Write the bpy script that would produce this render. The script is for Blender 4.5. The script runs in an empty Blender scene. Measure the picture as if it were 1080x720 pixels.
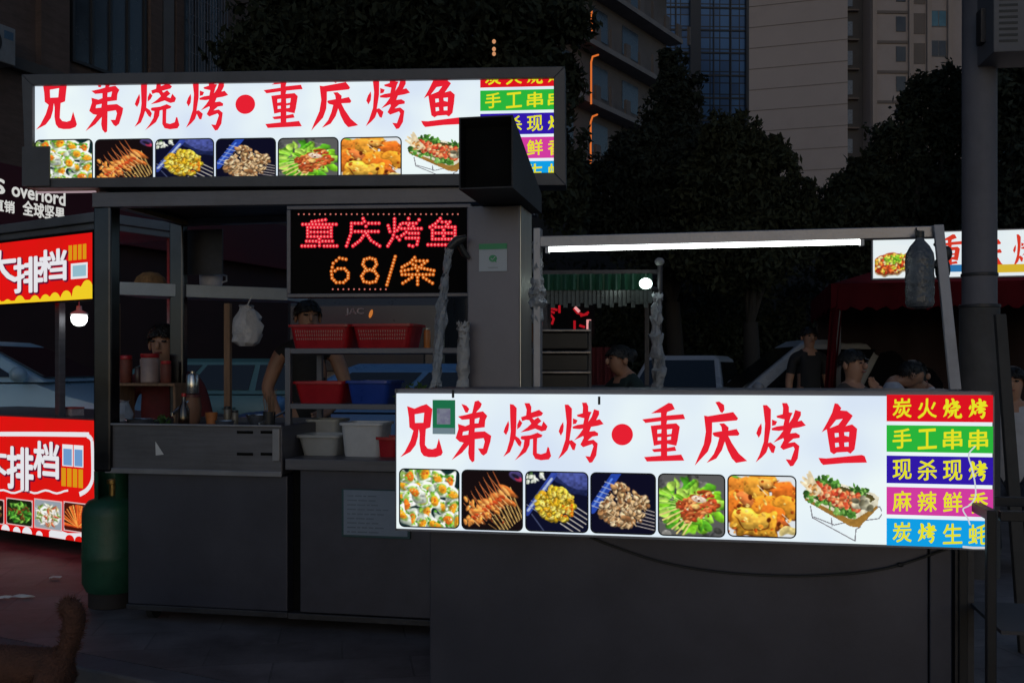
# Night food stalls in a street at dusk
SKY_STRENGTH = 0.063
SUN_STRENGTH = 0.03
import bpy, math, random
import numpy as np
from mathutils import Vector, Matrix
from mathutils.geometry import tessellate_polygon

random.seed(11)
rng = np.random.default_rng(11)
SC = bpy.context.scene
COL = SC.collection
H, F, CX, CY = 1.3, 1050.0, 540.0, 387.0      # eye height, focal length and horizon of the 1080 px photograph
CAM = Vector((0, 0, H))

def P(px, py, Y):
    return Vector(((px - CX) / F * Y, Y, H - (py - CY) / F * Y))

def lin(c):
    return tuple(((v / 255.0) / 12.92 if v / 255.0 <= 0.04045 else ((v / 255.0 + 0.055) / 1.055) ** 2.4) for v in c)

# ------------------------------------------------------------------ materials
MATS = {}
def nodes(m):
    m.use_nodes = True
    return m.node_tree.nodes, m.node_tree.links

def mat(name, col, rough=0.6, metal=0.0, var=0.25, scale=6.0, bump=0.0, bscale=60.0, stretch=None, trans=0.0, alpha=1.0, spec=0.5, dirt=0.0):
    """Principled surface whose colour and gloss wander with object-space noise."""
    if name in MATS: return MATS[name]
    m = bpy.data.materials.new(name); N, L = nodes(m)
    b = N['Principled BSDF']
    tc = N.new('ShaderNodeTexCoord'); mp = N.new('ShaderNodeMapping')
    if stretch: mp.inputs['Scale'].default_value = stretch
    L.new(tc.outputs['Object'], mp.inputs['Vector'])
    n = N.new('ShaderNodeTexNoise'); n.inputs['Scale'].default_value = scale; n.inputs['Detail'].default_value = 6; n.inputs['Roughness'].default_value = 0.65
    L.new(mp.outputs[0], n.inputs['Vector'])
    r = N.new('ShaderNodeValToRGB'); L.new(n.outputs['Fac'], r.inputs[0])
    r.color_ramp.elements[0].position = 0.3; r.color_ramp.elements[1].position = 0.72
    r.color_ramp.elements[0].color = tuple(c * (1 - var) for c in col) + (1,)
    r.color_ramp.elements[1].color = tuple(min(1, c * (1 + var)) for c in col) + (1,)
    out = r.outputs[0]
    if dirt:
        n2 = N.new('ShaderNodeTexNoise'); n2.inputs['Scale'].default_value = scale * 0.37; n2.inputs['Detail'].default_value = 9; n2.inputs['Roughness'].default_value = 0.75
        L.new(tc.outputs['Object'], n2.inputs['Vector'])
        r2 = N.new('ShaderNodeValToRGB'); L.new(n2.outputs['Fac'], r2.inputs[0])
        r2.color_ramp.elements[0].position = 0.45; r2.color_ramp.elements[1].position = 0.7
        mx = N.new('ShaderNodeMix'); mx.data_type = 'RGBA'; mx.blend_type = 'MULTIPLY'
        ml = N.new('ShaderNodeMath'); ml.operation = 'MULTIPLY'; ml.inputs[1].default_value = dirt
        L.new(r2.outputs[0], ml.inputs[0]); L.new(ml.outputs[0], mx.inputs[0])
        L.new(out, mx.inputs[6]); mx.inputs[7].default_value = (0.35, 0.3, 0.26, 1); out = mx.outputs[2]
    L.new(out, b.inputs['Base Color'])
    rr = N.new('ShaderNodeMapRange'); rr.inputs[3].default_value = max(0.02, rough - 0.12); rr.inputs[4].default_value = min(1, rough + 0.12)
    L.new(n.outputs['Fac'], rr.inputs[0]); L.new(rr.outputs[0], b.inputs['Roughness'])
    b.inputs['Metallic'].default_value = metal
    b.inputs['Specular IOR Level'].default_value = spec
    b.inputs['Transmission Weight'].default_value = trans
    b.inputs['Alpha'].default_value = alpha
    if bump:
        n3 = N.new('ShaderNodeTexNoise'); n3.inputs['Scale'].default_value = bscale; n3.inputs['Detail'].default_value = 5
        L.new(mp.outputs[0], n3.inputs['Vector'])
        bp = N.new('ShaderNodeBump'); bp.inputs['Strength'].default_value = bump; bp.inputs['Distance'].default_value = 0.02
        L.new(n3.outputs['Fac'], bp.inputs['Height']); L.new(bp.outputs[0], b.inputs['Normal'])
    MATS[name] = m
    return m

def glow(name, col, strength=1.0, col2=None, scale=3.0):
    """Something that gives off light; col (and col2 for an uneven diffuser) are linear."""
    if name in MATS: return MATS[name]
    m = bpy.data.materials.new(name); N, L = nodes(m)
    for x in list(N): N.remove(x)
    o = N.new('ShaderNodeOutputMaterial'); e = N.new('ShaderNodeEmission')
    e.inputs[0].default_value = tuple(col) + (1,); e.inputs[1].default_value = strength
    if col2:
        tc = N.new('ShaderNodeTexCoord'); n = N.new('ShaderNodeTexNoise'); n.inputs['Scale'].default_value = scale; n.inputs['Detail'].default_value = 2
        L.new(tc.outputs['Object'], n.inputs[0])
        r = N.new('ShaderNodeValToRGB'); L.new(n.outputs['Fac'], r.inputs[0])
        r.color_ramp.elements[0].position = 0.35; r.color_ramp.elements[1].position = 0.62
        r.color_ramp.elements[0].color = tuple(col) + (1,); r.color_ramp.elements[1].color = tuple(col2) + (1,)
        L.new(r.outputs[0], e.inputs[0])
    L.new(e.outputs[0], o.inputs[0]); MATS[name] = m
    return m

def print_mat(name='backlit_print', strength=0.95):
    """Backlit printed film: the picture's own colours are in a colour attribute."""
    if name in MATS: return MATS[name]
    m = bpy.data.materials.new(name); N, L = nodes(m)
    for x in list(N): N.remove(x)
    o = N.new('ShaderNodeOutputMaterial'); e = N.new('ShaderNodeEmission'); a = N.new('ShaderNodeVertexColor'); a.layer_name = 'Col'
    e.inputs[1].default_value = strength
    L.new(a.outputs[0], e.inputs[0]); L.new(e.outputs[0], o.inputs[0]); MATS[name] = m
    return m

# ------------------------------------------------------------------ frames and mesh builder
class Frame:
    """Ground frame: origin o, a runs along yaw, b runs away from the viewer, z up."""
    def __init__(s, o, yaw):
        s.o = Vector((o[0], o[1], 0)); s.yaw = yaw
        s.u = Vector((math.cos(yaw), math.sin(yaw), 0)); s.b = Vector((-math.sin(yaw), math.cos(yaw), 0))
    def at(s, a, b, z): return s.o + s.u * a + s.b * b + Vector((0, 0, z))
    def hit(s, px, py, b=0.0):
        """(a, z) where the photo's pixel meets the vertical plane at depth b of this frame"""
        d = Vector(((px - CX) / F, 1, -(py - CY) / F)); q = s.o + s.b * b
        t = (q - Vector((0, 0, 0))).dot(s.b) / Vector((d.x, d.y, 0)).dot(s.b)
        p = CAM + d * t
        return (p - q).dot(s.u), p.z

class MB:
    def __init__(s): s.v = []; s.f = []; s.m = []
    def add(s, vs, fs, mi=0):
        k = len(s.v); s.v += [Vector(v) for v in vs]; s.f += [tuple(i + k for i in f) for f in fs]; s.m += [mi] * len(fs)
    def hexa(s, p, mi=0):
        """eight corners: bottom loop 0-3, top loop 4-7"""
        s.add(p, [(3, 2, 1, 0), (4, 5, 6, 7), (0, 1, 5, 4), (1, 2, 6, 5), (2, 3, 7, 6), (3, 0, 4, 7)], mi)
    def box(s, x0, x1, y0, y1, z0, z1, mi=0):
        s.hexa([(x0, y0, z0), (x1, y0, z0), (x1, y1, z0), (x0, y1, z0), (x0, y0, z1), (x1, y0, z1), (x1, y1, z1), (x0, y1, z1)], mi)
    def fbox(s, fr, a0, a1, b0, b1, z0, z1, mi=0):
        s.hexa([fr.at(a0, b0, z0), fr.at(a1, b0, z0), fr.at(a1, b1, z0), fr.at(a0, b1, z0),
                fr.at(a0, b0, z1), fr.at(a1, b0, z1), fr.at(a1, b1, z1), fr.at(a0, b1, z1)], mi)
    def tube(s, pts, r, n=10, cap=True, mi=0):
        pts = [Vector(p) for p in pts]; rs = r if isinstance(r, (list, tuple)) else [r] * len(pts)
        k = len(s.v); prev = None
        for i, p in enumerate(pts):
            d = (pts[min(i + 1, len(pts) - 1)] - pts[max(i - 1, 0)])
            d = d.normalized() if d.length > 1e-9 else Vector((0, 0, 1))
            if prev is None:
                x = d.orthogonal().normalized()
            else:
                x = (prev - d * prev.dot(d)); x = x.normalized() if x.length > 1e-6 else d.orthogonal().normalized()
            prev = x; y = d.cross(x)
            for j in range(n):
                t = 2 * math.pi * j / n
                s.v.append(p + (x * math.cos(t) + y * math.sin(t)) * rs[i])
        for i in range(len(pts) - 1):
            for j in range(n):
                a = k + i * n + j; b = k + i * n + (j + 1) % n
                s.f.append((a, b, b + n, a + n)); s.m.append(mi)
        if cap:
            s.f.append(tuple(k + j for j in reversed(range(n)))); s.m.append(mi)
            e = k + (len(pts) - 1) * n
            s.f.append(tuple(e + j for j in range(n))); s.m.append(mi)
    def lathe(s, c, prof, n=20, mi=0, sx=1.0, sy=1.0, rz=0.0):
        c = Vector(c); k = len(s.v)
        for (r, z) in prof:
            for j in range(n):
                t = 2 * math.pi * j / n
                x, y = max(r, 1e-4) * math.cos(t) * sx, max(r, 1e-4) * math.sin(t) * sy
                s.v.append(c + Vector((x * math.cos(rz) - y * math.sin(rz), x * math.sin(rz) + y * math.cos(rz), z)))
        for i in range(len(prof) - 1):
            for j in range(n):
                a = k + i * n + j; b = k + i * n + (j + 1) % n
                s.f.append((a, b, b + n, a + n)); s.m.append(mi)
        s.f.append(tuple(k + j for j in reversed(range(n)))); s.m.append(mi)
        e = k + (len(prof) - 1) * n
        s.f.append(tuple(e + j for j in range(n))); s.m.append(mi)
    def ball(s, c, rx, ry, rz, n=16, m=10, mi=0, rot=None):
        c = Vector(c); k = len(s.v)
        for i in range(m + 1):
            ph = math.pi * i / m
            for j in range(n):
                t = 2 * math.pi * j / n
                q = Vector((rx * max(math.sin(ph), 1e-3) * math.cos(t), ry * max(math.sin(ph), 1e-3) * math.sin(t), -rz * math.cos(ph)))
                if rot: q = rot @ q
                s.v.append(c + q)
        for i in range(m):
            for j in range(n):
                a = k + i * n + j; b = k + i * n + (j + 1) % n
                s.f.append((a, b, b + n, a + n)); s.m.append(mi)
        s.f.append(tuple(k + j for j in reversed(range(n)))); s.m.append(mi)
        e = k + m * n
        s.f.append(tuple(e + j for j in range(n))); s.m.append(mi)
    def poly(s, loops, fn, mi=0):
        """flat filled outline (first loop) with holes; fn maps a 2-D point to 3-D"""
        L3 = [[Vector((p[0], p[1], 0)) for p in l] for l in loops]
        flat = [p for l in L3 for p in l]
        tris = tessellate_polygon(L3)
        tris = [t if ((flat[t[1]] - flat[t[0]]).cross(flat[t[2]] - flat[t[0]])).z > 0 else (t[0], t[2], t[1]) for t in tris]
        s.add([fn(p.x, p.y) for p in flat], tris, mi)
    def build(s, name, mats, parent=None, local=False, smooth=False, bevel=0.0, seg=2):
        inv = Matrix.Identity(4)
        if parent is not None and not local: inv = WM[parent.name].inverted()
        me = bpy.data.meshes.new(name)
        me.from_pydata([tuple(inv @ v) for v in s.v], [], s.f)
        ms = mats if isinstance(mats, (list, tuple)) else [mats]
        for m in ms: me.materials.append(m)
        if len(ms) > 1: me.polygons.foreach_set('material_index', s.m)
        if smooth:
            me.polygons.foreach_set('use_smooth', [True] * len(me.polygons))
            try: me.set_sharp_from_angle(angle=math.radians(40))
            except Exception: pass
        me.update()
        o = bpy.data.objects.new(name, me); COL.objects.link(o)
        if parent is not None:
            o.parent = parent
            WM[o.name] = WM[parent.name].copy()
        else: WM[o.name] = Matrix.Identity(4)
        if bevel:
            bv = o.modifiers.new('bevel', 'BEVEL'); bv.width = bevel; bv.segments = seg; bv.limit_method = 'ANGLE'; bv.angle_limit = math.radians(40)
        return o

WM = {}
def tag(o, label, cat, group=None):
    o['label'] = label; o['category'] = cat
    if group: o['group'] = group
    return o
def thing(name, label, cat, loc, rz=0.0, group=None):
    o = bpy.data.objects.new(name, None); COL.objects.link(o)
    o.location = loc; o.rotation_euler = (0, 0, rz); o.empty_display_size = 0.2
    WM[o.name] = Matrix.Translation(Vector(loc)) @ Matrix.Rotation(rz, 4, 'Z')
    return tag(o, label, cat, group)
def struct(o): o['kind'] = 'structure'; return o
def kids(o): return [c for c in COL.objects if c.parent == o]
def recenter(o):
    """put the origin of a one-mesh thing at its base"""
    me = o.data; n = len(me.vertices); a = np.empty(n * 3); me.vertices.foreach_get('co', a); a = a.reshape(-1, 3)
    c = Vector(((a[:, 0].min() + a[:, 0].max()) / 2, (a[:, 1].min() + a[:, 1].max()) / 2, a[:, 2].min()))
    me.transform(Matrix.Translation(-c)); o.location = c; WM[o.name] = Matrix.Translation(c)
    return o
def copy_tree(o, parent=None, loc=None, rz=None):
    c = o.copy(); COL.objects.link(c)
    if parent is not None: c.parent = parent
    if loc is not None: c.location = loc
    if rz is not None: c.rotation_euler = (0, 0, rz)
    for ch in kids(o): copy_tree(ch, c)
    return c

def text_geo(s, size, bold=0.0, spacing=1.0, squeeze=1.0):
    """(verts, faces) of a line of lettering, lower left at 0,0"""
    cu = bpy.data.curves.new('t', 'FONT'); cu.body = s; cu.size = size; cu.offset = bold; cu.space_character = spacing
    cu.fill_mode = 'FRONT'; cu.resolution_u = 3
    o = bpy.data.objects.new('t', cu); COL.objects.link(o)
    dg = bpy.context.evaluated_depsgraph_get()
    me = bpy.data.meshes.new_from_object(o.evaluated_get(dg))
    vs = [(v.co.x * squeeze, v.co.y) for v in me.vertices]; fs = [tuple(p.vertices) for p in me.polygons]
    bpy.data.objects.remove(o); bpy.data.curves.remove(cu); bpy.data.meshes.remove(me)
    if not vs: return [], []
    x0 = min(v[0] for v in vs); y0 = min(v[1] for v in vs)
    return [(x - x0, y - y0) for x, y in vs], fs
def fit_text(mb, s, fn, x0, y0, x1, y1, bold=0.0, mi=0, keep=False, spacing=1.0, shear=0.0):
    """lettering stretched to fill the box x0..x1, y0..y1 of fn's 2-D space"""
    vs, fs = text_geo(s, 1.0, 0.0, spacing)
    if not vs: return
    w = max(v[0] for v in vs); h = max(v[1] for v in vs)
    kx = (x1 - x0) / w; ky = (y1 - y0) / h
    if keep: kx = ky = min(kx, ky)
    n = 8 if bold else 0                       # heavier weight: the same glyphs struck again all round
    for i in range(n + 1):
        dx = (math.cos(i * math.pi / 4) * bold if i < n else 0); dy = (math.sin(i * math.pi / 4) * bold if i < n else 0)
        mb.add([fn(x0 + (x + dx) * kx, y0 + (y + dy + shear * (x - w / 2)) * ky) for x, y in vs], fs, mi)
# ------------------------------------------------------------------ printed food pictures (colours of the print itself)
class Canvas:
    def __init__(s, n, bg, seed):
        s.n = n; s.r = np.random.default_rng(seed)
        yy, xx = np.mgrid[0:n, 0:n]; s.x = (xx + 0.5) / n; s.y = (yy + 0.5) / n
        s.img = np.zeros((n, n, 3)); s.img[:] = bg; s.a = np.ones((n, n))
        s.nx = s.noise(7); s.ny = s.noise(7); s.fine = s.noise(28)
    def noise(s, k):
        g = s.r.normal(size=(k + 2, k + 2)); t = np.linspace(0, k, s.n); i = t.astype(int); f = t - i; f = f * f * (3 - 2 * f)
        a = g[i][:, i] * (1 - f)[:, None] * (1 - f)[None] + g[i + 1][:, i] * f[:, None] * (1 - f)[None] + g[i][:, i + 1] * (1 - f)[:, None] * f[None] + g[i + 1][:, i + 1] * f[:, None] * f[None]
        return a
    def put(s, mask, col, tone=None):
        c = np.array(col, float)[None, None] * (np.ones((s.n, s.n)) if tone is None else tone)[..., None]
        s.img = s.img * (1 - mask[..., None]) + np.clip(c, 0, 255) * mask[..., None]
        s.a = np.maximum(s.a, mask)
    def ell(s, cx, cy, rx, ry, ang, col, wob=0.25, tone=0.22, soft=1.5):
        x = s.x - cx + s.nx * wob * rx * 0.35; y = s.y - cy + s.ny * wob * ry * 0.35
        c, n = math.cos(ang), math.sin(ang); u = (x * c + y * n) / rx; v = (-x * n + y * c) / ry
        d = np.sqrt(u * u + v * v); m = np.clip((1 - d) * min(rx, ry) * s.n / soft + 0.5, 0, 1)
        t = 1 + tone * (-v * 0.9 - u * 0.3) + s.fine * 0.09
        s.put(m, col, t)
    def line(s, x0, y0, x1, y1, w, col, w1=None, tone=0.0):
        w1 = w if w1 is None else w1
        dx, dy = x1 - x0, y1 - y0; L = dx * dx + dy * dy
        t = np.clip(((s.x - x0) * dx + (s.y - y0) * dy) / L, 0, 1)
        d = np.hypot(s.x - x0 - t * dx, s.y - y0 - t * dy); ww = w + (w1 - w) * t
        m = np.clip((ww / 2 - d) * s.n + 0.5, 0, 1)
        s.put(m, col, 1 + s.fine * 0.06 + tone * (t - .5))
    def speck(s, n, x0, x1, y0, y1, r0, r1, cols, inside=None):
        for _ in range(n):
            x, y = s.r.uniform(x0, x1), s.r.uniform(y0, y1)
            if inside and not inside(x, y): continue
            r = s.r.uniform(r0, r1)
            s.ell(x, y, r, r * s.r.uniform(.4, .9), s.r.uniform(0, 3), cols[s.r.integers(len(cols))], 0.3, 0.25, 1.2)

def pic_oysters():
    c = Canvas(88, (18, 42, 44), 3)
    pts = [(.05,.5),(.1,.3),(.17,.12),(.42,.08),(.62,.13),(.83,.2),(.9,.42),(.72,.32),(.12,.62),(.36,.48),(.88,.66),(.25,.4),(.59,.52),(.46,.73),(.2,.84),(.38,.95),(.58,.93),(.8,.86),(.03,.78),(.97,.9)]
    pts = [(c.r.uniform(0,1), c.r.uniform(.05,1)) for _ in range(16)] + pts
    for i, (x, y) in enumerate(pts):
        a = c.r.uniform(-.5, 1.2); k = c.r.uniform(.85, 1.1)
        c.ell(x, y, .172*k, .125*k, a + 1.2, (200, 212, 196), .9, .35)
        c.ell(x+.01, y-.01, .15*k, .105*k, a + 1.2, (232, 238, 226), .8, .25)
        c.ell(x-.01, y+.005, .125*k, .085*k, a + 1.2, (150, 186, 96), .9, .3)
        c.speck(13, x-.12, x+.12, y-.1, y+.1, .012, .034, [(96,170,50),(150,200,60),(70,140,40),(240,244,230)])
        c.ell(x+.005, y+.012, .092*k, .064*k, a + 1.0, (236, 160, 40) if i % 3 else (228, 120, 36), .6, .3)
        c.speck(5, x-.06, x+.06, y-.05, y+.05, .01, .022, [(250,222,150),(245,190,70),(222,90,30),(130,190,60)])
    return c
def pic_shrimp():
    c = Canvas(88, (22, 14, 16), 5)
    c.ell(.9, .08, .13, .09, .3, (70, 60, 110)); c.ell(.93, .14, .07, .04, .3, (170, 50, 80)); c.ell(.88, .09, .07, .03, .5, (30, 26, 44))
    for i in range(9):
        o = i * .062
        c.line(.5+o*.6, .95-o*1.05-.15, .68+o*.62, 1.05-o*.55, .016, (222, 186, 110)); 
        c.line(.44+o*.8, .9-o*.9, .62+o*.85, 1.02-o*.5, .012, (150, 110, 60))
    for i in range(7):
        o = i * .075; hx, hy = .1+o*.9, .78-o*1.05
        c.line(hx+.2, hy+.1, hx-.02, hy-.35, .03, (186, 96, 52), .006)
        c.line(hx+.15, hy+.05, hx-.07, hy-.22, .02, (220, 130, 76), .004)
    for i in range(10):
        o = i * .058; x, y = .17+o*1.02, .82-o*.78
        c.ell(x+.05 + c.r.normal()*.02, y-.02 + c.r.normal()*.03, .17, .05, .75 + c.r.normal()*.25, (206, 112, 50), .5, .4)
        c.ell(x+.02, y-.06, .1, .03, .85, (238, 166, 90), .5, .35)
        c.ell(x-.03, y+.03, .055, .03, .3, (196, 74, 34), .5, .3)
        c.line(x, y, x+.12, y+.12, .012, (250, 200, 130))
    for i in range(22):
        x, y = c.r.uniform(.05,.62), c.r.uniform(.5,.9)
        c.ell(x, y, .05, .03, c.r.uniform(0,2), (236, 150, 70), .6, .4)
    c.speck(26, .1, .75, .45, .9, .008, .02, [(250,190,110),(170,60,26),(255,220,160),(120,44,20)])
    return c
def cubes(c, cx, cy, rx, ry, ang, n, cols, r):
    for i in range(n):
        t = c.r.uniform(0, 6.3); k = math.sqrt(c.r.uniform(0, 1)); u, v = k*rx*math.cos(t), k*ry*math.sin(t)
        x = cx + u*math.cos(ang) - v*math.sin(ang); y = cy + u*math.sin(ang) + v*math.cos(ang)
        q = c.r.uniform(.8, 1.15)*r
        c.ell(x+.008, y+.014, q, q*.75, c.r.uniform(0,3), tuple(v*.5 for v in cols[0]), .4, .1)
        c.ell(x, y, q, q*.72, c.r.uniform(0,3), cols[c.r.integers(len(cols))], .6, .35)
def pic_tofu():
    c = Canvas(88, (14, 16, 40), 7)
    c.ell(.85, .0, .5, .36, .25, (36, 46, 96)); c.ell(.88, -.02, .44, .3, .25, (84, 96, 176), .1, .3)
    c.line(.46, .04, .02, .7, .1, (52, 72, 160)); c.line(.42, .12, .04, .66, .04, (176, 190, 220)); c.line(.1, .72, .3, 1.0, .02, (70, 78, 110))
    c.speck(22, .0, .3, .02, .2, .02, .05, [(225,230,215),(60,90,50),(200,210,180)])
    for i in range(6):
        o = i*.08
        c.line(.02+o*.9, .56-o*.85, .2+o*.9, .68-o*.85, .012, (150, 156, 176))
        c.line(.56+o*.55, .86-o*.75, .82+o*.6, 1.03-o*.72, .017, (196, 190, 180))
    cubes(c, .47, .54, .31, .27, .6, 120, [(214,178,40),(236,204,74),(196,156,30),(226,166,40),(246,222,110)], .05)
    c.speck(60, .2, .74, .3, .8, .008, .02, [(250,232,140),(170,120,20),(244,214,90),(140,100,20)], lambda x, y: ((x-.47)/.3)**2+((y-.54)/.27)**2 < 1)
    c.speck(16, .55, .75, .55, .75, .015, .03, [(220,110,30),(230,150,40)])
    return c
def pic_meat():
    c = Canvas(88, (14, 14, 34), 9)
    c.line(.42, -.02, .02, .62, .13, (38, 70, 170)); c.line(.33, .1, .04, .56, .03, (90, 130, 220))
    for i in range(6):
        o = i*.08
        c.line(.02+o*.5, .55-o*1.0, .16+o*.5, .6-o*1.0, .014, (170, 174, 190))
        c.line(.7+o*.2, .86-o*.72, 1.02, .93-o*.72, .015, (176, 166, 160))
    cubes(c, .46, .63, .36, .24, .15, 130, [(190,150,104),(168,122,78),(214,180,136),(146,98,62),(226,200,160)], .046)
    cubes(c, .6, .36, .32, .12, .55, 60, [(186,140,92),(150,104,66),(206,170,120),(222,190,150)], .042)
    c.speck(80, .15, .85, .2, .9, .006, .018, [(240,220,190),(110,70,40),(206,170,120)], lambda x, y: ((x-.5)/.36)**2+((y-.56)/.32)**2 < 1)
    for i in range(14):
        x, y = c.r.uniform(.2,.8), c.r.uniform(.35,.85)
        c.line(x, y, x+c.r.uniform(-.1,.1), y+.07, .022, (222,190,146), .01)
    return c
def pic_lettuce():
    c = Canvas(88, (92, 92, 92), 13)
    c.speck(60, 0, 1, 0, 1, .03, .09, [(74,74,76),(112,110,108),(60,60,58),(130,128,124)])
    for i in range(120):
        a = c.r.uniform(0, 6.3); k = c.r.uniform(.2, 1)
        x, y = .5+.5*k*math.cos(a), .52+.4*k*math.sin(a)
        c.ell(x, y, c.r.uniform(.06,.13), c.r.uniform(.03,.07), a + c.r.normal()*.6, [(120,190,40),(90,170,40),(150,212,66),(66,140,34),(176,220,90)][c.r.integers(5)], .8, .35)
    for i in range(12):
        a = c.r.uniform(-.4, .9) + 3.1; c.line(.45, .5, .45+.45*math.cos(a), .45+.4*math.sin(a), .014, (190, 222, 120), .004)
    for i in range(6):
        c.line(.0+i*.07, .68+i*.07, .55, .45+i*.045, .026, (226, 206, 130)); 
    for i in range(7):
        o = i*.055 + c.r.normal()*.012
        c.line(.27+o*.55 + c.r.normal()*.03, .48+o*.9, .72+o*.5 + c.r.normal()*.03, .26+o*.85 + c.r.normal()*.02, .055, (176, 84, 44), .045, .4)
        for j in range(9):
            t = j/8 + c.r.normal()*.04; c.ell(.3+o*.55+t*.42, .47+o*.88-t*.21 + c.r.normal()*.014, c.r.uniform(.03,.055), c.r.uniform(.018,.034), c.r.normal()*.7, [(206,110,60),(150,62,30),(226,150,90),(186,70,40)][c.r.integers(4)], .6, .4)
    c.ell(.62, .4, .1, .06, .2, (232, 210, 190), .8, .2); c.ell(.56, .52, .06, .04, 0, (236, 190, 110), .6, .3)
    c.speck(30, .3, .85, .28, .8, .008, .018, [(250,230,200),(120,40,24),(240,170,100)])
    return c
def pic_wings():
    c = Canvas(88, (226, 232, 236), 17)
    c.ell(.05, .05, .14, .09, 0, (120, 180, 60), .8)
    for (x, y, rx, ry, a, col) in [(.2,.25,.3,.2,.6,(214,128,44)),(.1,.5,.2,.26,.2,(206,112,36)),(.52,.1,.24,.15,.3,(224,146,50)),(.4,.24,.22,.13,.9,(232,158,54)),
            (.85,.3,.24,.22,.3,(206,104,34)),(.55,.12,.14,.08,.2,(236,170,80)),(.24,.4,.14,.1,.7,(216,120,60)),(.6,.5,.32,.15,.15,(228,140,40)),(.86,.5,.18,.16,.8,(226,150,44)),
            (.68,.68,.22,.17,.7,(212,112,34)),(.34,.76,.36,.25,.35,(234,166,50)),(.3,.7,.26,.16,.3,(240,184,70)),(.8,.78,.1,.08,.5,(186,92,40))]:
        c.ell(x+.015, y+.025, rx, ry, a, (118, 56, 16), .5, .1); c.ell(x, y, rx, ry, a, col, .6, .4)
    c.speck(70, 0, 1, .05, .95, .012, .04, [(244,190,80),(196,92,26),(236,150,50),(250,210,120),(176,76,22)])
    for (x, y) in [(.5,.22),(.33,.36),(.16,.5),(.6,.72),(.75,.78)]:
        c.ell(x, y, .03, .04, .4, (96, 38, 14), .6, .2)
    c.line(.44,.16,.58,.32,.014,(246,226,180)); c.line(.8,.62,.92,.74,.012,(240,224,190)); c.ell(.88,.9,.14,.06,-.3,(206,186,120),.8,.2)
    return c
def pic_dish():
    c = Canvas(120, (255, 255, 255), 21); c.a[:] = 0
    k = lambda x, y: ((x-840)/90, (y-492)/84)           # photo pixels on the sign -> picture
    def ln(x0,y0,x1,y1,w,col): a=k(x0,y0); b=k(x1,y1); c.line(a[0],a[1],b[0],b[1],w,col)
    g = (112, 112, 120)
    for q in [(855,533,857,545),(857,545,902,568),(902,568,903,556),(877,545,878,553),(903,556,908,553),(858,544,880,552),(880,552,905,546),(920,531,928,532),(928,532,931,538),(931,538,927,544),(927,544,914,546),(914,546,918,538)]: ln(*q, .014, g)
    def quad(pts, col):
        pts = [k(*p) for p in pts]; m = np.zeros((c.n, c.n), bool)
        for i in range(len(pts)):
            (x0,y0),(x1,y1) = pts[i], pts[(i+1)%len(pts)]
            if y0 != y1: m ^= ((c.y < y0) != (c.y < y1)) & (c.x < x0 + (c.y-y0)*(x1-x0)/(y1-y0))
        c.put(m*1.0, col, 1 + c.fine*.05)
    quad([(847,520),(905,541),(925,527),(926,533),(906,554),(897,553),(849,527)], (158, 116, 52))
    quad([(848,517),(866,503),(922,518),(927,522),(926,530),(903,545),(896,545),(849,524)], (226, 220, 196))
    quad([(851,518),(867,506),(920,520),(923,524),(902,541),(896,541),(852,522)], (84, 76, 40))
    for (x, y, r) in [(873,506,5),(865,507,5),(880,508,5),(900,514,5),(912,518,5),(906,516,4),(858,525,6),(866,528,5),(885,536,6),(892,539,5),(880,533,5),(898,540,4),(853,521,4)]:
        u = k(x, y); c.speck(12, u[0]-r/90, u[0]+r/90, u[1]-r/90, u[1]+r/110, .015, .04, [(60,110,40),(90,150,60),(44,84,34),(130,180,90)])
    for i in range(150):
        x = c.r.uniform(862, 907); y = 513 + (x-862)*.28 + c.r.uniform(-4, 13) - abs(x-884)*.08
        u = k(x, y); q = c.r.uniform(.016, .034)
        c.ell(u[0], u[1], q, q*.8, c.r.uniform(0,3), [(206,82,50),(226,120,80),(186,60,40),(236,150,96),(214,104,60),(240,190,140)][c.r.integers(6)], .5, .3)
    for i in range(14):
        x = c.r.uniform(900, 920); y = 527 + c.r.uniform(-5, 7); u = k(x, y)
        c.ell(u[0], u[1], .05, .035, c.r.uniform(0,3), [(190,186,160),(150,146,124),(214,206,176),(110,106,84)][c.r.integers(4)], .6, .3)
    for (x0,y0,x1,y1) in [(847,503,862,516),(852,500,860,514),(845,508,860,518),(854,497,858,512)]:
        a = k(x0,y0); b = k(x1,y1); c.line(a[0],a[1],b[0],b[1],.03,(232,214,176),.1)
    c.speck(14, .1, .24, .16, .34, .012, .03, [(214,160,90),(236,216,180),(196,140,80)])
    return c
def pic_small(seed, bg, cols, n=70, r=.07, radial=False, plate=None):
    c = Canvas(40, bg, seed)
    if plate: c.ell(.5, .55, .46, .36, 0, plate, .2, .1)
    for i in range(n):
        a = c.r.uniform(0, 6.3); k = math.sqrt(c.r.uniform(0, 1))
        x, y = .5+.44*k*math.cos(a), .52+.38*k*math.sin(a)
        if radial: c.line(.5, .85, .5+.6*math.cos(a), .85-.8*abs(math.sin(a)), .03, cols[c.r.integers(len(cols))])
        else: c.ell(x, y, r, r*.4, c.r.uniform(0, 3), cols[c.r.integers(len(cols))], .6, .4)
    return c

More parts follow.
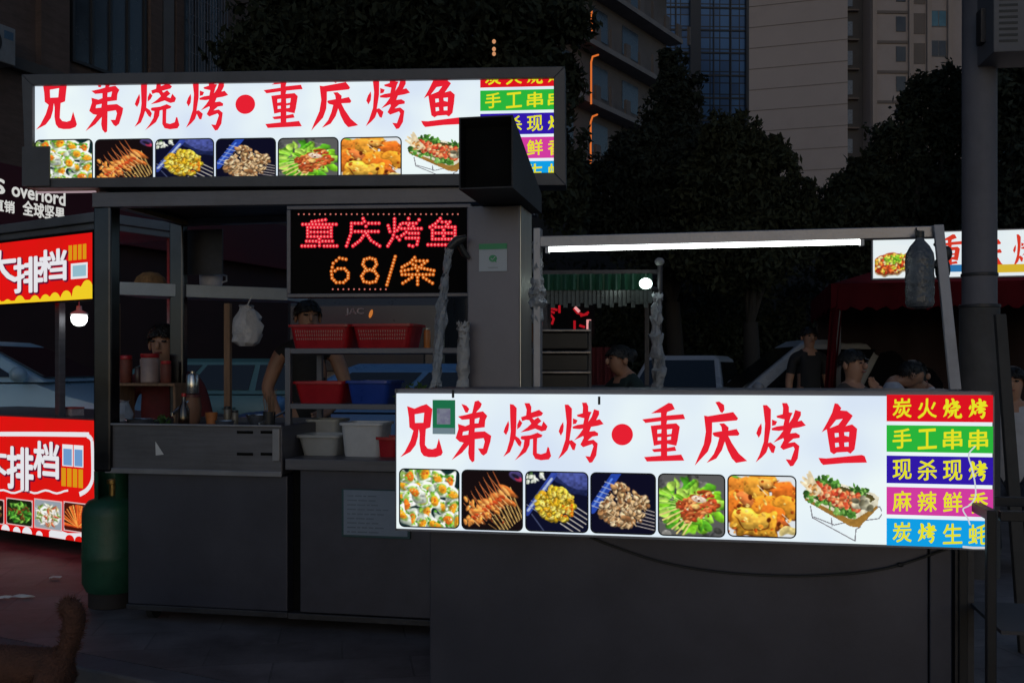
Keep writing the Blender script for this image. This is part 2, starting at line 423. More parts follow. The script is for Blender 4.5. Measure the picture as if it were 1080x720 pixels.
def canvas_mesh(c, w, h, corner=0.0):
    """the print as a sheet w x h in the x-z plane, upper left at the origin, facing -y; corners rounded, empty parts left out"""
    n = c.n; m = bpy.data.meshes.new('print')
    gx, gy = np.meshgrid(np.arange(n + 1) / n * w, np.arange(n + 1) / n * h)
    v = np.stack([gx.ravel(), np.zeros(gx.size), -gy.ravel()], 1)
    s = np.clip(c.img, 0, 255) / 255.0; ln = np.where(s <= .04045, s / 12.92, ((s + .055) / 1.055) ** 2.4)
    f, keep = [], []
    for j in range(n):
        for i in range(n):
            x, y = (i + .5) / n * w, (j + .5) / n * h
            dx = max(corner - min(x, w - x), 0); dy = max(corner - min(y, h - y), 0)
            if c.a[j, i] < .5 or math.hypot(dx, dy) > corner and corner > 0: continue
            a = j * (n + 1) + i; f.append((a, a + n + 1, a + n + 2, a + 1)); keep.append((j, i))
    m.from_pydata(v.tolist(), [], f)
    at = m.color_attributes.new('Col', 'FLOAT_COLOR', 'CORNER')
    cc = np.ones((len(keep) * 4, 4), np.float32)
    if keep:
        k = np.array(keep); cc[:, :3] = np.repeat(ln[k[:, 0], k[:, 1]], 4, 0)
    at.data.foreach_set('color', cc.ravel()); m.materials.append(print_mat()); m.update()
    return m

PICS = [pic_oysters(), pic_shrimp(), pic_tofu(), pic_meat(), pic_lettuce(), pic_wings()]

# ------------------------------------------------------------------ brush lettering, outlines traced in zoomed pixels
def Z(x0, y0, k, *loops): return [[(x0 + x / k, y0 + y / k) for x, y in l] for l in loops]
c1, c2, c3, c4 = (415, 410, 8.3077), (520, 415, 8.3077), (640, 415, 6.75), (790, 415, 8.0)
XIONG = [Z(*c1, [(120,150),(185,172),(240,148),(290,132),(342,175),(335,240),(325,335),(285,350),(280,420),(277,490),(300,520),(340,528),(375,515),(388,470),(398,432),(415,490),(433,555),(420,580),(370,597),(310,597),(265,585),(240,550),(228,480),(230,390),(222,350),(215,420),(195,490),(150,550),(60,597),(100,550),(150,450),(175,365),(140,335),(135,250)],
               [(187,222),(190,297),(262,295),(270,208)])]
DI = [Z(*c1, [(595,130),(640,145),(665,175),(650,208),(630,205),(612,165)]),
      Z(*c1, [(712,110),(745,100),(775,130),(765,160),(725,205),(785,195),(823,235),(805,275),(800,335),(714,345),(712,375),(800,370),(858,410),(850,460),(820,560),(790,583),(770,570),(740,520),(785,520),(800,460),(790,430),(714,440),(712,560),(710,630),(690,642),(665,610),(655,560),(660,490),(600,560),(510,622),(560,550),(615,470),(580,462),(545,430),(570,350),(565,305),(630,325),(666,310),(666,265),(600,270),(565,240),(640,225),(690,210)],
        [(714,262),(712,300),(745,300),(755,250)], [(610,375),(605,405),(655,400),(660,365)])]
SHAO = [Z(*c2, [(148,90),(180,95),(208,125),(205,280),(200,370),(230,390),(252,425),(240,465),(220,450),(190,400),(175,450),(150,510),(90,552),(120,500),(145,410),(155,330),(150,200)]),
        Z(*c2, [(135,235),(142,270),(135,320),(115,362),(92,335),(105,295)]), Z(*c2, [(232,225),(258,255),(240,290),(212,312),(212,270)]),
        Z(*c2, [(275,82),(320,82),(337,115),(335,165),(405,140),(440,170),(425,192),(345,212),(360,228),(395,205),(425,240),(390,270),(425,282),(442,240),(478,285),(465,320),(425,330),(370,305),(310,325),(240,338),(300,295),(335,262),(318,232),(290,228),(255,240),(245,205),(290,190),(295,140)]),
        Z(*c2, [(240,385),(250,370),(330,362),(390,340),(435,362),(425,380),(388,390),(385,450),(385,520),(420,530),(465,515),(478,465),(490,470),(510,545),(490,575),(420,582),(370,570),(348,530),(350,450),(350,395),(325,400),(320,450),(290,510),(190,585),(230,530),(265,470),(275,405),(250,400)])]
KAO = [Z(*c2, [(628,95),(660,95),(692,130),(690,280),(670,410),(690,405),(730,440),(715,495),(695,490),(672,440),(655,490),(620,530),(570,572),(600,510),(635,400),(645,250)]),
       Z(*c2, [(615,245),(620,285),(615,330),(595,368),(575,330),(590,285)]),
       Z(*c2, [(700,215),(742,232),(728,262),(700,268)]),
       Z(*c2, [(780,78),(820,78),(835,110),(835,155),(865,160),(850,190),(835,245),(865,200),(885,135),(930,150),(930,180),(905,230),(935,222),(970,265),(920,280),(860,290),(845,330),(890,325),(922,345),(920,368),(870,375),(830,410),(880,402),(918,435),(905,540),(870,600),(845,605),(808,545),(850,550),(880,460),(870,440),(790,468),(765,445),(795,385),(790,370),(710,408),(760,350),(790,305),(755,310),(700,305),(696,288),(740,272),(790,265),(800,215),(740,200),(735,185),(785,170),(788,120)])]
CHONG = [Z(*c3, [(315,140),(440,65),(465,70),(485,110),(430,130),(425,155),(545,145),(558,180),(430,190),(425,215),(495,210),(520,235),(505,330),(495,370),(430,357),(430,385),(485,375),(495,405),(430,412),(430,440),(530,432),(552,475),(285,482),(265,450),(385,440),(385,412),(335,415),(320,395),(385,388),(385,360),(335,370),(325,310),(312,228),(385,220),(385,195),(275,208),(252,182),(385,165),(385,135)],
               [(360,256),(360,284),(387,280),(389,253)], [(428,254),(430,290),(460,285),(465,250)], [(362,310),(362,333),(386,331),(387,309)], [(430,308),(430,329),(455,326),(458,304)])]
QING = [Z(*c3, [(772,60),(800,55),(835,80),(838,115),(822,138),(808,130),(790,90)]),
        Z(*c3, [(692,155),(720,160),(900,130),(935,175),(925,190),(750,205),(750,260),(745,340),(720,410),(625,512),(650,450),(690,360),(705,270)]),
        Z(*c3, [(800,212),(835,210),(868,240),(865,262),(925,250),(945,285),(935,298),(865,300),(890,350),(940,425),(1000,478),(920,492),(890,460),(860,400),(840,340),(820,400),(780,460),(710,492),(760,430),(785,370),(800,312),(765,302),(752,285),(757,275),(820,265),(815,235)])]
YU = [Z(*c4, [(722,80),(750,85),(778,120),(770,140),(825,145),(875,185),(860,210),(815,272),(870,258),(912,295),(905,370),(890,470),(855,505),(830,490),(740,495),(715,510),(685,490),(670,400),(655,300),(612,325),(660,240),(700,160)],
            [(680,290),(752,262),(790,212),(735,220)], [(722,332),(725,368),(758,362),(755,330)], [(802,325),(805,352),(842,362),(845,322)], [(725,415),(728,452),(760,445),(755,412)], [(803,412),(805,445),(840,445),(840,408)]),
      Z(*c4, [(585,540),(650,545),(950,515),(975,525),(995,580),(800,585),(625,600),(605,580)])]
def bbox(ch):
    q = [p for st in ch for l in st for p in l]
    return min(p[0] for p in q), min(p[1] for p in q), max(p[0] for p in q), max(p[1] for p in q)
def place(ch, b):
    a = bbox(ch); f = lambda p: (b[0] + (p[0]-a[0])/(a[2]-a[0])*(b[2]-b[0]), b[1] + (p[1]-a[1])/(a[3]-a[1])*(b[3]-b[1]))
    return [[[f(p) for p in l] for l in st] for st in ch]
DOT = [[[(656.3 + 11.3*math.cos(t*math.pi/16), 458 + 11.3*math.sin(t*math.pi/16)) for t in range(32)]]]
KAO2 = place(KAO, (796.9, 424.8, 850, 491.5))
TITLE = [XIONG, DI, SHAO, KAO, DOT, CHONG, QING, KAO2, YU]
# ------------------------------------------------------------------ materials in use
R = math.radians
steel = mat('brushed_steel', (.125, .122, .14), .42, .55, .18, 3.0, .03, 90, (1, 1, 14), dirt=.4)
steel_dark = mat('sooty_steel', (.05, .049, .056), .5, .5, .3, 5.0, .1, 50, dirt=.6)
steel_pale = mat('pale_steel', (.27, .268, .30), .35, .6, .15, 4.0, .05, 80, dirt=.4)
steel_grime = mat('grimy_steel_cabinet', (.082, .083, .112), .36, .6, .16, 1.1, .10, 1.6, None, dirt=.55)
alu = mat('aluminium_frame', (.15, .15, .175), .45, .5, .12, 3, dirt=.3)
dull_black = mat('matt_black', (.006, .006, .006), .95, 0, .4, 8, spec=.1)
rubber = mat('black_rubber', (.012, .012, .013), .8)
wood = mat('worn_wood', (.23, .13, .075), .7, 0, .35, 5, .3, 40, (8, 8, 1))
whitep = mat('white_plastic', (.55, .55, .56), .4, 0, .1, 6, dirt=.3)
milky = mat('milky_plastic', (.42, .43, .43), .35, 0, .12, 6, trans=.15, dirt=.2)
redp = mat('red_plastic', (.42, .012, .02), .35, 0, .2, 8, dirt=.3)
bluep = mat('blue_plastic', (.015, .05, .30), .3, 0, .2, 8)
greenp = mat('green_enamel', (.012, .075, .04), .5, 0, .3, 5, .15, 30, dirt=.6)
film = mat('crumpled_film', (.25, .26, .28), .14, 0, .25, 10, .9, 35)
paper = mat('paper', (.6, .6, .6), .8, 0, .08, 5)
black_pl = mat('black_plastic', (.02, .02, .022), .45)
cablem = mat('cable_black', (.01, .01, .01), .6)
white_glow = glow('sign_diffuser', (.70, .80, .95), .96, (.87, .97, .98), 2.3)
red_glow = glow('sign_red_letters', lin((238, 34, 52)), .92)
yellow_glow = glow('sign_yellow_letters', lin((240, 236, 40)), .9)
STRIP = [('menu_red', (226, 20, 34)), ('menu_green', (44, 186, 62)), ('menu_blue', (50, 26, 172)), ('menu_magenta', (216, 62, 164)), ('menu_cyan', (18, 164, 236))]
strip_glow = [glow(n, lin(c), .92) for n, c in STRIP]
border_m = mat('print_border', (.012, .02, .02), .6)
STRIP_TXT = ['炭火烧烤', '手工串串', '现杀现烤', '麻辣鲜香', '炭烤生蚝']

YAW = R(-11.4)
FA = Frame(P(417, 400, 3.6), YAW)                      # front grill stall
FB = Frame(P(112, 400, 5.1), YAW)                      # rear stall
_l = P(25, 100, 5.1); _r = P(596, 100, 4.88)
FU = Frame(_l, math.atan2(_r.y - _l.y, _r.x - _l.x))   # roof sign

# ------------------------------------------------------------------ the two lightbox signs share one artwork
def sign_art(root, F2, m, right_px, strip_txt_x):
    """m maps a photo pixel of the front sign to (a, z); layers step forward by 1.2 mm"""
    fn = lambda k: (lambda px, py: (lambda q: F2.at(q[0], -.0012 * k, q[1]))(m(px, py)))
    for ch in TITLE:
        t = MB()
        for st in ch: t.poly(st, fn(1))
        t.build('title_dot' if ch is DOT else 'title_character', red_glow, root)
    R6 = [(421.4,493.7,484.5,554.8),(487.2,495,551.4,557.5),(554.4,496.5,620.4,559.3),(623,497.8,691.5,561.4),(694.3,499,764.6,563.9),(767.5,500.3,839.6,564.9)]
    for i, (x0, y0, x1, y1) in enumerate(R6):
        a0, z0 = m(x0, y0); a1, _ = m(x1, y0); _, z1 = m(x0, y1)
        w, h = a1 - a0, z0 - z1; rad = w * .085
        o = bpy.data.objects.new('food_picture', canvas_mesh(PICS[i], w, h, rad)); COL.objects.link(o)
        o.parent = root; mw = Matrix.Translation(F2.at(a0, -.0012, z0)) @ Matrix.Rotation(F2.yaw, 4, 'Z')
        o.matrix_local = WM[root.name].inverted() @ mw; WM[o.name] = mw
        b = MB(); e = w * .016
        def rr(g, r):
            out = []
            for cx, cz, s in ((a1 - r + g, z0 - r + g, 0), (a0 + r - g, z0 - r + g, 1), (a0 + r - g, z1 + r - g, 2), (a1 - r + g, z1 + r - g, 3)):
                for j in range(6):
                    an = math.pi / 2 * (s + j / 5); out.append((cx + r * math.cos(an), cz + r * math.sin(an)))
            return out
        b.poly([rr(e * .4, rad + e * .4), list(reversed(rr(-e * .9, rad - e * .9)))], lambda x, z: F2.at(x, -.0026, z))
        b.build('border', border_m, o)
    a0, z0 = m(840, 492); a1, _ = m(930, 492); _, z1 = m(840, 576)
    o = bpy.data.objects.new('dish_picture', canvas_mesh(pic_dish(), a1 - a0, z0 - z1)); COL.objects.link(o)
    o.parent = root; mw = Matrix.Translation(F2.at(a0, -.0012, z0)) @ Matrix.Rotation(F2.yaw, 4, 'Z'); o.matrix_local = WM[root.name].inverted() @ mw; WM[o.name] = mw
    ys = [(416, 444), (448, 476), (480, 509), (513, 542), (546, 574.5)]
    aL = m(935, 440)[0]; aR = m(right_px, 440)[0]
    for k, (y0, y1) in enumerate(ys):
        z0 = m(935, y0)[1]; z1 = m(935, y1)[1]
        q = MB(); q.add([F2.at(aL, -.0012, z1), F2.at(aR, -.0012, z1), F2.at(aR, -.0012, z0), F2.at(aL, -.0012, z0)], [(0, 1, 2, 3)])
        so = q.build('menu_strip', strip_glow[k], root)
        tb = MB(); w = (aR - aL)
        for j, chx in enumerate(STRIP_TXT[k]):
            x0 = aL + w * (.06 + j * .238 * strip_txt_x); x1 = x0 + w * .175
            pad = (z0 - z1) * .14
            tr = {'烧': SHAO, '烤': KAO}.get(chx)
            f3 = lambda a, z: F2.at(a, -.0024, z)
            if tr:
                for st in place(tr, (x0, 0, x1, 1)):
                    for ox, oy in ((0, 0), (.02, 0), (-.02, 0), (0, .02), (0, -.02)):
                        tb.poly(st, lambda a, v, z0=z0, z1=z1, pad=pad: F2.at(a + ox * (x1 - x0), -.0024, z0 - pad - (v + oy) * (z0 - z1 - 2 * pad)))
            else: fit_text(tb, chx, f3, x0, z1 + pad, x1, z0 - pad, .017, shear=.06)
        tb.build('lettering', yellow_glow, so)

# front sign -----------------------------------------------------------
ZT, ZB = FA.hit(417, 413.5)[1], FA.hit(417, 558)[1]
AW = FA.hit(1048, 416)[0]
fs = thing('lightbox_sign', 'lit white signboard with red characters and food pictures on the front grill counter', 'sign', FA.at(AW/2, 0, ZB), YAW)
b = MB(); b.fbox(FA, .004, AW - .004, .0, .1, ZB + .004, ZT - .004); b.build('lit_panel', white_glow, fs)
b = MB()
b.fbox(FA, -.006, AW + .006, .012, .11, ZT - .004, ZT + .012); b.fbox(FA, -.0, AW + .0, .012, .11, ZB - .006, ZB + .004)
b.fbox(FA, -.004, .004, .012, .11, ZB - .006, ZT + .012); b.fbox(FA, AW - .004, AW + .006, .012, .11, ZB - .012, ZT + .012)
b.build('frame', alu, fs)
sign_art(fs, FA, lambda px, py: FA.hit(px, py), 1047.3, 1.0)
# a curled strip of loose white tape over the menu
def spline_(p, n=6):
    o = []
    for i in range(len(p) - 1):
        p0, p1, p2, p3 = p[max(i-1,0)], p[i], p[i+1], p[min(i+2,len(p)-1)]
        for k in range(n):
            t = k / n; o.append(.5*((2*p1)+(p2-p0)*t+(2*p0-5*p1+4*p2-p3)*t*t+(3*p1-p0-3*p2+p3)*t**3))
    return o + [p[-1]]
b = MB(); pts = [(1028,470),(1021,479),(1024,492),(1027.5,508),(1028,523),(1022,532),(1015,536.5),(1020,546),(1022.5,553)]
pts = [FA.at(FA.hit(*p)[0], -.008, FA.hit(*p)[1]) for p in pts]; b.tube(spline_(pts), .0022, 6)
b.tube([FA.at(FA.hit(*p)[0], -.006, FA.hit(*p)[1]) for p in [(1015,576),(1026,577),(1040,577)]], .004, 6)
b.build('torn_film_edge', glow('torn_film_glow', (.75, .8, .85), .8), fs)
b = MB(); 
for (x, y) in [(478, 414), (632, 421)]:
    a, z = FA.hit(x, y); b.fbox(FA, a - .004, a + .004, -.004, .0, z - .018, z + .01)
b.build('hook', cablem, fs)

# payment card ----------------------------------------------------------
a0, z1 = FA.hit(457, 421.5); a1, z0 = FA.hit(480.5, 457.5)
pc = thing('payment_card', 'small green payment card taped over the first red character of the front sign', 'card', FA.at((a0+a1)/2, 0, z0), YAW)
cg = glow('card_green_lit', lin((30, 112, 74)), .9); cgd = mat('card_green', (.03, .3, .12), .4, 0, .1, 5)  # card glows itself, in place of sign light coming through it
b = MB(); b.fbox(FA, a0, a1, -.010, -.004, z0, z1); b.build('card_board', cg, pc, bevel=.001)
gq = glow('card_grey_lit', lin((112, 132, 142)), .9); gq2 = glow('card_window_lit', lin((104, 104, 128)), .9, lin((120, 124, 140)), 60); gqd = mat('card_grey', (.30, .33, .36), .6, 0, .1, 60)
b = MB(); b.fbox(FA, a0 + .001, a1 - .001, -.0115, -.0105, z0 + .001, z0 + .022); b.build('footer_strip', gq, pc)
b = MB(); w = (a1 - a0); b.fbox(FA, a0 + w*.2, a1 - w*.2, -.0115, -.0105, z0 + .035, z1 - .03); b.build('blank_window', gq2, pc)

# front stall --------------------------------------------------------------
st = thing('grill_stall', 'grey steel grill counter carrying the lower lit sign, with a lamp frame above it', 'stall', FA.at(AW/2, .4, 0), YAW)
aL = FA.hit(453, 600, .115)[0]; aR = FA.hit(1004, 600, .115)[0]
b = MB(); b.fbox(FA, aL, aR - .075, .115, .72, .05, ZT - .02)
b.fbox(FA, aR - .070, aR, .117, .72, .05, ZT - .02); b.build('cabinet', steel_grime, st, bevel=.004)
b = MB(); b.fbox(FA, .0, AW, .112, .76, ZT - .018, ZT + .006); b.build('counter_top', steel, st, bevel=.003)
for a in (aL + .05, aR + .02):
    for bb in (.16, .66):
        b = MB(); b.fbox(FA, a, a + .06, bb, bb + .06, 0.0, ZT - .02 if a > aR else .05); b.build('leg', steel_dark, st)
# gantry
def crumple(b, pts, rs, seed, n=16, sub=9, amp=.26):
    """film wrapped round a pole: a tube whose skin is pinched and creased at random"""
    r = np.random.default_rng(seed); path = spline([Vector(p) for p in pts], sub); m = len(path); k = len(b.v)
    rr = np.interp(np.arange(m), np.linspace(0, m-1, len(rs)), rs); g = r.normal(size=n)
    for i, p in enumerate(path):
        g = .55*g + .85*r.normal(size=n); tw = 1 + .12*math.sin(i*1.3) + .1*r.normal()
        for j in range(n):
            t = 2*math.pi*j/n + i*.15; q = rr[i]*tw*max(.45, 1 + amp*g[j]*.6)
            b.v.append(p + Vector((math.cos(t)*q, math.sin(t)*q, .3*rr[i]*r.normal())))
    for i in range(m-1):
        for j in range(n):
            a_ = k+i*n+j; c_ = k+i*n+(j+1) % n; b.f.append((a_, c_, c_+n, a_+n)); b.m.append(0)
def spline(pts, n=6):
    out = []
    for i in range(len(pts) - 1):
        p0, p1, p2, p3 = pts[max(i-1,0)], pts[i], pts[i+1], pts[min(i+2,len(pts)-1)]
        for k in range(n):
            t = k / n; out.append(.5*((2*p1)+(p2-p0)*t+(2*p0-5*p1+4*p2-p3)*t*t+(3*p1-p0-3*p2+p3)*t**3))
    return out + [pts[-1]]
gb = .66
aG0, zG0 = FA.hit(566, 250, gb); aG1, zG1 = FA.hit(990, 237, gb)
zg = (zG0 + zG1) / 2
b = MB(); b.fbox(FA, aG0 - .01, aG1 + .01, gb, gb + .05, zg - .045, zg); b.build('lamp_beam', steel_pale, st, bevel=.003)
b = MB(); b.fbox(FA, aG0 - .014, aG0 + .016, gb - .004, gb + .054, ZT + .006, zg + .035); b.build('gantry_post', steel_pale, st, bevel=.003)
p0 = FA.at(FA.hit(990, 240, gb - .02)[0], gb - .03, zg + .0); a_, z_ = FA.hit(1004, 412, gb - .02); p1 = FA.at(a_, gb - .1, ZT + .006)
b = MB(); d = FA.u * .024; e = FA.b * .025
b.hexa([p1 - d, p1 + d * .7, p1 + d * .7 + e, p1 - d + e, p0 - d * .8, p0 + d * .7, p0 + d * .7 + e, p0 - d * .8 + e]); b.build('gantry_post', mat('white_board', (.42, .40, .42), .6, 0, .15, 5, dirt=.5), st, bevel=.003)
# film wrapped round the left post
b = MB(); crumple(b, [FA.at(aG0, gb + .02, z) for z in (zg - .02, zg - .08, zg - .16, zg - .25, zg - .36)], [.024, .02, .022, .034, .02], 1, amp=.14); b.build('film_wrap', film, st, smooth=True)

# tube lamp
a0, z0 = FA.hit(575, 262, gb - .005); a1, z1 = FA.hit(911, 252, gb - .005); zl = zg - .055
tl = thing('tube_lamp', 'long bright white tube lamp under the steel beam of the grill counter', 'lamp', FA.at((a0+a1)/2, gb, zl - .02), YAW)
b = MB(); b.tube([FA.at(a0 + .012, gb + .012, zl), FA.at(a1 - .012, gb + .012, zl)], .0095, 14); b.build('tube', glow('lamp_white', (.93, 1, .93), 9.0), tl, smooth=True)
b = MB()
for a in (a0, a1 - .012): b.fbox(FA, a, a + .014, gb - .003, gb + .028, zl - .016, zl + .009)
b.build('end_cap', whitep, tl)

# sagging cable below the sign
b = MB(); pts = []
for (x, y) in [(622,566),(650,577),(700,593),(760,603),(830,607),(890,605),(930,600),(960,592),(1000,578)]:
    a, z = FA.hit(x, y, .1); pts.append(FA.at(a, .1, z))
def spline(pts, n=6):
    out = []
    for i in range(len(pts) - 1):
        p0, p1, p2, p3 = pts[max(i-1,0)], pts[i], pts[i+1], pts[min(i+2,len(pts)-1)]
        for k in range(n):
            t = k / n; out.append(.5*((2*p1)+(p2-p0)*t+(2*p0-5*p1+4*p2-p3)*t*t+(3*p1-p0-3*p2+p3)*t**3))
    return out + [pts[-1]]
b.tube(spline(pts), .0042, 7); kp = spline(pts)[40]; b.ball(kp, .012, .008, .008, 8, 6)
tag(recenter(b.build('power_cable', cablem, None, smooth=True)), 'black power cable sagging across the grey counter under the lower sign', 'cable')

# hanging bottle -------------------------------------------------------------
a, z = FA.hit(970, 325, gb - .05); bo = FA.at(a, gb - .05, z); sc = .0036
hb = thing('hanging_bottle', 'big dusty plastic bottle hung upright from the end of the lamp beam', 'bottle', bo)
b = MB(); prof = [(8,0),(13,1.5),(15,6),(14.2,10),(15,20),(14.4,24),(15.2,32),(14.4,36),(15,50),(14,58),(10,66),(5,72),(3.6,75),(3.6,80)]
b.lathe(bo, [(r*sc, q*sc) for r, q in prof], 24); b.build('bottle_body', mat('cloudy_bottle', (.15, .16, .18), .15, 0, .35, 14, .5, 40, trans=.45), hb, smooth=True)
b = MB(); b.lathe(bo, [(4.6*sc, 75.5*sc), (4.6*sc, 82*sc)], 16); b.build('cap', black_pl, hb, smooth=True)
b = MB(); b.lathe(bo, [(13.2*sc, 2.2*sc), (13.6*sc, 27*sc)], 20); b.build('liquid', mat('brown_liquid', (.05, .03, .02), .2), hb, smooth=True)
b = MB(); b.tube([bo + Vector((0, 0, 82*sc)), bo + Vector((0, .03, zg - bo.z - .02)), FA.at(a, gb + .02, zg + .004)], .003, 6)
b.tube([bo + Vector((.055, 0, 44*sc)), bo + Vector((.09, .01, 56*sc)), bo + Vector((.1, .03, 62*sc)), bo + Vector((.07, .02, 70*sc))], .012, 7); b.build('string', cablem, hb)
b = MB(); b.ball(FA.at(FA.hit(993, 285, gb)[0], gb - .02, FA.hit(993, 285, gb)[1]), .03, .025, .05, 10, 8)
b.ball(FA.at(FA.hit(997, 268, gb)[0], gb - .02, FA.hit(997, 268, gb)[1]), .022, .02, .03, 10, 8); b.build('tape_knot', black_pl, hb, smooth=True)

# exhaust duct ---------------------------------------------------------------
FD = Frame(P(493, 300, 4.35), YAW)
wD = FD.hit(548, 300)[0]
du = thing('exhaust_duct', 'tall square steel exhaust duct with a black open hood in front of the roof sign', 'duct', FD.at(wD/2, .138, 0), YAW)
b = MB(); b.fbox(FD, 0, wD, 0, .276, 0, 2.0); b.build('duct_column', mat('duct_steel', (.15, .145, .175), .4, .5, .12, 1.2, .02, 60, dirt=.25), du, bevel=.004)
b = MB(); b.fbox(FD, wD + .001, wD + .004, .006, .27, .0, 2.0); b.build('lit_side_sheet', mat('lamp_lit_steel', (.62, .60, .55), .34, 1.0, .2, 2, .05, 40, (1, 1, .2)), du)  # brighter steel added on this face for the tube lamp's light
hbq = -.40
h0, zt = FD.hit(484, 124, hbq); h1, _ = FD.hit(541, 123, hbq); zb = FD.hit(500, 201, hbq)[1]
b = MB(); T = .006
def wall(p): b.hexa(p)
bk = .27
def hx(a0, a1, z0f, z1f, z0b, z1b, b0=hbq, b1=bk):
    b.hexa([FD.at(a0,b0,z0f), FD.at(a1,b0,z0f), FD.at(a1,b1,z0b), FD.at(a0,b1,z0b), FD.at(a0,b0,z1f), FD.at(a1,b0,z1f), FD.at(a1,b1,z1b), FD.at(a0,b1,z1b)])
zb2 = 2.003; ztb = zt - .20
hx(h0, h0 + T, zb2, zt, zb2, ztb); hx(h1 - T, h1, zb2, zt, zb2, ztb)
hx(h0 + T, h1 - T, zt - T, zt, ztb - T, ztb); hx(h0 + T, h1 - T, zb2, zb2 + T, zb2, zb2 + T)
hx(h0 + T, h1 - T, zb2 + T, ztb - T, zb2 + T, ztb - T, bk - T, bk)
b.build('hood', mat('hood_steel', (.035, .034, .038), .6, .4, .3, 3, dirt=.6), du)
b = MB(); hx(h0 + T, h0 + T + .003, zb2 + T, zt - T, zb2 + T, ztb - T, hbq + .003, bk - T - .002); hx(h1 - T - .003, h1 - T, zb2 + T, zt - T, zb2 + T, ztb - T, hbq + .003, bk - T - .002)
hx(h0 + T + .004, h1 - T - .004, zb2 + T, zt - T - .002, zb2 + T, zt - T - .05, -.33, -.325); b.build('shade_lining', dull_black, du)  # black lining and plate put the hood's inner darkness into colour
# pay sign on the duct
a0, z1 = FD.hit(505.5, 257.5); a1, z0 = FD.hit(535, 286)
ps = thing('pay_sign', 'small white and green pay sign stuck on the steel duct', 'sign', FD.at((a0+a1)/2, 0, z0), YAW)
b = MB(); b.fbox(FD, a0, a1, -.005, -.0015, z0, z1); b.build('sign_plate', mat('pay_plate', (.42, .46, .52), .4, 0, .05, 4), ps)
b = MB(); b.fbox(FD, a0, a1, -.0065, -.0055, z1 - .024, z1); b.build('header_band', cgd, ps)
b = MB(); ca, cz = (a0+a1)/2, (z0+z1)/2 - .004
b.poly([[(ca + .018*math.cos(t*math.pi/12), cz + .015*math.sin(t*math.pi/12)) for t in range(24)]], lambda x, z: FD.at(x, -.0062, z)); 
b.poly([[(ca + .004, cz - .010), (ca + .016, cz - .019), (ca + .014, cz - .006)]], lambda x, z: FD.at(x, -.0066, z)); b.build('emblem', cgd, ps)
b = MB()
b.tube([FD.at(ca - .009, -.0072, cz + .001), FD.at(ca - .003, -.0072, cz - .006), FD.at(ca + .01, -.0072, cz + .007)], .0018, 6); b.build('tick', mat('pay_tick', (.6,.63,.68), .5, 0, .03), ps)
b = MB(); b.fbox(FD, ca - .022, ca + .022, -.0062, -.0055, z0 + .014, z0 + .019); b.build('caption_bar', gqd, ps)

# ------------------------------------------------------------------ roof sign
s_px = (FU.hit(444.1, 130)[0] - FU.hit(258.8, 130)[0]) / (FA.hit(863.1, 480)[0] - FA.hit(656.3, 458)[0])
aU0, zU0 = FU.hit(258.8, 110.2); aF0, zF0 = FA.hit(656.3, 458)
roll = -(-.0)            # the box hangs level
DZT = FA.hit(656.3, 497.5)[1] - zF0      # top edge of the food pictures; they are printed flatter on the roof sign
def mU(px, py):
    a, z = FA.hit(px, py); da = (a - aF0) * s_px
    if px >= 934: return aU0 + da, FU.hit(500, 96 + (py - 448) * .766)[1]
    dz = z - zF0; k = dz * .957 if dz >= DZT else DZT * .957 + (dz - DZT) * .77
    return aU0 + da, zU0 + k * s_px - da * .0125
aW = FU.hit(596, 100)[0]
def uz(px, py): return FU.hit(px, py)[1]
rs = thing('roof_sign', 'long lit white signboard in a dark frame on the roof of the rear stall', 'sign', FU.at(aW/2, 0, uz(300, 197)), FU.yaw)
LIP = -.03
def ulip(px, py): return FU.hit(px, py, LIP)
A = [ulip(22.5, 78.5), ulip(596, 70), ulip(597, 195.5), ulip(27, 198)]      # outer corners
B = [ulip(34, 90), ulip(584, 82), ulip(584, 182), ulip(34, 188)]              # window
b = MB(); q = lambda p, bb: FU.at(p[0], bb, p[1])
for i in range(4):
    j = (i + 1) % 4
    b.hexa([q(A[i], LIP), q(A[j], LIP), q(A[j], .12), q(A[i], .12), q(B[i], LIP), q(B[j], LIP), q(B[j], .0 - .006), q(B[i], .0 - .006)])
b.build('frame', mat('dark_sign_frame', (.085, .085, .095), .5, .4, .15, 4, dirt=.4), rs, bevel=.003)
b = MB(); b.hexa([q((B[3][0] - .04, B[3][1] - .04), 0), q((B[2][0] + .04, B[2][1] - .03), 0), q((B[2][0] + .04, B[2][1] - .03), .1), q((B[3][0] - .04, B[3][1] - .04), .1),
              q((B[0][0] - .04, B[0][1] + .03), 0), q((B[1][0] + .04, B[1][1] + .03), 0), q((B[1][0] + .04, B[1][1] + .03), .1), q((B[0][0] - .04, B[0][1] + .03), .1)]); b.build('lit_panel', white_glow, rs)
sign_art(rs, FU, mU, 1044, 1.0)
import bmesh
def clip(o):
    bm = bmesh.new(); bm.from_mesh(o.data); inv = WM[o.name].inverted(); rot = inv.to_3x3()
    for i in range(4):
        p, p2 = q(B[i], 0), q(B[(i+1) % 4], 0); d = (p2 - p).normalized(); n_ = d.cross(FU.b).normalized()
        if n_.dot(FU.at(*[(B[0][0]+B[2][0])/2, 0, (B[0][1]+B[2][1])/2]) - p) > 0: n_ = -n_
        bmesh.ops.bisect_plane(bm, geom=bm.verts[:] + bm.edges[:] + bm.faces[:], plane_co=inv @ (p + n_ * .012), plane_no=rot @ n_, clear_outer=True)
    bm.to_mesh(o.data); bm.free()
    for c in kids(o): clip(c)
for o in kids(rs):
    if o.name.split('.')[0] in ('title_character', 'title_dot', 'food_picture', 'dish_picture', 'menu_strip'): clip(o)
n0 = FU.hit(34, 155, LIP - .004); n1 = FU.hit(53, 190, LIP - .004)
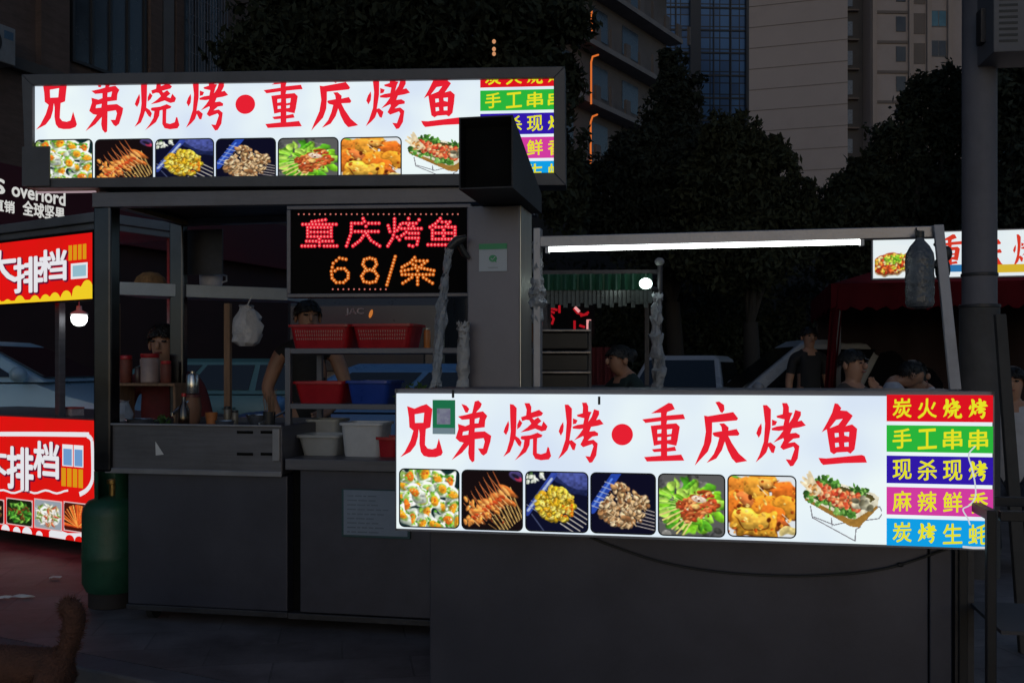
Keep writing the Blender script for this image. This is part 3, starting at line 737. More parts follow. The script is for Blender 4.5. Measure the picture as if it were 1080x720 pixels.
b = MB(); b.fbox(FU, n0[0] - .05, n1[0], LIP - .012, LIP - .002, n1[1] - .03, n0[1]); b.build('cover_plate', mat('dark_sign_frame', ()), rs)
e0, e1 = FU.hit(36, 200.5), FU.hit(98, 200.5)
b = MB(); b.fbox(FU, e0[0], e1[0], .02, .035, e0[1] - .012, e0[1] - .004); b.build('light_leak_strip', glow('strip_pink', (.5, .36, .40), .7), rs)
# ------------------------------------------------------------------ rear stall
rs2 = thing('cooking_stall', 'rear steel food stall with posts, roof and deep counter beside the green gas cylinder', 'stall', FB.at(1.0, .4, 0), YAW)
hz = lambda x, y, bb=0.0: FB.hit(x, y, bb)
A0 = hz(112, 450)[0]; A1 = hz(297, 450)[0]; zc = hz(112, 447)[1]; za = hz(112, 497)[1]
aEnd = hz(545, 490)[0]
b = MB()
b.fbox(FB, A0, A1, 0, .012, za, zc); b.fbox(FB, A0, A1, .8, .812, za, zc); b.fbox(FB, A0, A0 + .012, .0125, .7995, za, zc); b.fbox(FB, A1 - .012, A1, .0125, .7995, za, zc)
b.fbox(FB, A0 + .0125, A1 - .0125, .0125, .7995, zc - .045, zc - .03); b.build('counter', steel, rs2, bevel=.003)
b = MB(); b.fbox(FB, A0 - .01, A1 + .004, -.016, .0, zc - .004, zc + .006); b.fbox(FB, A0 + .0, A1 + .004, -.012, .0, za - .006, za + .02); b.build('counter_rim', steel_pale, rs2, bevel=.002)
for (x0, x1, y) in [(250,267,455.5),(275,291,455.5),(250,267,478.5),(275,291,478.5)]:
    a0, z = hz(x0, y); a1, _ = hz(x1, y); b = MB(); b.fbox(FB, a0, a1, -.003, -.0005, z - .007, z + .007); b.build('slot', dull_black, rs2, bevel=.001)
b = MB(); a0, z1 = hz(288, 452); a1, z0 = hz(295.5, 486); b.fbox(FB, a0, a1, -.010, -.0035, z0, z1); b.build('bracket', steel_pale, rs2, bevel=.002)
b = MB(); tp = [hz(164, 465), hz(173, 479), hz(164.5, 480)]
b.poly([tp], lambda a, z: FB.at(a, -.002, z)); b.build('sticker', paper, rs2)
C0 = hz(135, 550, .04)[0]; C1 = hz(303, 550, .04)[0]; zt1 = za - .006; zb1 = hz(135, 636, .04)[1]
b = MB(); b.fbox(FB, C0, C1, .04, .78, zb1, zt1); b.build('cabinet', steel_grime, rs2, bevel=.004)
b = MB(); b.fbox(FB, C0 - .006, C1 + .004, .032, .79, zb1 - .03, zb1 - .001); b.build('base_frame', steel_dark, rs2, bevel=.003)
D0 = hz(316, 550, .04)[0]
zl2 = hz(380, 485)[1]; zl1 = hz(380, 497)[1]
b = MB(); b.fbox(FB, C1 + .006, aEnd, .0, .82, zl1, zl2); b.build('worktop', steel, rs2, bevel=.003)
b = MB(); b.fbox(FB, D0, aEnd - .01, .045, .78, zb1 - .0, zl1 - .002); b.build('cabinet', steel_grime, rs2, bevel=.004)
b = MB(); b.fbox(FB, C1 + .006, D0 - .002, .10, .7, zb1 - .03, zl1 - .003); b.build('gap_shade_panel', dull_black, rs2)  # black panel stands for the shade between the two cabinets
b = MB(); b.fbox(FB, C1 + .006, aEnd - .006, .034, .79, zb1 - .034, zb1 - .004); b.build('base_frame', steel_dark, rs2, bevel=.003)
for a in (C0 + .10, aEnd - .12):
    for bb in (.12, .7):
        c = FB.at(a, bb, 0)
        b = MB(); b.tube([c + FB.u * -.018 + Vector((0, 0, .05)), c + FB.u * .018 + Vector((0, 0, .05))], .05, 18)
        w = b.build('caster', rubber, rs2, smooth=True)
        b = MB(); b.fbox(FB, a - .03, a - .022, bb - .03, bb + .03, .045, zb1 - .03); b.fbox(FB, a + .022, a + .03, bb - .03, bb + .03, .045, zb1 - .03); b.fbox(FB, a - .03, a + .03, bb - .035, bb + .035, zb1 - .038, zb1 - .030)
        b.build('fork', steel_pale, w)
zr = FU.hit(300, 201)[1]
def post(x0, x1, bb, z0, d=.05, m=steel_dark, name='post'):
    a0 = hz(x0, 300, bb)[0]; a1 = hz(x1, 300, bb)[0]
    b = MB(); b.fbox(FB, a0, a1, bb, bb + d, z0, zr); return b.build(name, m, rs2, bevel=.012, seg=4)
post(98, 116.5, -.02, za - .0, .09, mat('post_steel', (.075, .075, .085), .2, 1.0, .15, 4, dirt=.4), 'corner_post')
post(178, 193, .8, zc - .0, .06, mat('post_steel', ()), 'corner_post')
aR_ = hz(520, 300)[0]
b = MB(); b.fbox(FB, aR_, aR_ + .05, .02, .07, zl2, zr); b.build('corner_post', steel, rs2, bevel=.003)
aR3 = hz(528, 300, .8)[0]
b = MB(); b.fbox(FB, aR3, aR3 + .05, .78, .83, zl2, zr); b.build('corner_post', steel, rs2, bevel=.003)
aL_ = hz(98, 300, -.02)[0]
z0f = hz(300, 214)[1]
ub0, ub1 = FU.hit(97, 214)[0], FU.hit(556, 214)[0]; uz0, uz1 = FU.hit(300, 216)[1], FU.hit(300, 200)[1]
b = MB(); b.fbox(FU, ub0, ub1, -.0, .05, uz0, uz1); b.build('roof_beam', steel, rs2, bevel=.003)
zb_ = FB.hit(250, 236, .82)[1]
b = MB(); b.fbox(FB, aL_ + .02, aR_ + .05, .81, .86, zb_, zb_ + .07); b.build('roof_beam', steel_pale, rs2, bevel=.003)
b = MB(); b.fbox(FB, aL_ + .0, aL_ + .05, .032, .808, zb_ + .0, zb_ + .07); b.build('roof_beam', steel, rs2, bevel=.003)
b = MB(); b.fbox(FB, aL_ + .055, aL_ + .075, .06, .79, zb_ - .004, zb_ + .02); b.build('trim_strip', mat('gold_trim', (.35, .22, .08), .35, .6, .3, 20), rs2)
b = MB(); b.fbox(FU, ub0, ub1, .051, .95, uz1 - .012, uz1 + .004); b.build('roof_panel', steel_dark, rs2)
# back upright battens
for (x0, x1) in [(119, 125), (237, 243)]:
    a0 = FB.hit(x0, 300, .84)[0]; a1 = FB.hit(x1, 300, .84)[0]; zt_ = FB.hit(x0, 320, .84)[1]
    b = MB(); b.fbox(FB, a0, a1, .83, .86, zc - .04, zt_); b.build('batten', wood, rs2)
# hanging shelf
sh = [P(122, 297, 5.75), P(303, 304, 6.2)]; dn = FB.b * .32
b = MB(); hgt = .075
b.hexa([sh[0] - Vector((0,0,hgt)), sh[1] - Vector((0,0,hgt)), sh[1] + dn - Vector((0,0,hgt)), sh[0] + dn - Vector((0,0,hgt)), sh[0], sh[1], sh[1] + dn, sh[0] + dn]); b.build('shelf', mat('shelf_board', (.46, .50, .56), .5, .2, .1, 3, dirt=.3), rs2, bevel=.003)
b = MB(); b.fbox(FB, FB.hit(196,300,.95)[0], FB.hit(236,300,.95)[0], .93, .945, FB.hit(200,290,.95)[1], FB.hit(200,243,.95)[1]); b.build('hood_panel', steel_dark, rs2)
# small wooden spice shelf behind the man side
zs = FB.hit(150, 404, .62)[1]; aS0 = FB.hit(122, 404, .62)[0]; aS1 = FB.hit(184, 404, .62)[0]
b = MB(); b.fbox(FB, aS0, aS1, .62, .80, zs - .015, zs); b.fbox(FB, aS0, aS0 + .015, .63, .79, zc - .03, zs - .016); b.fbox(FB, aS1 - .015, aS1, .63, .79, zc - .03, zs - .016); b.build('spice_shelf', wood, rs2)

# ------------------------------------------------------------------ LED board: letters made of dots along brush-free strokes
_l = P(303, 217, 4.97); _r = P(497, 217, 4.9)
FL = Frame(_l, math.atan2(_r.y - _l.y, _r.x - _l.x))
lz = lambda x, y: FL.hit(x, y)
LA0, LZ1 = lz(303, 217.5); LA1, LZ0 = lz(497, 313)
led = thing('led_board', 'black framed display with red and orange dotted characters and the price 68', 'led sign', FL.at((LA0+LA1)/2, 0, LZ0), FL.yaw)
b = MB(); b.fbox(FL, LA0 + .02, LA1 - .02, .002, .05, LZ0 + .02, LZ1 - .02); b.build('display_panel', mat('led_black', (.004, .003, .003), .7, spec=.08), led)
b = MB(); e = .02
b.fbox(FL, LA0, LA1, -.012, .055, LZ1 - e, LZ1); b.fbox(FL, LA0, LA1, -.012, .055, LZ0, LZ0 + e)
b.fbox(FL, LA0, LA0 + e, -.012, .055, LZ0 + e, LZ1 - e); b.fbox(FL, LA1 - e, LA1, -.012, .055, LZ0 + e, LZ1 - e); b.build('frame', steel, led, bevel=.003)
# strokes in a 0..10 box, y down
LED_CH = {
 '重': [[(6.6,.3),(3,1)],[(.6,1.9),(9.4,1.9)],[(1.9,3),(8.1,3),(8.1,6.2),(1.9,6.2),(1.9,3)],[(1.9,4.6),(8.1,4.6)],[(5,1),(5,9.4)],[(1.6,7.8),(8.4,7.8)],[(.4,9.5),(9.6,9.5)]],
 '庆': [[(5,.2),(5.4,1.2)],[(1.8,1.8),(9.4,1.8)],[(1.8,1.8),(1.7,5),(.4,9.5)],[(2.8,4.6),(9.2,4.6)],[(5.8,2.8),(5.6,5.2),(4.2,7.6),(2.2,9.5)],[(5.9,5.2),(7.2,7.6),(9.6,9.5)]],
 '烤': [[(.4,2.6),(.9,4.6)],[(3.9,2.2),(3,4.2)],[(2.2,.3),(2.2,4.6),(1.6,7),(.3,9.5)],[(2.3,5.6),(3.6,7.4)],[(4.6,1.8),(8.4,1.8)],[(6.2,.2),(6.2,3.6)],[(4.2,3.6),(9.8,3.6)],[(9.2,.6),(7,3.6),(4.2,6)],[(5.6,5.2),(9,5.2)],[(5.9,5.2),(5.5,6.8),(9,6.8),(8.6,9),(7.4,9.6),(6.4,9.3)]],
 '鱼': [[(4,.2),(2.6,2),(1,3.2)],[(3.4,1.4),(6.8,1.4),(5.6,3)],[(1.7,3.2),(8.3,3.2),(8.3,7.4),(1.7,7.4),(1.7,3.2)],[(1.7,5.3),(8.3,5.3)],[(5,3.2),(5,7.4)],[(.4,9.4),(9.6,9.4)]],
 '条': [[(4.2,.2),(3,2),(.8,3.6)],[(3.6,1.4),(7.6,1.4),(5.4,3.6),(.6,5)],[(3,2.2),(6,3.9),(9.4,4.8)],[(.8,6.2),(9.2,6.2)],[(5,4.8),(5,9.6)],[(3.4,7.2),(1,9.2)],[(6.6,7.2),(9,9.2)]],
 '6': [[(7.4,.9),(4.8,.4),(2.4,2.4),(1.7,5.4),(2,8),(3.6,9.6),(6.4,9.6),(8.2,8),(8.3,6),(6.8,4.4),(4.2,4.4),(2,6)]],
 '8': [[(5,.4),(2.8,1),(2.2,2.8),(3.4,4.4),(5,4.8),(7,5.4),(8.3,7.2),(7.4,9.2),(5,9.7),(2.6,9.2),(1.7,7.2),(3,5.4),(5,4.8),(6.6,4.4),(7.8,2.8),(7.2,1),(5,.4)]],
 '/': [[(7.6,.2),(2.4,9.8)]],
}
def led_dots(specs, d, r):
    """dots every d along each stroke, no two closer than .62 d"""
    pts = []
    for ch, x0, y0, x1, y1 in specs:
        for stq in LED_CH[ch]:
            q = [(x0 + x/10*(x1-x0), y0 + y/10*(y1-y0)) for x, y in stq]; carry = 0
            for (ax, ay), (bx, by) in zip(q, q[1:]):
                L = math.hypot(bx-ax, by-ay); n = max(1, round(L / d))
                for k in range(n + 1):
                    p = (ax + (bx-ax)*k/n, ay + (by-ay)*k/n)
                    if all(math.hypot(p[0]-o[0], p[1]-o[1]) > .62*d for o in pts): pts.append(p)
    return pts
def led_mesh(name, pts, m, rpx, k=0.0):
    b = MB()
    for (x, y) in pts:
        a, z = lz(x, y); rr = rpx * 4.95 / F
        vs = [FL.at(a + rr*math.cos(t*math.pi/4), -.001, z + rr*math.sin(t*math.pi/4)) for t in range(8)] + [FL.at(a, -.004, z)]
        b.add(vs, [(i, (i+1) % 8, 8) for i in range(8)])
    return b.build(name, m, led)
ledr = glow('led_red', (1.0, .022, .05), .8); ledh = glow('led_red_core', (1.0, .40, .36), 1.0)
ledo = glow('led_orange', (.85, .16, .015), .7); ledoh = glow('led_orange_core', (1.0, .62, .22), 1.0)
SPEC = [('重',317,231,357,261),('庆',364,230,402,261),('烤',408,230,445,261),('鱼',450,230,486,260),('6',345,271,372,299),('8',377,271,403,299),('/',404,270,421,301),('条',421,271,460,301)]
top_pts = [(315 + i*5.6, 226) for i in range(31)]; bot_pts = [(351 + i*5.6, 305) for i in range(11)]
led_dim = glow('led_dim', (.9, .25, .2), .6)
led_mesh('border_dots', top_pts, led_dim, .95); led_mesh('border_dots', bot_pts, led_dim, .95)
def led_core(name, pts, m, rpx):
    b = MB()
    for (x, y) in pts:
        a, z = lz(x, y); rr = rpx * 4.95 / F
        b.add([FL.at(a + rr*math.cos(t*math.pi/3), -.0055, z + rr*math.sin(t*math.pi/3)) for t in range(6)], [tuple(range(6))])
    return b.build(name, m, led)
for k, sp_ in enumerate(SPEC):
    pts = led_dots([sp_], 3.5, 1); rd = k < 4
    o = led_mesh('led_character', pts, ledr if rd else ledo, 2.1 if rd else 2.0)
    c_ = led_core('diodes', pts, ledh if rd else ledoh, .8); c_.parent = o

# ------------------------------------------------------------------ rack and the things in it
rb = .30
rk = thing('shelf_rack', 'grey metal rack with two shelves on the worktop under the dotted display', 'rack', FB.at(hz(395,400,rb)[0], rb + .2, zl2), YAW)
aK0 = hz(301, 400, rb)[0]; aK1 = aEnd - .02
sz = [hz(380, 367, rb)[1], hz(380, 426, rb)[1]]
for z in sz:
    b = MB(); b.fbox(FB, aK0, aK1, rb, rb + .4, z - .028, z); b.build('shelf', alu, rk, bevel=.002)
for a, bb in ((aK0 - .002, rb - .004), (aK1, rb - .004), (aK0 + .02, rb + .37), (aK1 - .02, rb + .37)):
    b = MB(); b.fbox(FB, a, a + .03, bb, bb + .03, zl2, sz[0] + .002); b.build('upright', alu, rk, bevel=.002)

def rring(c, w, d, r, z, yaw, n=5):
    out = []
    r = min(r, w/2 - 1e-4, d/2 - 1e-4)
    for cx, cy, s in ((w/2-r, d/2-r, 0), (-w/2+r, d/2-r, 1), (-w/2+r, -d/2+r, 2), (w/2-r, -d/2+r, 3)):
        for j in range(n):
            an = math.pi/2*(s + j/(n-1)); x, y = cx + r*math.cos(an), cy + r*math.sin(an)
            out.append(Vector((c[0] + x*math.cos(yaw) - y*math.sin(yaw), c[1] + x*math.sin(yaw) + y*math.cos(yaw), z)))
    return out
def loft(b, rings, cap0=True, cap1=True, mi=0):
    n = len(rings[0]); k = len(b.v)
    for rg in rings: b.v += rg
    for i in range(len(rings)-1):
        for j in range(n):
            p = k+i*n+j; q = k+i*n+(j+1) % n; b.f.append((p, q, q+n, p+n)); b.m.append(mi)
    if cap0: b.f.append(tuple(k+j for j in reversed(range(n)))); b.m.append(mi)
    if cap1: b.f.append(tuple(k+(len(rings)-1)*n+j for j in range(n))); b.m.append(mi)
def tub(name, label, cat, c, w, d, h, m, taper=.82, lip=.012, r=.03, group=None, holes=False, yaw=YAW, fill=None, t=.004):
    th = thing(name, label, cat, c, yaw, group)
    z = c.z; b = MB()
    prof = [(taper, 0), (1, h - lip*.9)]
    loft(b, [rring(c, w*taper, d*taper, r, z, yaw), rring(c, w*(taper+.02), d*(taper+.02), r, z+h*.06, yaw), rring(c, w, d, r, z+h, yaw),
             rring(c, w-2*t, d-2*t, r, z+h, yaw), rring(c, w*taper-2*t, d*taper-2*t, r, z+t, yaw)])
    b.build('basin', m, th, smooth=True)
    b = MB(); loft(b, [rring(c, w+2*lip*.7, d+2*lip*.7, r, z+h-lip, yaw), rring(c, w+2*lip*.7, d+2*lip*.7, r, z+h+.001, yaw), rring(c, w-.001, d-.001, r, z+h+.001, yaw), rring(c, w-.001, d-.001, r, z+h-lip, yaw)], False, False)
    b.build('rim', m, th, smooth=True)
    if holes:
        b = MB(); sl = mat('slot_light', (.34, .15, .13), .6)  # pale colour stands for light passing through the slots
        n = int(w / .016); fr = Frame(c, yaw)
        for row in range(3):
            zz = h*(.42 + row*.15)
            k = taper + (1-taper)*zz/h
            for i in range(n):
                x = (i+.5)/n*w*.84*k - w*.42*k
                b.fbox(fr, x-.0028, x+.0028, -d*k/2-.0012, -d*k/2+.003, z+zz-.008, z+zz+.008)
        b.build('slots', sl, th)
    return th
def onsh(x, bb, z): return FB.at(hz(x, 400, bb)[0], bb, z)
wpx = lambda n, Y=5.2: n / F * Y
tub('plastic_basket', 'red slotted plastic basket at the left end of the rack above the red tub', 'basket', onsh(345, .45, sz[0]), wpx(68), .24, .125, redp, .86, holes=True, group='red baskets on the rack')
tub('plastic_basket', 'red slotted plastic basket on the top shelf beside the orange tin', 'basket', onsh(410, .44, sz[0]), wpx(66), .24, .125, redp, .84, holes=True, group='red baskets on the rack')
tub('plastic_tub', 'red plastic tub on the lower rack shelf beside the blue tub', 'tub', onsh(345, .46, sz[1]), wpx(56), .26, .115, redp, .82)
tub('plastic_tub', 'blue plastic tub on the lower rack shelf', 'tub', onsh(396, .45, sz[1]), wpx(47), .26, .12, bluep, .84)
tub('clear_tub', 'low clear plastic tub on the steel worktop left of the white bucket', 'tub', onsh(343, .28, zl2), wpx(44), .22, .105, milky, .8)
tub('white_bucket', 'square white plastic bucket on the worktop under the rack', 'bucket', onsh(387, .26, zl2), wpx(44), .2, .17, whitep, .86)
tub('white_lid_box', 'clear stacked food box behind the low clear tub', 'box', onsh(346, .52, zl2), wpx(36), .18, .17, milky, .95)
tub('small_red_tub', 'small red bowl partly hidden by the left edge of the lower lit sign', 'bowl', onsh(412, .24, zl2), wpx(24), .14, .10, redp, .8)
c = onsh(450.5, .42, sz[0])
tn = thing('orange_tin', 'small orange tin on the top rack shelf', 'tin', c)
b = MB(); b.lathe(c, [(.016,0),(.018,.004),(.018,.09),(.015,.096)], 16); b.build('can', mat('orange_paint', (.5,.16,.04), .4), tn, smooth=True)
b = MB(); b.lathe(c + Vector((0,0,.0965)), [(.016,0),(.016,.008)], 16); b.build('lid', mat('tin_lid', (.3,.3,.3), .3, .6), tn, smooth=True)
# greens on the lower shelf right
def leaves(b, c, rx, ry, rz, n, s, rg=rng):
    for _ in range(n):
        v = rg.normal(size=3); v /= np.linalg.norm(v); v *= rg.uniform(.4, 1)
        p = Vector((c[0]+v[0]*rx, c[1]+v[1]*ry, c[2]+abs(v[2])*rz)); d = Vector(rg.normal(size=3)).normalized(); e = d.orthogonal().normalized()
        q = s*rg.uniform(.6, 1.3); b.add([p - d*q, p + e*q*.45, p + d*q, p - e*q*.45], [(0,1,2,3)])
veg = mat('vegetable_green', (.07, .14, .025), .55, 0, .4, 20)
b = MB(); leaves(b, onsh(445, .42, sz[1]), .16, .08, .11, 260, .022)
tag(recenter(b.build('leafy_vegetables', veg)), 'pile of leafy greens on the lower rack shelf behind the lit sign', 'vegetables')
# wrapped poles in front of the rack
b = MB(); k = [P(459,408,4.2), P(462,375,4.22), P(466,330,4.25), P(470,290,4.28), P(474,262,4.3)]
crumple(b, k, [.021,.018,.02,.017,.015], 3)
wp = thing('wrapped_pole', 'tall leaning pole wrapped in crumpled clear film beside the dotted display', 'pole', Vector((k[0].x, k[0].y, 0)))
b.build('film_wrap', film, wp, smooth=True)
b = MB(); b.tube([P(459,408,4.2) + Vector((-.003, 0, -1.1)), k[0]] + k[1:], .012, 10); b.build('pole_core', steel_dark, wp)
b = MB(); b.tube([P(474,262,4.3), P(482,254,4.3), P(492,250,4.3)], [.018,.022,.01], 10); b.tube([P(480,250,4.3), P(490,268,4.33), P(494,272,4.33)], [.012,.016,.01], 8); b.build('top_knot', black_pl, wp, smooth=True)
b = MB(); k = [P(488,410,4.28), P(488.5,380,4.28), P(489,352,4.28), P(489,341,4.28)]
crumple(b, k, [.026,.027,.024,.027], 5, amp=.12)
sp = thing('wrapped_stick', 'short upright stick wrapped in pale film against the steel duct', 'pole', Vector((k[0].x, k[0].y, 0)))
b.build('pale_wrap', mat('pale_wrap', (.36,.35,.35), .6, 0, .2, 10, .5, 40), sp, smooth=True)
b = MB(); b.tube([P(488,410,4.28) - Vector((0,0,1.15)), k[0]], .014, 10); b.build('stick', wood, sp)

# ------------------------------------------------------------------ things on the rear counter
zf = zc - .03
def onc(x, bb, z=None): return FB.at(hz(x, 400, bb)[0], bb, zf if z is None else z)
def jar(label, x, bb, z, r, h, body, lid, name='spice_jar', cat='jar', group=None):
    c = onc(x, bb, z); t = thing(name, label, cat, c, 0, group)
    b = MB(); b.lathe(c, [(r*.9,0),(r,.006),(r,h*.86),(r*.86,h*.92)], 18); b.build('jar_body', body, t, smooth=True)
    b = MB(); b.lathe(c + Vector((0,0,h*.92)), [(r*.95,0),(r*.97,.003),(r*.97,h*.13),(r*.9,h*.15)], 18); b.build('lid', lid, t, smooth=True); return t
chili = mat('chili_powder', (.16,.035,.02), .6, 0, .3, 30); pinkj = mat('clouded_jar', (.32,.22,.2), .35, 0, .2, 12)
jar('squat jar of chilli with a red lid at the left end of the spice shelf', 133, .70, zs + .001, .035, .15, chili, redp)
jar('large pale jar with a red lid in the middle of the spice shelf', 158, .70, zs + .001, .055, .16, pinkj, redp)
jar('slim jar with a red lid next to the corner post on the spice shelf', 175, .70, zs + .001, .03, .12, chili, redp)
jar('small dark jar between the red lidded jars', 145.5, .66, zs + .001, .018, .09, mat('dark_jar', (.05,.02,.02), .3), black_pl)
c = onc(203, .60)
cn = thing('steel_canister', 'steel canister standing on a brown pot on the rear counter', 'canister', c + Vector((0,0,.17)))
b = MB(); b.lathe(c + Vector((0,0,.172)), [(.034,0),(.036,.005),(.036,.10),(.03,.11),(.012,.115),(.012,.125)], 20); b.build('canister_body', mat('bright_steel', (.5,.5,.5), .2, .9, .1, 5), cn, smooth=True)
pt = thing('brown_pot', 'brown clay pot under the steel canister', 'pot', c)
b = MB(); b.lathe(c, [(.036,0),(.045,.02),(.05,.10),(.042,.15)], 20); b.build('pot_body', mat('clay', (.22,.10,.055), .6, 0, .2, 8), pt, smooth=True)
b = MB(); b.lathe(c + Vector((0,0,.151)), [(.047,0),(.047,.012),(.03,.018)], 20); b.build('pot_lid', mat('pot_lid', (.12,.03,.03), .4), pt, smooth=True)
c = onc(223, .4); oc = thing('orange_cup', 'small orange cup on the rear counter', 'cup', c)
b = MB(); loft(b, [rring(c,.05,.05,.02,c.z,0), rring(c,.066,.066,.03,c.z+.075,0), rring(c,.060,.060,.03,c.z+.075,0), rring(c,.046,.046,.02,c.z+.004,0)]); b.build('cup_body', mat('orange_cup', (.42,.14,.04), .5), oc, smooth=True)
c = onc(255, .42)
for i, (x, h) in enumerate([(240,.10),(248,.08)]):
    jar(['tall cloudy bottle by the wood batten on the rear counter', 'short cloudy bottle by the wood batten on the rear counter'][i], x, .45, None, .018, h, mat('dull_bottle', (.16,.14,.11), .3), black_pl, 'sauce_bottle', 'bottle')
# white bag of supplies and tray
def bag(name, label, c, w, h, d, m, hang=None, seed=1):
    r = np.random.default_rng(seed); t = thing(name, label, 'bag', c); b = MB(); n = 18; rings = []
    for i, k in enumerate([0, .1, .3, .5, .7, .85, .95, 1]):
        s = [.55,.85,1,.98,.85,.62,.42,.55][i]; rg = []
        for j in range(n):
            a = 2*math.pi*j/n; q = s*(1 + .14*r.normal())
            rg.append(Vector((c.x + w/2*q*math.cos(a), c.y + d/2*q*math.sin(a), c.z + h*k + .02*h*r.normal()*(0 < k))))
        rings.append(rg)
    loft(b, rings); b.build('bag_body', m, t, smooth=True)
    if hang: 
        b = MB(); b.tube([c + Vector((0,0,h*.97)), hang], .004, 6); b.build('bag_string', whitep, t)
    return t
bagm = mat('bag_white', (.46,.45,.48), .4, 0, .15, 14, .7, 25)
bag('plastic_bag', 'crumpled white plastic bag on the left end of the rear counter', onc(131, .3), .085, .14, .1, bagm, seed=2)
a_, z_ = FB.hit(260, 365, .8)
bag('plastic_bag', 'white plastic bag hanging from the shelf beside the wood batten', FB.at(a_, .8, z_), .17, .235, .12, bagm, FB.at(a_ + .02, .83, FB.hit(260, 312, .83)[1]), seed=5)
c = onc(150, .35); ty = thing('serving_tray', 'shallow metal tray on the rear counter in front of the spice shelf', 'tray', c, YAW)
b = MB(); loft(b, [rring(c,.2,.16,.02,c.z,YAW), rring(c,.24,.2,.02,c.z+.03,YAW), rring(c,.225,.185,.02,c.z+.03,YAW), rring(c,.19,.15,.02,c.z+.004,YAW)]); b.build('tray_body', steel_pale, ty, smooth=True)
b = MB(); leaves(b, Vector((onc(172,.35).x, onc(172,.35).y, zf + .0)), .05, .05, .06, 120, .014)
tag(recenter(b.build('herb_bunch', veg)), 'small bunch of green herbs on the rear counter by the tray', 'vegetables')
for i, (p, q_, l) in enumerate([(P(181,437,5.3), P(198,423,5.45), 'flat steel spatula leaning on the rear counter near the brown pot'), (P(273,448,5.12), P(302,433,5.35), 'long steel spatula lying over the right end of the rear counter')]):
    t = thing('spatula', l, 'spatula', p); d = (q_-p).normalized(); e = Vector((0,0,1)).cross(d).normalized()*.006; f = Vector((0,0,.011))
    m_ = p + (q_-p)*.55
    b = MB(); b.hexa([p-e-f, m_-e-f, m_+e-f, p+e-f, p-e+f, m_-e+f, m_+e+f, p+e+f]); b.build('blade', mat('bright_steel', ()), t, bevel=.002)
    b = MB(); b.tube([m_, q_], .006, 8); b.build('handle', mat('bright_steel', ()), t)
# more kitchen clutter; the steel bowls are added for their glints
bright = mat('bright_steel', ())
for x, bb, r_, h, l in [(148, .16, .075, .05, 'wide steel bowl at the front of the rear counter below the spice shelf'), (237, .16, .05, .045, 'steel bowl between the orange cup and the cloudy bottles'), (272, .5, .065, .06, 'deep steel bowl near the right end of the rear counter')]:
    c = onc(x, bb); t = thing('steel_bowl', l, 'bowl', c, 0, 'steel bowls on the rear counter')
    b = MB(); b.lathe(c, [(r_*.5,0),(r_*.8,h*.4),(r_,h),(r_*1.06,h),(r_*.97,h*.95),(r_*.76,h*.4),(r_*.46,.006)], 26); b.build('bowl_body', bright, t, smooth=True)
c = onc(284, .25); t = thing('skewer_bundle', 'thin wooden skewers in a dark cup near the right end of the rear counter', 'skewers', c)
b = MB(); b.lathe(c, [(.028,0),(.032,.09),(.029,.09),(.026,.006)], 18); b.build('cup', black_pl, t, smooth=True)
r_ = random.Random(4)
b = MB()
for i in range(26):
    a_ = r_.uniform(0, 6.3); q_ = r_.uniform(0, .02); p0 = c + Vector((q_*math.cos(a_), q_*math.sin(a_), .01)); b.tube([p0, p0 + Vector((q_*1.6*math.cos(a_) + r_.uniform(-.01,.01), q_*1.6*math.sin(a_), r_.uniform(.15,.2)))], .0016, 5)
b.build('skewers', wood, t)
c = onc(194, .22); t = thing('oil_bottle', 'dark sauce bottle with a narrow neck in front of the brown pot', 'bottle', c)
b = MB(); b.lathe(c, [(.026,0),(.029,.01),(.029,.10),(.012,.135),(.011,.165)], 20); b.build('bottle_body', mat('sauce_glass', (.02,.008,.004), .1, spec=.8), t, smooth=True)
b = MB(); b.lathe(c + Vector((0,0,.166)), [(.013,0),(.013,.018)], 14); b.build('cap', redp, t, smooth=True)
# on the hanging shelf
c = P(214, 297, 6.05) + FB.b*.1; c.z = P(214, 299.5, 6.0).z
pp = thing('enamel_pot', 'white enamel pot on the hanging shelf of the rear stall', 'pot', c)
b = MB(); b.lathe(c, [(.06,0),(.068,.01),(.07,.085),(.073,.09),(.068,.09),(.064,.01)], 24); b.build('pot_body', mat('enamel', (.5,.48,.52), .3), pp, smooth=True)
b = MB(); b.tube([c + Vector((.066,-.01,.07)), c + Vector((.1,-.015,.06)), c + Vector((.1,-.015,.03)), c + Vector((.068,-.01,.02))], .006, 8); b.build('handle', mat('enamel', ()), pp)
c = P(153, 297, 5.95) + FB.b*.06; c.z = P(153, 298.6, 5.85).z
ht = thing('woven_cover', 'brown woven dome cover on the left end of the hanging shelf', 'cover', c)
b = MB(); b.lathe(c, [(.10,0),(.098,.01),(.08,.05),(.045,.075),(.005,.082)], 26); b.build('dome', mat('straw', (.2,.1,.035), .8, 0, .4, 40, .4, 90), ht, smooth=True)

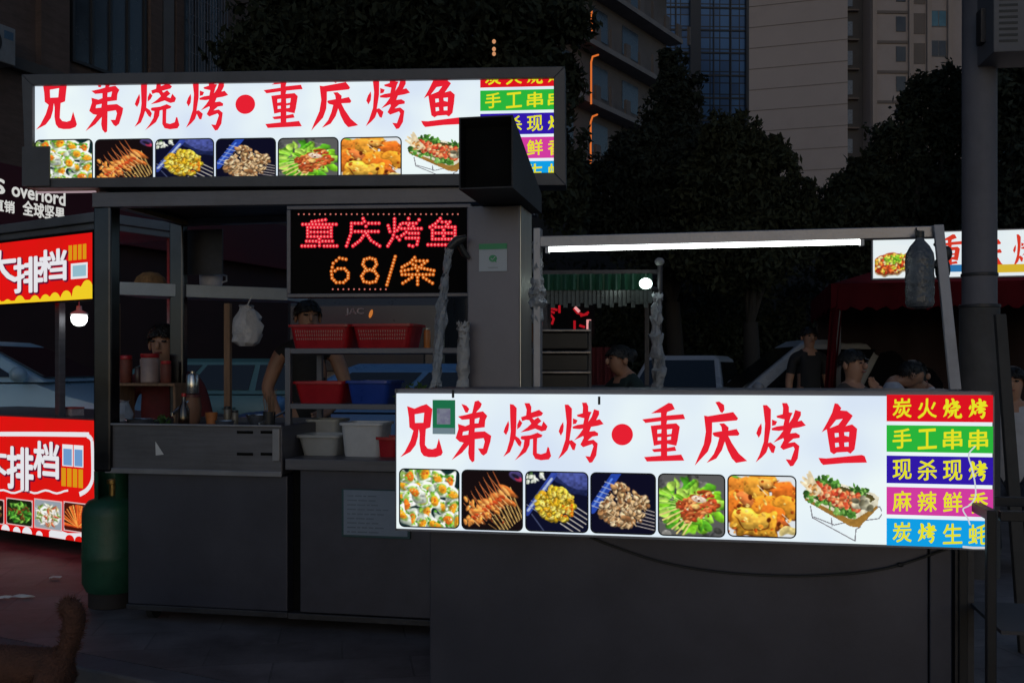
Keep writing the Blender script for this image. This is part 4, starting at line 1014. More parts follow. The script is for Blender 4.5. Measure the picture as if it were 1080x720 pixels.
# notice board on the second cabinet
a0, z1 = hz(361, 515, .04); a1, z0 = hz(433, 568, .04)
nb = thing('notice_board', 'pale blue notice board fixed to the right cabinet of the rear stall', 'notice', FB.at((a0+a1)/2, .04, z0), YAW)
b = MB(); b.fbox(FB, a0, a1, .030, .0435, z0, z1); b.build('board_frame', mat('board_teal', (.02,.07,.08), .5), nb, bevel=.002)
b = MB(); b.fbox(FB, a0+.012, a1-.012, .0275, .0295, z0+.012, z1-.004); b.build('board_face', mat('board_blue', (.2,.25,.33), .5, 0, .1, 4, dirt=.3), nb)
b = MB(); r_ = random.Random(3)
for i in range(9):
    zz = z1 - .035 - i*.022; x = a0 + .03
    while x < a0 + .25*(.6 + .4*r_.random()):
        w = r_.uniform(.012, .05); b.fbox(FB, x, x+w, .0262, .0270, zz, zz+.006); x += w + .008
b.build('faint_lines', mat('board_lines', (.13,.17,.23), .6), nb)

# ------------------------------------------------------------------ gas cylinder
gc = P(119, 600, 5.45); gc.z = 0
g = thing('gas_cylinder', 'green gas cylinder standing at the left end of the rear stall', 'gas cylinder', gc)
b = MB(); R0 = .158
b.lathe(gc, [(.10,.075),(.135,.085),(R0,.13),(R0,.26),(R0+.004,.275),(R0,.29),(R0,.50),(.152,.54),(.125,.575),(.07,.595),(.04,.60)], 40); b.build('tank', greenp, g, smooth=True)
b = MB(); b.lathe(gc, [(.122,.0),(.126,.004),(.126,.082),(.118,.082),(.118,.0)], 36); b.build('foot_ring', mat('rust_black', (.02,.015,.013), .8), g, smooth=True)
b = MB(); n = 26; rg = [[], [], [], []]
for j in range(n):
    t_ = R(-150 + 300*j/(n-1)) + R(90); 
    for q, (rr, zz) in enumerate([(.094,.575),(.096,.735),(.09,.735),(.088,.578)]): rg[q].append(gc + Vector((rr*math.cos(t_), rr*math.sin(t_), zz)))
k = len(b.v)
for q in rg: b.v += q
for q in range(4):
    for j in range(n-1): b.f.append((k+q*n+j, k+q*n+j+1, k+((q+1)%4)*n+j+1, k+((q+1)%4)*n+j)); b.m.append(0)
b.build('guard_ring', greenp, g, smooth=True)
b = MB(); b.lathe(gc, [(.02,.60),(.02,.66),(.032,.665),(.032,.685),(.01,.69)], 16); b.tube([gc+Vector((0,0,.64)), gc+Vector((.05,-.02,.64))], .011, 10); b.build('valve', mat('brass', (.3,.2,.07), .35, .8), g, smooth=True)

# ------------------------------------------------------------------ right: pole, box, post, rail rack
pb = P(1033, 300, 6.2); pb.z = 0; pr = 17.6/F*6.2
up = thing('utility_pole', 'tall round grey utility pole rising beside the red tent', 'pole', pb)
polem = mat('pole_grey', (.13,.124,.145), .7, 0, .14, 2.2, .15, 18, (1,1,.35), dirt=.5)
b = MB(); b.tube([pb, pb + Vector((0,0,9))], [pr*1.0, pr*.93], 28, mi=0); b.build('pole_shaft', polem, up, smooth=True)
b = MB(); zz = P(1033, 325, 6.2).z
b.lathe(pb, [(pr*1.13,0),(pr*1.13,zz),(pr*1.02,zz+.01)], 28); b.build('pole_sleeve', mat('pole_sleeve', (.07,.066,.066), .8, 0, .25, 4, .2, 20, dirt=.6), up, smooth=True)
for y in (323, 290):
    b = MB(); z_ = P(1033, y, 6.2).z; k_ = 1.17 if y == 323 else 1.04; b.lathe(pb, [(pr*k_-.003,z_-.01),(pr*k_,z_-.008),(pr*k_,z_+.008),(pr*k_-.003,z_+.01)], 28); b.build('band', steel_dark, up, smooth=True)
b0 = P(1048, 58, 5.9); bw = 58/F*5.9
FE = Frame(P(1048, 58, 5.85), R(-6))
eb = thing('louvred_box', 'grey louvred metal box fixed high on the utility pole', 'box', FE.at(bw/2, .15, b0.z), FE.yaw)
zt_ = P(1048, -70, 5.9).z
b = MB(); b.hexa([FE.at(0,0,b0.z), FE.at(bw,0,b0.z), FE.at(bw,.3,b0.z-.01), FE.at(-.0,.3,b0.z-.01), FE.at(0,0,zt_), FE.at(bw,0,zt_), FE.at(bw,.3,zt_), FE.at(0,.3,zt_)]); b.build('casing', mat('box_grey', (.12,.116,.13), .6, 0, .1, 3, dirt=.4), eb, bevel=.006)
lo = mat('louvre_dark', (.03,.03,.033), .6)
for i in range(14):
    z_ = P(1048, 45, 5.85).z + i*.035
    b = MB(); b.fbox(FE, .03, .135, -.003, -.0005, z_, z_+.014); b.build('louvre', lo, eb)
for za_, zb__ in ((.1,.3),(.5,.6)): b = MB(); b.fbox(FE, -.03, .0-.001, .12, .2, b0.z+za_, b0.z+zb__); b.build('clamp', steel_dark, eb)
lp0, lp1 = P(1074, 560, 4.6), P(1057, 331, 4.75)
lpd = (lp0 - lp1); foot = lp1 + lpd * (lp1.z / -lpd.z)
lpt = thing('leaning_plank', 'dark plank leaning against the utility pole behind the lower sign', 'plank', foot)
b = MB(); e = Vector((.03,0,0)); f = Vector((0,.03,0)); m_ = lp0
b.hexa([foot-e, foot+e, foot+e+f, foot-e+f, lp1-e, lp1+e*.7, lp1+e*.7+f, lp1-e+f]); b.build('board', mat('dark_plank', (.05,.045,.042), .8, 0, .3, 6), lpt, bevel=.004)
FR = Frame(P(1041, 540, 3.02), YAW)
rr_ = thing('metal_frame', 'dark metal rail frame at the right end of the lower sign', 'rack', FR.at(.3, .1, 0), YAW)
zt_ = P(1045, 538, 3.02).z; w_ = .62
dm = mat('dark_rail', (.018,.017,.02), .5, .3, .3, 5, dirt=.4)
for a in (0, w_):
    for bb in (0, .35):
        b = MB(); b.fbox(FR, a, a+.028, bb, bb+.028, 0, zt_); b.build('leg', dm, rr_, bevel=.003)
for bb in (.004, .354):
    b = MB(); b.fbox(FR, .039, w_-.001, bb, bb+.03, zt_-.032, zt_-.002); b.build('top_rail', dm, rr_, bevel=.002)
for a in (.004, w_+.004):
    b = MB(); b.fbox(FR, a, a+.03, .039, .349, zt_-.032, zt_-.002); b.build('top_rail', dm, rr_, bevel=.002)
zm = P(1045, 668, 3.02).z
b = MB(); b.fbox(FR, .04, w_-.002, .002, .386, zm, zm+.012); b.build('shelf', mat('rail_shelf', (.06,.055,.06), .6, .2, .2, 4), rr_)
# ------------------------------------------------------------------ neighbour stall with red lit boards
_p = P(98, 280, 6.6); FN = Frame(_p, R(-32.6)); nz = FN.hit
board_red = glow('board_red', lin((246, 22, 22)), .80, lin((236, 26, 20)), 3)
whiteL = glow('board_white', (.86, .86, .9), .9); yel = glow('board_yellow', lin((250, 214, 40)), .9); gold = glow('board_gold', lin((232, 158, 26)), .85)
blueL = glow('board_pale_blue', lin((160, 205, 222)), .8); shadeL = glow('board_outline', lin((120, 20, 60)), .7)
ns = thing('snack_stall', 'neighbouring snack stall with a grey roof edge, holding two red lit boards', 'stall', FN.at(-1, .5, 0), FN.yaw)
NA0, NA1 = -2.6, nz(98, 280)[0]
zt, zb = nz(98, 245)[1], nz(98, 315)[1]
b = MB(); b.fbox(FN, NA0, NA1 + .02, .02, .7, zt + .075, zt + .14); b.fbox(FN, NA0, NA1 + .0, .05, .68, zt + .03, zt + .074); b.build('roof', mat('roof_grey', (.13, .14, .16), .6, .2, .2, 2, dirt=.5), ns, bevel=.006)
NL1 = nz(108, 500)[0]; lzt, lzb = nz(98, 444)[1], nz(90, 572)[1]
b = MB(); b.fbox(FN, NA0, NL1 - .02, .08, 1.0, .10, lzt - .02); b.build('counter', steel_dark, ns, bevel=.004)
b = MB(); b.fbox(FN, NA0, NL1, .06, 1.05, lzt - .018, lzt + .01); b.build('worktop', steel, ns, bevel=.003)
for px in (60,):
    a = nz(px, 380, .12)[0]; b = MB(); b.fbox(FN, a - .025, a + .025, .12, .17, lzt + .01, zt + .03); b.build('post', steel, ns, bevel=.003)
for a, bb in ((NA0 + .02, .12), (NA0 + .02, .62), (NA1 - .04, .62)):
    b = MB(); b.fbox(FN, a, a + .05, bb, bb + .05, lzt + .01, zt + .03); b.build('post', steel, ns, bevel=.003)
for a in (NA0 + .1, NL1 - .15):
    for bb in (.15, .9):
        b = MB(); b.fbox(FN, a, a + .05, bb, bb + .05, 0, .10); b.build('leg', steel_dark, ns)

def brush(b, ch, x0, y0, x1, y1, fr, off, bold):
    pad = bold
    a0, z0 = fr.hit(x0, y1); a1, z1 = fr.hit(x1, y0)
    fit_text(b, ch, lambda a, z: fr.at(a, off, z), a0, z0, a1, z1, bold)
def cloud(b, fr, off, pts, ybase, spread):
    """scalloped edge: circles of r px round px points"""
    for (x, y, r) in pts:
        a, z = fr.hit(x, y); rr = r / F * 6.8
        b.poly([[(a + rr*math.cos(t*math.pi/12), z + rr*math.sin(t*math.pi/12)) for t in range(24)]], lambda p, q: fr.at(p, off, q))
ub = thing('red_board', 'upper red lit board with white characters and yellow scallops along its lower edge', 'sign', FN.at(-.7, 0, zb), FN.yaw)
b = MB(); b.fbox(FN, NA0 + .9, NA1 - .002, .0, .05, zb, zt); b.build('lit_panel', board_red, ub)
b = MB(); e = .008
b.fbox(FN, NA0 + .89, NA1 + .006, -.003, .055, zt, zt + e*2); b.fbox(FN, NA0 + .89, NA1 + .006, -.003, .055, zb - e, zb); b.fbox(FN, NA1 - .002, NA1 + .006, -.003, .055, zb, zt); b.build('frame', dull_black, ub)
def shadowed(root, specs, fr, bold):
    b = MB(); c = MB()
    for ch, x0, y0, x1, y1 in specs:
        brush(b, ch, x0 + .8, y0 + .8, x1 + 1.2, y1 + 1.2, fr, -.0012, bold + .02); brush(c, ch, x0, y0, x1, y1, fr, -.0024, bold)
    b.build('lettering_outline', shadeL, root); c.build('lettering', whiteL, root)
shadowed(ub, [('大', -18, 263, 17, 299), ('排', 15, 270, 45, 309), ('档', 42, 262, 70, 297)], FN, .026)
b = MB()
for i in range(4):
    a0, z0 = nz(72.5 + i*5, 274); a1, z1 = nz(76.2 + i*5, 258); zz0 = nz(82, 274)[1]; zz1 = nz(82, 258)[1]
    b.fbox(FN, a0, a1, -.0018, -.0010, zz0, zz1)
b.build('price_pills', gold, ub)
b = MB(); a0, z0 = nz(75, 294.5); a1, z1 = nz(92.5, 276.5); b.fbox(FN, a0, a1, -.0018, -.001, z0, z1); b.build('white_card', whiteL, ub)
b = MB(); a0, z0 = nz(77, 292); a1, z1 = nz(91, 279); b.fbox(FN, a0, a1, -.0028, -.002, z0, z1); b.build('card_print', blueL, ub)
b = MB(); zq0 = zb
pts = [(-40,322),(-26,316),(-14,321),(-4,318),(8,320),(21,316),(37,316),(48,315),(58,313),(70,311),(82,306),(92,300)]
a_l, a_r = NA0 + .9, NA1 - .003
top = []
for i in range(120):
    a = a_l + (a_r - a_l) * i / 119; zz = zq0 + .02
    for (x, y) in pts:
        ca, cz = nz(x, y); r_ = .062
        d = r_*r_ - (a - ca)**2
        if d > 0: zz = max(zz, cz - .025 + math.sqrt(d) * .9)
    top.append((a, min(zz, zt)))
b.poly([[(a_l, zq0 + .001), (a_r, zq0 + .001)] + top[::-1]], lambda p, q: FN.at(p, -.0014, q)); b.build('yellow_scallops', yel, ub)

lb = thing('red_board', 'lower red lit board with white line border and food pictures on the snack stall', 'sign', FN.at(-.7, 0, lzb), FN.yaw)
b = MB(); b.fbox(FN, NA0, NL1, .0, .055, lzb, lzt); b.build('lit_panel', board_red, lb)
shadowed(lb, [('大', -24, 470, 7, 497), ('排', 8, 473, 35, 514), ('档', 36, 467, 62, 502)], FN, .026)
b = MB()
for (x0, x1) in ((66, 77), (78, 88)):
    a0, z0 = nz(x0, 492); a1, z1 = nz(x1, 469); b.fbox(FN, a0, a1, -.0018, -.001, nz(78, 492)[1], nz(78, 469)[1])
b.build('white_card', whiteL, lb)
b = MB()
for (x0, x1) in ((67.2, 76), (79, 87.2)):
    a0, _ = nz(x0, 490); a1, _ = nz(x1, 473); b.fbox(FN, a0, a1, -.0028, -.002, nz(78, 491)[1], nz(78, 473.5)[1])
b.build('card_print', glow('board_pale_print', lin((120, 168, 222)), .8), lb)
b = MB()
for i in range(4):
    a0, _ = nz(65 + i*6, 500); a1, _ = nz(69.6 + i*6, 500); b.fbox(FN, a0, a1, -.0018, -.001, nz(78, 513.5)[1], nz(78, 494)[1])
b.build('price_pills', gold, lb)
b = MB(); ln = [nz(x, y) for x, y in [(-90,459),(0,457.5),(85,458),(92,459),(96.5,463),(97.5,470),(98,500),(96,510),(91,517),(84,521)]]
ln = [Vector((p[0], 0, p[1])) for p in ln]; L2 = spline(ln, 5)
for i in range(len(L2)-1):
    d = (L2[i+1]-L2[i]).normalized(); n_ = Vector((-d.z, 0, d.x)) * .016
    b.add([FN.at((q+s*n_).x, -.0012, (q+s*n_).z) for q, s in ((L2[i], -1), (L2[i+1], -1), (L2[i+1], 1), (L2[i], 1))], [(0,1,2,3)])
b.build('white_border', whiteL, lb); b = MB()
ln = [Vector((nz(-60 + i*4, 0)[0], 0, nz(-60 + i*4, 517.5 + 1.6*math.sin(i*1.1) + .03*i)[1])) for i in range(34)]
for i in range(len(ln)-1):
    d = (ln[i+1]-ln[i]).normalized(); n_ = Vector((-d.z, 0, d.x)) * .007
    b.add([FN.at((q+s*n_).x, -.0012, (q+s*n_).z) for q, s in ((ln[i], -1), (ln[i+1], -1), (ln[i+1], 1), (ln[i], 1))], [(0,1,2,3)])
b.build('wavy_line', whiteL, lb)
SM = [pic_small(1, (30,20,16), [(150,70,40),(220,180,120),(90,120,50)]), pic_small(2, (24,34,16), [(60,130,40),(96,170,60),(36,80,26),(140,200,80),(120,60,30)], 110, .1),
      pic_small(3, (150,160,170), [(224,214,190),(180,150,100),(120,150,70),(200,90,60),(240,236,226)], 90, .09, plate=(238,238,236)), pic_small(4, (70,20,12), [(230,90,36),(246,130,50),(200,60,26),(250,170,80)], 80, .08, True)]
for i, (x0, x1, y0, y1) in enumerate([(-24, 4, 526, 550), (7.5, 34, 527, 553), (37, 65, 528, 557), (68, 97, 531, 560)]):
    a0, _ = nz(x0, y0); a1, _ = nz(x1, y0); ym = (x0 + x1) / 2; z1 = nz(ym, y0)[1]; z0 = nz(ym, y1)[1]
    o = bpy.data.objects.new('food_picture', canvas_mesh(SM[i], a1 - a0, z1 - z0, .02)); COL.objects.link(o); o.parent = lb
    mw = Matrix.Translation(FN.at(a0, -.0026, z1)) @ Matrix.Rotation(FN.yaw, 4, 'Z'); o.matrix_local = WM[lb.name].inverted() @ mw; WM[o.name] = mw
    b = MB(); b.fbox(FN, a0 - .008, a1 + .008, -.0018, -.001, z0 - .008, z1 + .008); b.build('picture_border', glow('pic_border', (.8,.5,.5), .85), o)
b = MB(); off = -.0014
for (x, y, r) in [(-30,566,10),(-10,566,9),(6,566,8),(18,566,7),(29,567,9),(42,569,6)]:
    a, z = nz(x, y); rr = r / F * 6.9
    b = MB(); b.poly([[(a + rr*math.cos(t*math.pi/14), max(z, lzb + .002) + rr*.8*math.sin(t*math.pi/14)) for t in range(15)]], lambda p, q: FN.at(p, off - .00005*x, q)); b.build('white_scallop', whiteL, lb)
b = MB()
a0, _ = nz(52, 560); a1, _ = nz(92, 560); z_ = nz(70, 560)[1]
b.poly([[(a0, lzb + .002), (a1, lzb + .002), (a1, z_ + .01), ((a0+a1)/2, z_ - .01), (a0 + .05, z_ + .012), (a0, z_ - .02)]], lambda p, q: FN.at(p, off - .0002, q))
b.build('white_wave', whiteL, lb)
b = MB()
for (x, y, r) in [(74,572,8),(84,573,8),(94,572,9)]:
    a, z = nz(x, y); rr = r / F * 6.7
    b.poly([[(a + rr*math.cos(t*math.pi/14), max(z, lzb + .002) + rr*.7*math.sin(t*math.pi/14)) for t in range(15)]], lambda p, q: FN.at(p, off - .001, q))
b.build('red_scallops', board_red, lb)
# lamp under its roof
lc = P(83.5, 343, 7.0)
bl = thing('hanging_lamp', 'small bright white lamp hanging under the roof of the snack stall', 'lamp', lc)
b = MB(); b.lathe(lc, [(.012,-.006),(.035,.002),(.052,.025),(.056,.055),(.05,.075)], 22); b.build('bulb', glow('bulb_white', (.95, 1, .97), 3.0), bl, smooth=True)
b = MB(); b.lathe(lc + Vector((0,0,.076)), [(.06,0),(.055,.012),(.02,.03),(.018,.06)], 20); b.tube([lc + Vector((0,0,.13)), Vector((lc.x, lc.y, zt + .03))], .004, 6); b.build('lamp_cap', whitep, bl, smooth=True)
c = FN.at(nz(76, 437, .25)[0], .25, lzt + .011)
bx = thing('paper_box', 'small printed paper box on the snack stall worktop beside its post', 'box', c, FN.yaw)
b = MB(); fq = Frame(c, FN.yaw); b.fbox(fq, -.07, .07, -.05, .05, c.z, c.z + .05); b.build('box_body', mat('box_card', (.3,.26,.28), .7, 0, .3, 30), bx, bevel=.003)
b = MB(); b.fbox(fq, -.072, .072, -.052, .052, c.z + .0505, c.z + .062); b.build('box_lid', mat('box_lid', (.32,.06,.06), .6), bx, bevel=.002)

# ------------------------------------------------------------------ shop building on the left
_p = P(0, 200, 15.0); FS = Frame(_p, R(67.7)); sz_ = FS.hit
brick = mat('brown_brick', (.105, .07, .06), .85, 0, .25, 3, .25, 40, (1,1,6), dirt=.5)
glassd = mat('dark_glass', (.03, .034, .042), .25, 0, .2, 2, spec=.8)
bld = thing('shop_building', 'brown brick building on the left with shop banner and tall upstairs windows', 'building', FS.at(4, 3, 0), FS.yaw)
b = MB(); b.fbox(FS, -12, 13, .05, 7, 0, 17); b.build('wall', brick, bld)
bz1 = sz_(0, 174)[1]; bz0 = sz_(0, 240)[1]
b = MB(); b.fbox(FS, -12, 12.9, -.18, .05, bz0, bz1); b.build('banner', mat('banner_maroon', (.07, .008, .018), .6, 0, .15, 1.5), bld, bevel=.01)
b = MB()
sg = glow('banner_letters', (.85, .85, .82), .72)
def on_banner(s, xa, ya, xb, yb, bold):
    a0, z0 = FS.hit(xa, ya, -.18); a1, z1 = FS.hit(xb, yb, -.18)
    fit_text(b, s, lambda a, z: FS.at(a, -.184, z), a0, z0, a1, z1, bold)
on_banner('overlord', 12.5, 206.6, 68.5, 203.5, .025); on_banner('S', -6, 203, 4.5, 190, .03)
on_banner('全球坚果', 24, 226.5, 68, 219.5, .03); on_banner('直销', -7, 221.5, 15, 213, .03)
b.build('banner_lettering', sg, bld)
b = MB(); b.fbox(FS, -12, 12.9, .03, .049, .0, bz0 - .0); b.build('shop_front', mat('shop_dark', (.03,.012,.014), .6, 0, .3, 1), bld)
# ledge, pillars, windows
lz1 = sz_(0, 76)[1]
b = MB(); b.fbox(FS, -12, 12.9, -.10, .05, bz1 + 1.5, bz1 + 1.68); b.build('ledge', mat('ledge', (.075,.065,.062), .8, 0, .2, 3), bld, bevel=.01)
def bwin(x0, x1, n, y0z, y1z, bars=False):
    a0, a1 = sz_(x0, 50)[0], sz_(x1, 50)[0]
    f = MB(); fr = mat('window_frame', (.03,.03,.034), .5); t_ = .05
    f.fbox(FS, a0, a1, -.02, .06, y1z - t_, y1z); f.fbox(FS, a0, a1, -.02, .06, y0z, y0z + t_)
    for i in range(n + 1):
        a = a0 + (a1 - a0 - t_) * i / n; f.fbox(FS, a, a + t_, -.019, .06, y0z + t_ + .001, y1z - t_ - .001)
    w = f.build('window', fr, bld)
    p = MB(); p.fbox(FS, a0 + .01, a1 - .01, .015, .048, y0z + .01, y1z - .01); p.build('pane', glassd, w)
    if bars:
        g_ = MB()
        for i in range(14):
            a = a0 + (a1-a0)*i/13; g_.fbox(FS, a-.008, a+.008, -.16, -.144, y0z, y1z)
        for i in range(8):
            z = y0z + (y1z-y0z)*i/7; g_.fbox(FS, a0, a1, -.142, -.13, z-.008, z+.008)
        g_.build('bars', alu, w)
wz0 = bz1 + 1.7; 
bwin(76, 154, 4, wz0 + .25, wz0 + 3.9); bwin(-40, 33, 3, wz0 + 1.2, wz0 + 3.9); bwin(193, 233, 3, wz0 + .1, wz0 + 2.6, True)
for (x0, x1) in [(40, 70), (156, 168), (183, 191)]:
    a0, a1 = sz_(x0, 50)[0], sz_(x1, 50)[0]; b = MB(); b.fbox(FS, a0, a1, -.07, .05, bz1 + 1.69, 16.9); b.build('pilaster', brick, bld)
a0, a1 = sz_(170, 50)[0], sz_(181, 50)[0]; b = MB(); b.fbox(FS, a0, a1, -.06, .05, bz1 + 1.69, wz0 + 3.4); b.build('pale_panel', mat('pale_panel', (.11,.105,.11), .7, 0, .15, 3), bld)
acx = FS.at(sz_(-22, 50)[0], -.2, sz_(-22, 66)[1])
ac = thing('air_conditioner', 'white air conditioner box on the brick wall at the upper left', 'air conditioner', acx, FS.yaw)
b = MB(); fq = Frame(acx, FS.yaw); b.fbox(fq, -.6, .34, -.14, .16, acx.z, acx.z + .55); b.build('casing', mat('ac_white', (.2,.21,.23), .5, 0, .1, 4, dirt=.4), ac, bevel=.01)
b = MB(); n_ = 24; cq = acx + fq.b * -.146 + fq.u * -.1 + Vector((0,0,.28)); b.add([cq + fq.u*(.2*math.cos(2*math.pi*i/n_)) + Vector((0,0,.2*math.sin(2*math.pi*i/n_))) for i in range(n_)], [tuple(range(n_))]); b.build('fan_grille', black_pl, ac)
b = MB(); b.fbox(fq, .14, .3, -.1435, -.1405, acx.z + .36, acx.z + .48); b.build('blue_badge', mat('ac_badge', (.06,.12,.2), .5), ac)

# ------------------------------------------------------------------ cars
glassc = mat('car_glass', (.008, .009, .011), .08, 0, .1, 1, spec=.7)
def car(label, loc, yaw, L, W, Hh, colm, belt=.92, nose=.95, hood_z=.86, tail=.15, name='parked_car', cat='car', group='parked cars'):
    fr = Frame(loc, yaw); t = thing(name, label, cat, Vector((loc[0], loc[1], 0)), yaw, group)
    P3 = lambda x, y, z: fr.at(x, y, z); hw = W / 2
    def sec(x, k, z0, z1):
        w = hw * k
        return [P3(x,-w*.8,z0), P3(x,-w*.97,z0+.08), P3(x,-w,z0+.3*(z1-z0)), P3(x,-w*.985,z1-.16), P3(x,-w*.93,z1-.03), P3(x,-w*.7,z1),
                P3(x,w*.7,z1), P3(x,w*.93,z1-.03), P3(x,w*.985,z1-.16), P3(x,w,z0+.3*(z1-z0)), P3(x,w*.97,z0+.08), P3(x,w*.8,z0)]
    b = MB(); hl = L/2
    loft(b, [sec(-hl,.82,.42,belt-.12), sec(-hl+.06,.93,.3,belt-.02), sec(-hl+.35,.99,.22,belt), sec(0,1,.2,belt), sec(hl-nose-.15,1,.2,belt), sec(hl-nose*.8,.995,.2,hood_z+.03), sec(hl-.35,.97,.22,hood_z-.05), sec(hl-.08,.88,.3,hood_z-.18), sec(hl,.76,.4,hood_z-.3)])
    b.build('body', colm, t, smooth=True)
    xb, xf = -hl+tail, hl-nose-.05; rb, rf = -hl+tail+.28, hl-nose-.85
    lo = [(xb,-hw*.93,belt-.012),(xf,-hw*.93,belt-.012),(xf,hw*.93,belt-.012),(xb,hw*.93,belt-.012)]
    hi = [(rb,-hw*.72,Hh),(rf,-hw*.72,Hh),(rf,hw*.72,Hh),(rb,hw*.72,Hh)]
    b = MB(); mid = [(l[0]*.12+h[0]*.88, l[1]*.12+h[1]*.88, l[2]*.1+h[2]*.9) for l, h in zip(lo, hi)]
    hi2 = [(h[0]*.97, h[1]*.9, h[2]) for h in hi]
    loft(b, [[P3(*p) for p in lo], [P3(*p) for p in mid], [P3(*p) for p in hi2]], False); b.build('cabin', colm, t, bevel=.03)
    def pane(q, u0, u1, v0, v1, nm, out):
        bl = lambda u, v: (Vector(q[0])*(1-u)*(1-v) + Vector(q[1])*u*(1-v) + Vector(q[2])*u*v + Vector(q[3])*(1-u)*v) + Vector(out)*.012
        b = MB(); c4 = [bl(u0,v0), bl(u1,v0), bl(u1,v1), bl(u0,v1)]; b.hexa([P3(*(p - Vector(out)*.010)) for p in c4] + [P3(*p) for p in c4]); b.build(nm, glassc, t)
    for s in (-1, 1):
        q = [(xb,s*hw*.93,belt),(xf,s*hw*.93,belt),(mid[1][0],s*abs(mid[0][1]),mid[0][2]),(mid[0][0],s*abs(mid[0][1]),mid[0][2])]
        for (u0, u1) in ((.06,.3),(.33,.6),(.63,.93)): pane(q, u0, u1, .1, .9, 'side_window', (0, s, .25))
    q = [(xf,-hw*.93,belt),(xf,hw*.93,belt),(mid[1][0],hw*.74,mid[0][2]),(mid[1][0],-hw*.74,mid[0][2])]; pane(q, .06,.94,.08,.95,'windscreen',(1,0,.6))
    q = [(xb,-hw*.93,belt),(xb,hw*.93,belt),(mid[0][0],hw*.74,mid[0][2]),(mid[0][0],-hw*.74,mid[0][2])]; pane(q, .08,.92,.1,.9,'rear_window',(-1,0,.4))
    tyr = rubber; rim = mat('alloy_rim', (.3,.3,.31), .35, .7, .15, 8)
    for x in (-hl+.78, hl-.85):
        for s in (-1, 1):
            b = MB(); b.tube([P3(x,s*(hw-.2),.32), P3(x,s*(hw+.005),.32)], .32, 24); w = b.build('wheel', tyr, t, smooth=True)
            b = MB(); b.tube([P3(x,s*(hw-.05),.32), P3(x,s*(hw+.012),.32)], [.2,.19], 20); b.build('rim', rim, w, smooth=True)
    hm = mat('headlight_glass', (.35,.36,.38), .1, .3, .1, 4); tm = mat('tail_red', (.2,.01,.01), .2)
    for s in (-1, 1):
        b = MB(); b.ball(P3(hl-.16,s*hw*.66,hood_z-.2),.17,.17,.07,14,8); b.build('headlight', hm, t, smooth=True)
        b = MB(); b.ball(P3(-hl+.06,s*hw*.74,belt-.2),.08,.1,.13,12,8); b.build('taillight', tm, t, smooth=True)
        b = MB(); b.ball(P3(xf-.2,s*(hw+.06),belt+.06),.07,.11,.075,12,8); b.build('mirror', colm, t, smooth=True)
        for x in (-.75, .35):
            b = MB(); q = P3(x, s*(hw+.004), belt-.2); b.tube([P3(x-.09,s*(hw+.012),belt-.2), P3(x+.09,s*(hw+.012),belt-.2)], .014, 8); b.build('door_handle', colm, t, smooth=True)
    b = MB(); b.fbox(fr, hl-.05, hl+.015, -hw*.5, hw*.5, .42, .54); b.build('grille', black_pl, t, bevel=.01)
    b = MB(); b.fbox(fr, hl+.0155, hl+.022, -.22, .22, .30, .41); b.build('plate', mat('plate_blue', (.03,.07,.25), .5), t)
    for s in (-1, 1):
        b = MB(); b.fbox(fr, -hl+.5, hl-1.3, s*(hw-.02)-.014, s*(hw-.02)+.014, .19, .26); b.build('sill', black_pl, t)
    return t
paint = lambda n, c: mat(n, c, .3, .1, .06, 2, spec=.6)
p_ = P(103, 400, 10.2)
car('pale blue tall wagon parked side on behind the snack stall', (p_.x - 1.5, p_.y), R(0), 4.4, 1.75, 1.56, paint('paint_pale_blue', (.34,.55,.68)), belt=1.17, hood_z=1.02, nose=.8)
p_ = P(205, 420, 9.4)
car('blue hatchback seen between the wood batten and the person in black', (p_.x + 2.0, p_.y), R(180 - 8), 4.0, 1.72, 1.33, paint('paint_blue', (.09,.22,.42)), belt=.92, hood_z=.86, nose=.85)
p_ = P(225, 400, 14.6)
car('teal saloon parked farther off beyond the blue hatchback', (p_.x - .2, p_.y), R(176), 4.5, 1.75, 1.42, paint('paint_teal', (.08,.2,.22)), belt=.94)
p_ = P(878, 400, 12.0)
car('grey tall wagon parked behind the diners and left of the red tent', (p_.x, p_.y), R(176), 4.5, 1.8, 1.62, paint('paint_grey', (.34,.34,.35)), belt=1.0)
p_ = P(722, 400, 17.5)
car('small white car parked far off beyond the lamp pole', (p_.x, p_.y), R(250), 3.9, 1.7, 1.5, paint('paint_white', (.32,.32,.34)))
# truck seen over the baskets
tf = P(385, 380, 11.4); FK = Frame(tf, R(-6)); tk = thing('delivery_truck', 'dark delivery truck facing the stalls behind the red baskets', 'truck', Vector((tf.x, tf.y, 0)), R(-6), None)
tp_ = paint('paint_truck', (.03,.031,.036))
b = MB(); loft(b, [[FK.at(x,y_,z) for (x,y_) in ((-.92,y0),(.92,y0),(.92,1.6),(-.92,1.6))] for (y0,z) in ((.0,.5),(-.04,1.0),(-.02,2.0),(.22,2.85),(.32,2.92))]); b.build('cab', tp_, tk, bevel=.05)
b = MB(); b.hexa([FK.at(-.8,-.01,2.1), FK.at(.8,-.01,2.1), FK.at(.8,.1,2.1), FK.at(-.8,.1,2.1), FK.at(-.74,.16,2.75), FK.at(.74,.16,2.75), FK.at(.74,.3,2.75), FK.at(-.74,.3,2.75)]); b.build('windscreen', glassc, tk)
b = MB(); b.fbox(FK, -1.0, 1.0, 1.7, 5.6, .85, 3.2); b.build('cargo_box', mat('cargo_grey', (.05,.05,.055), .6), tk, bevel=.02)
b = MB(); b.fbox(FK, -.7, .7, -.075, -.032, 1.25, 1.72); b.build('grille', black_pl, tk, bevel=.01)
b = MB(); b.fbox(FK, -.95, .95, -.12, .0, .42, .66); b.build('bumper', mat('bumper', (.06,.06,.06), .5), tk, bevel=.02)
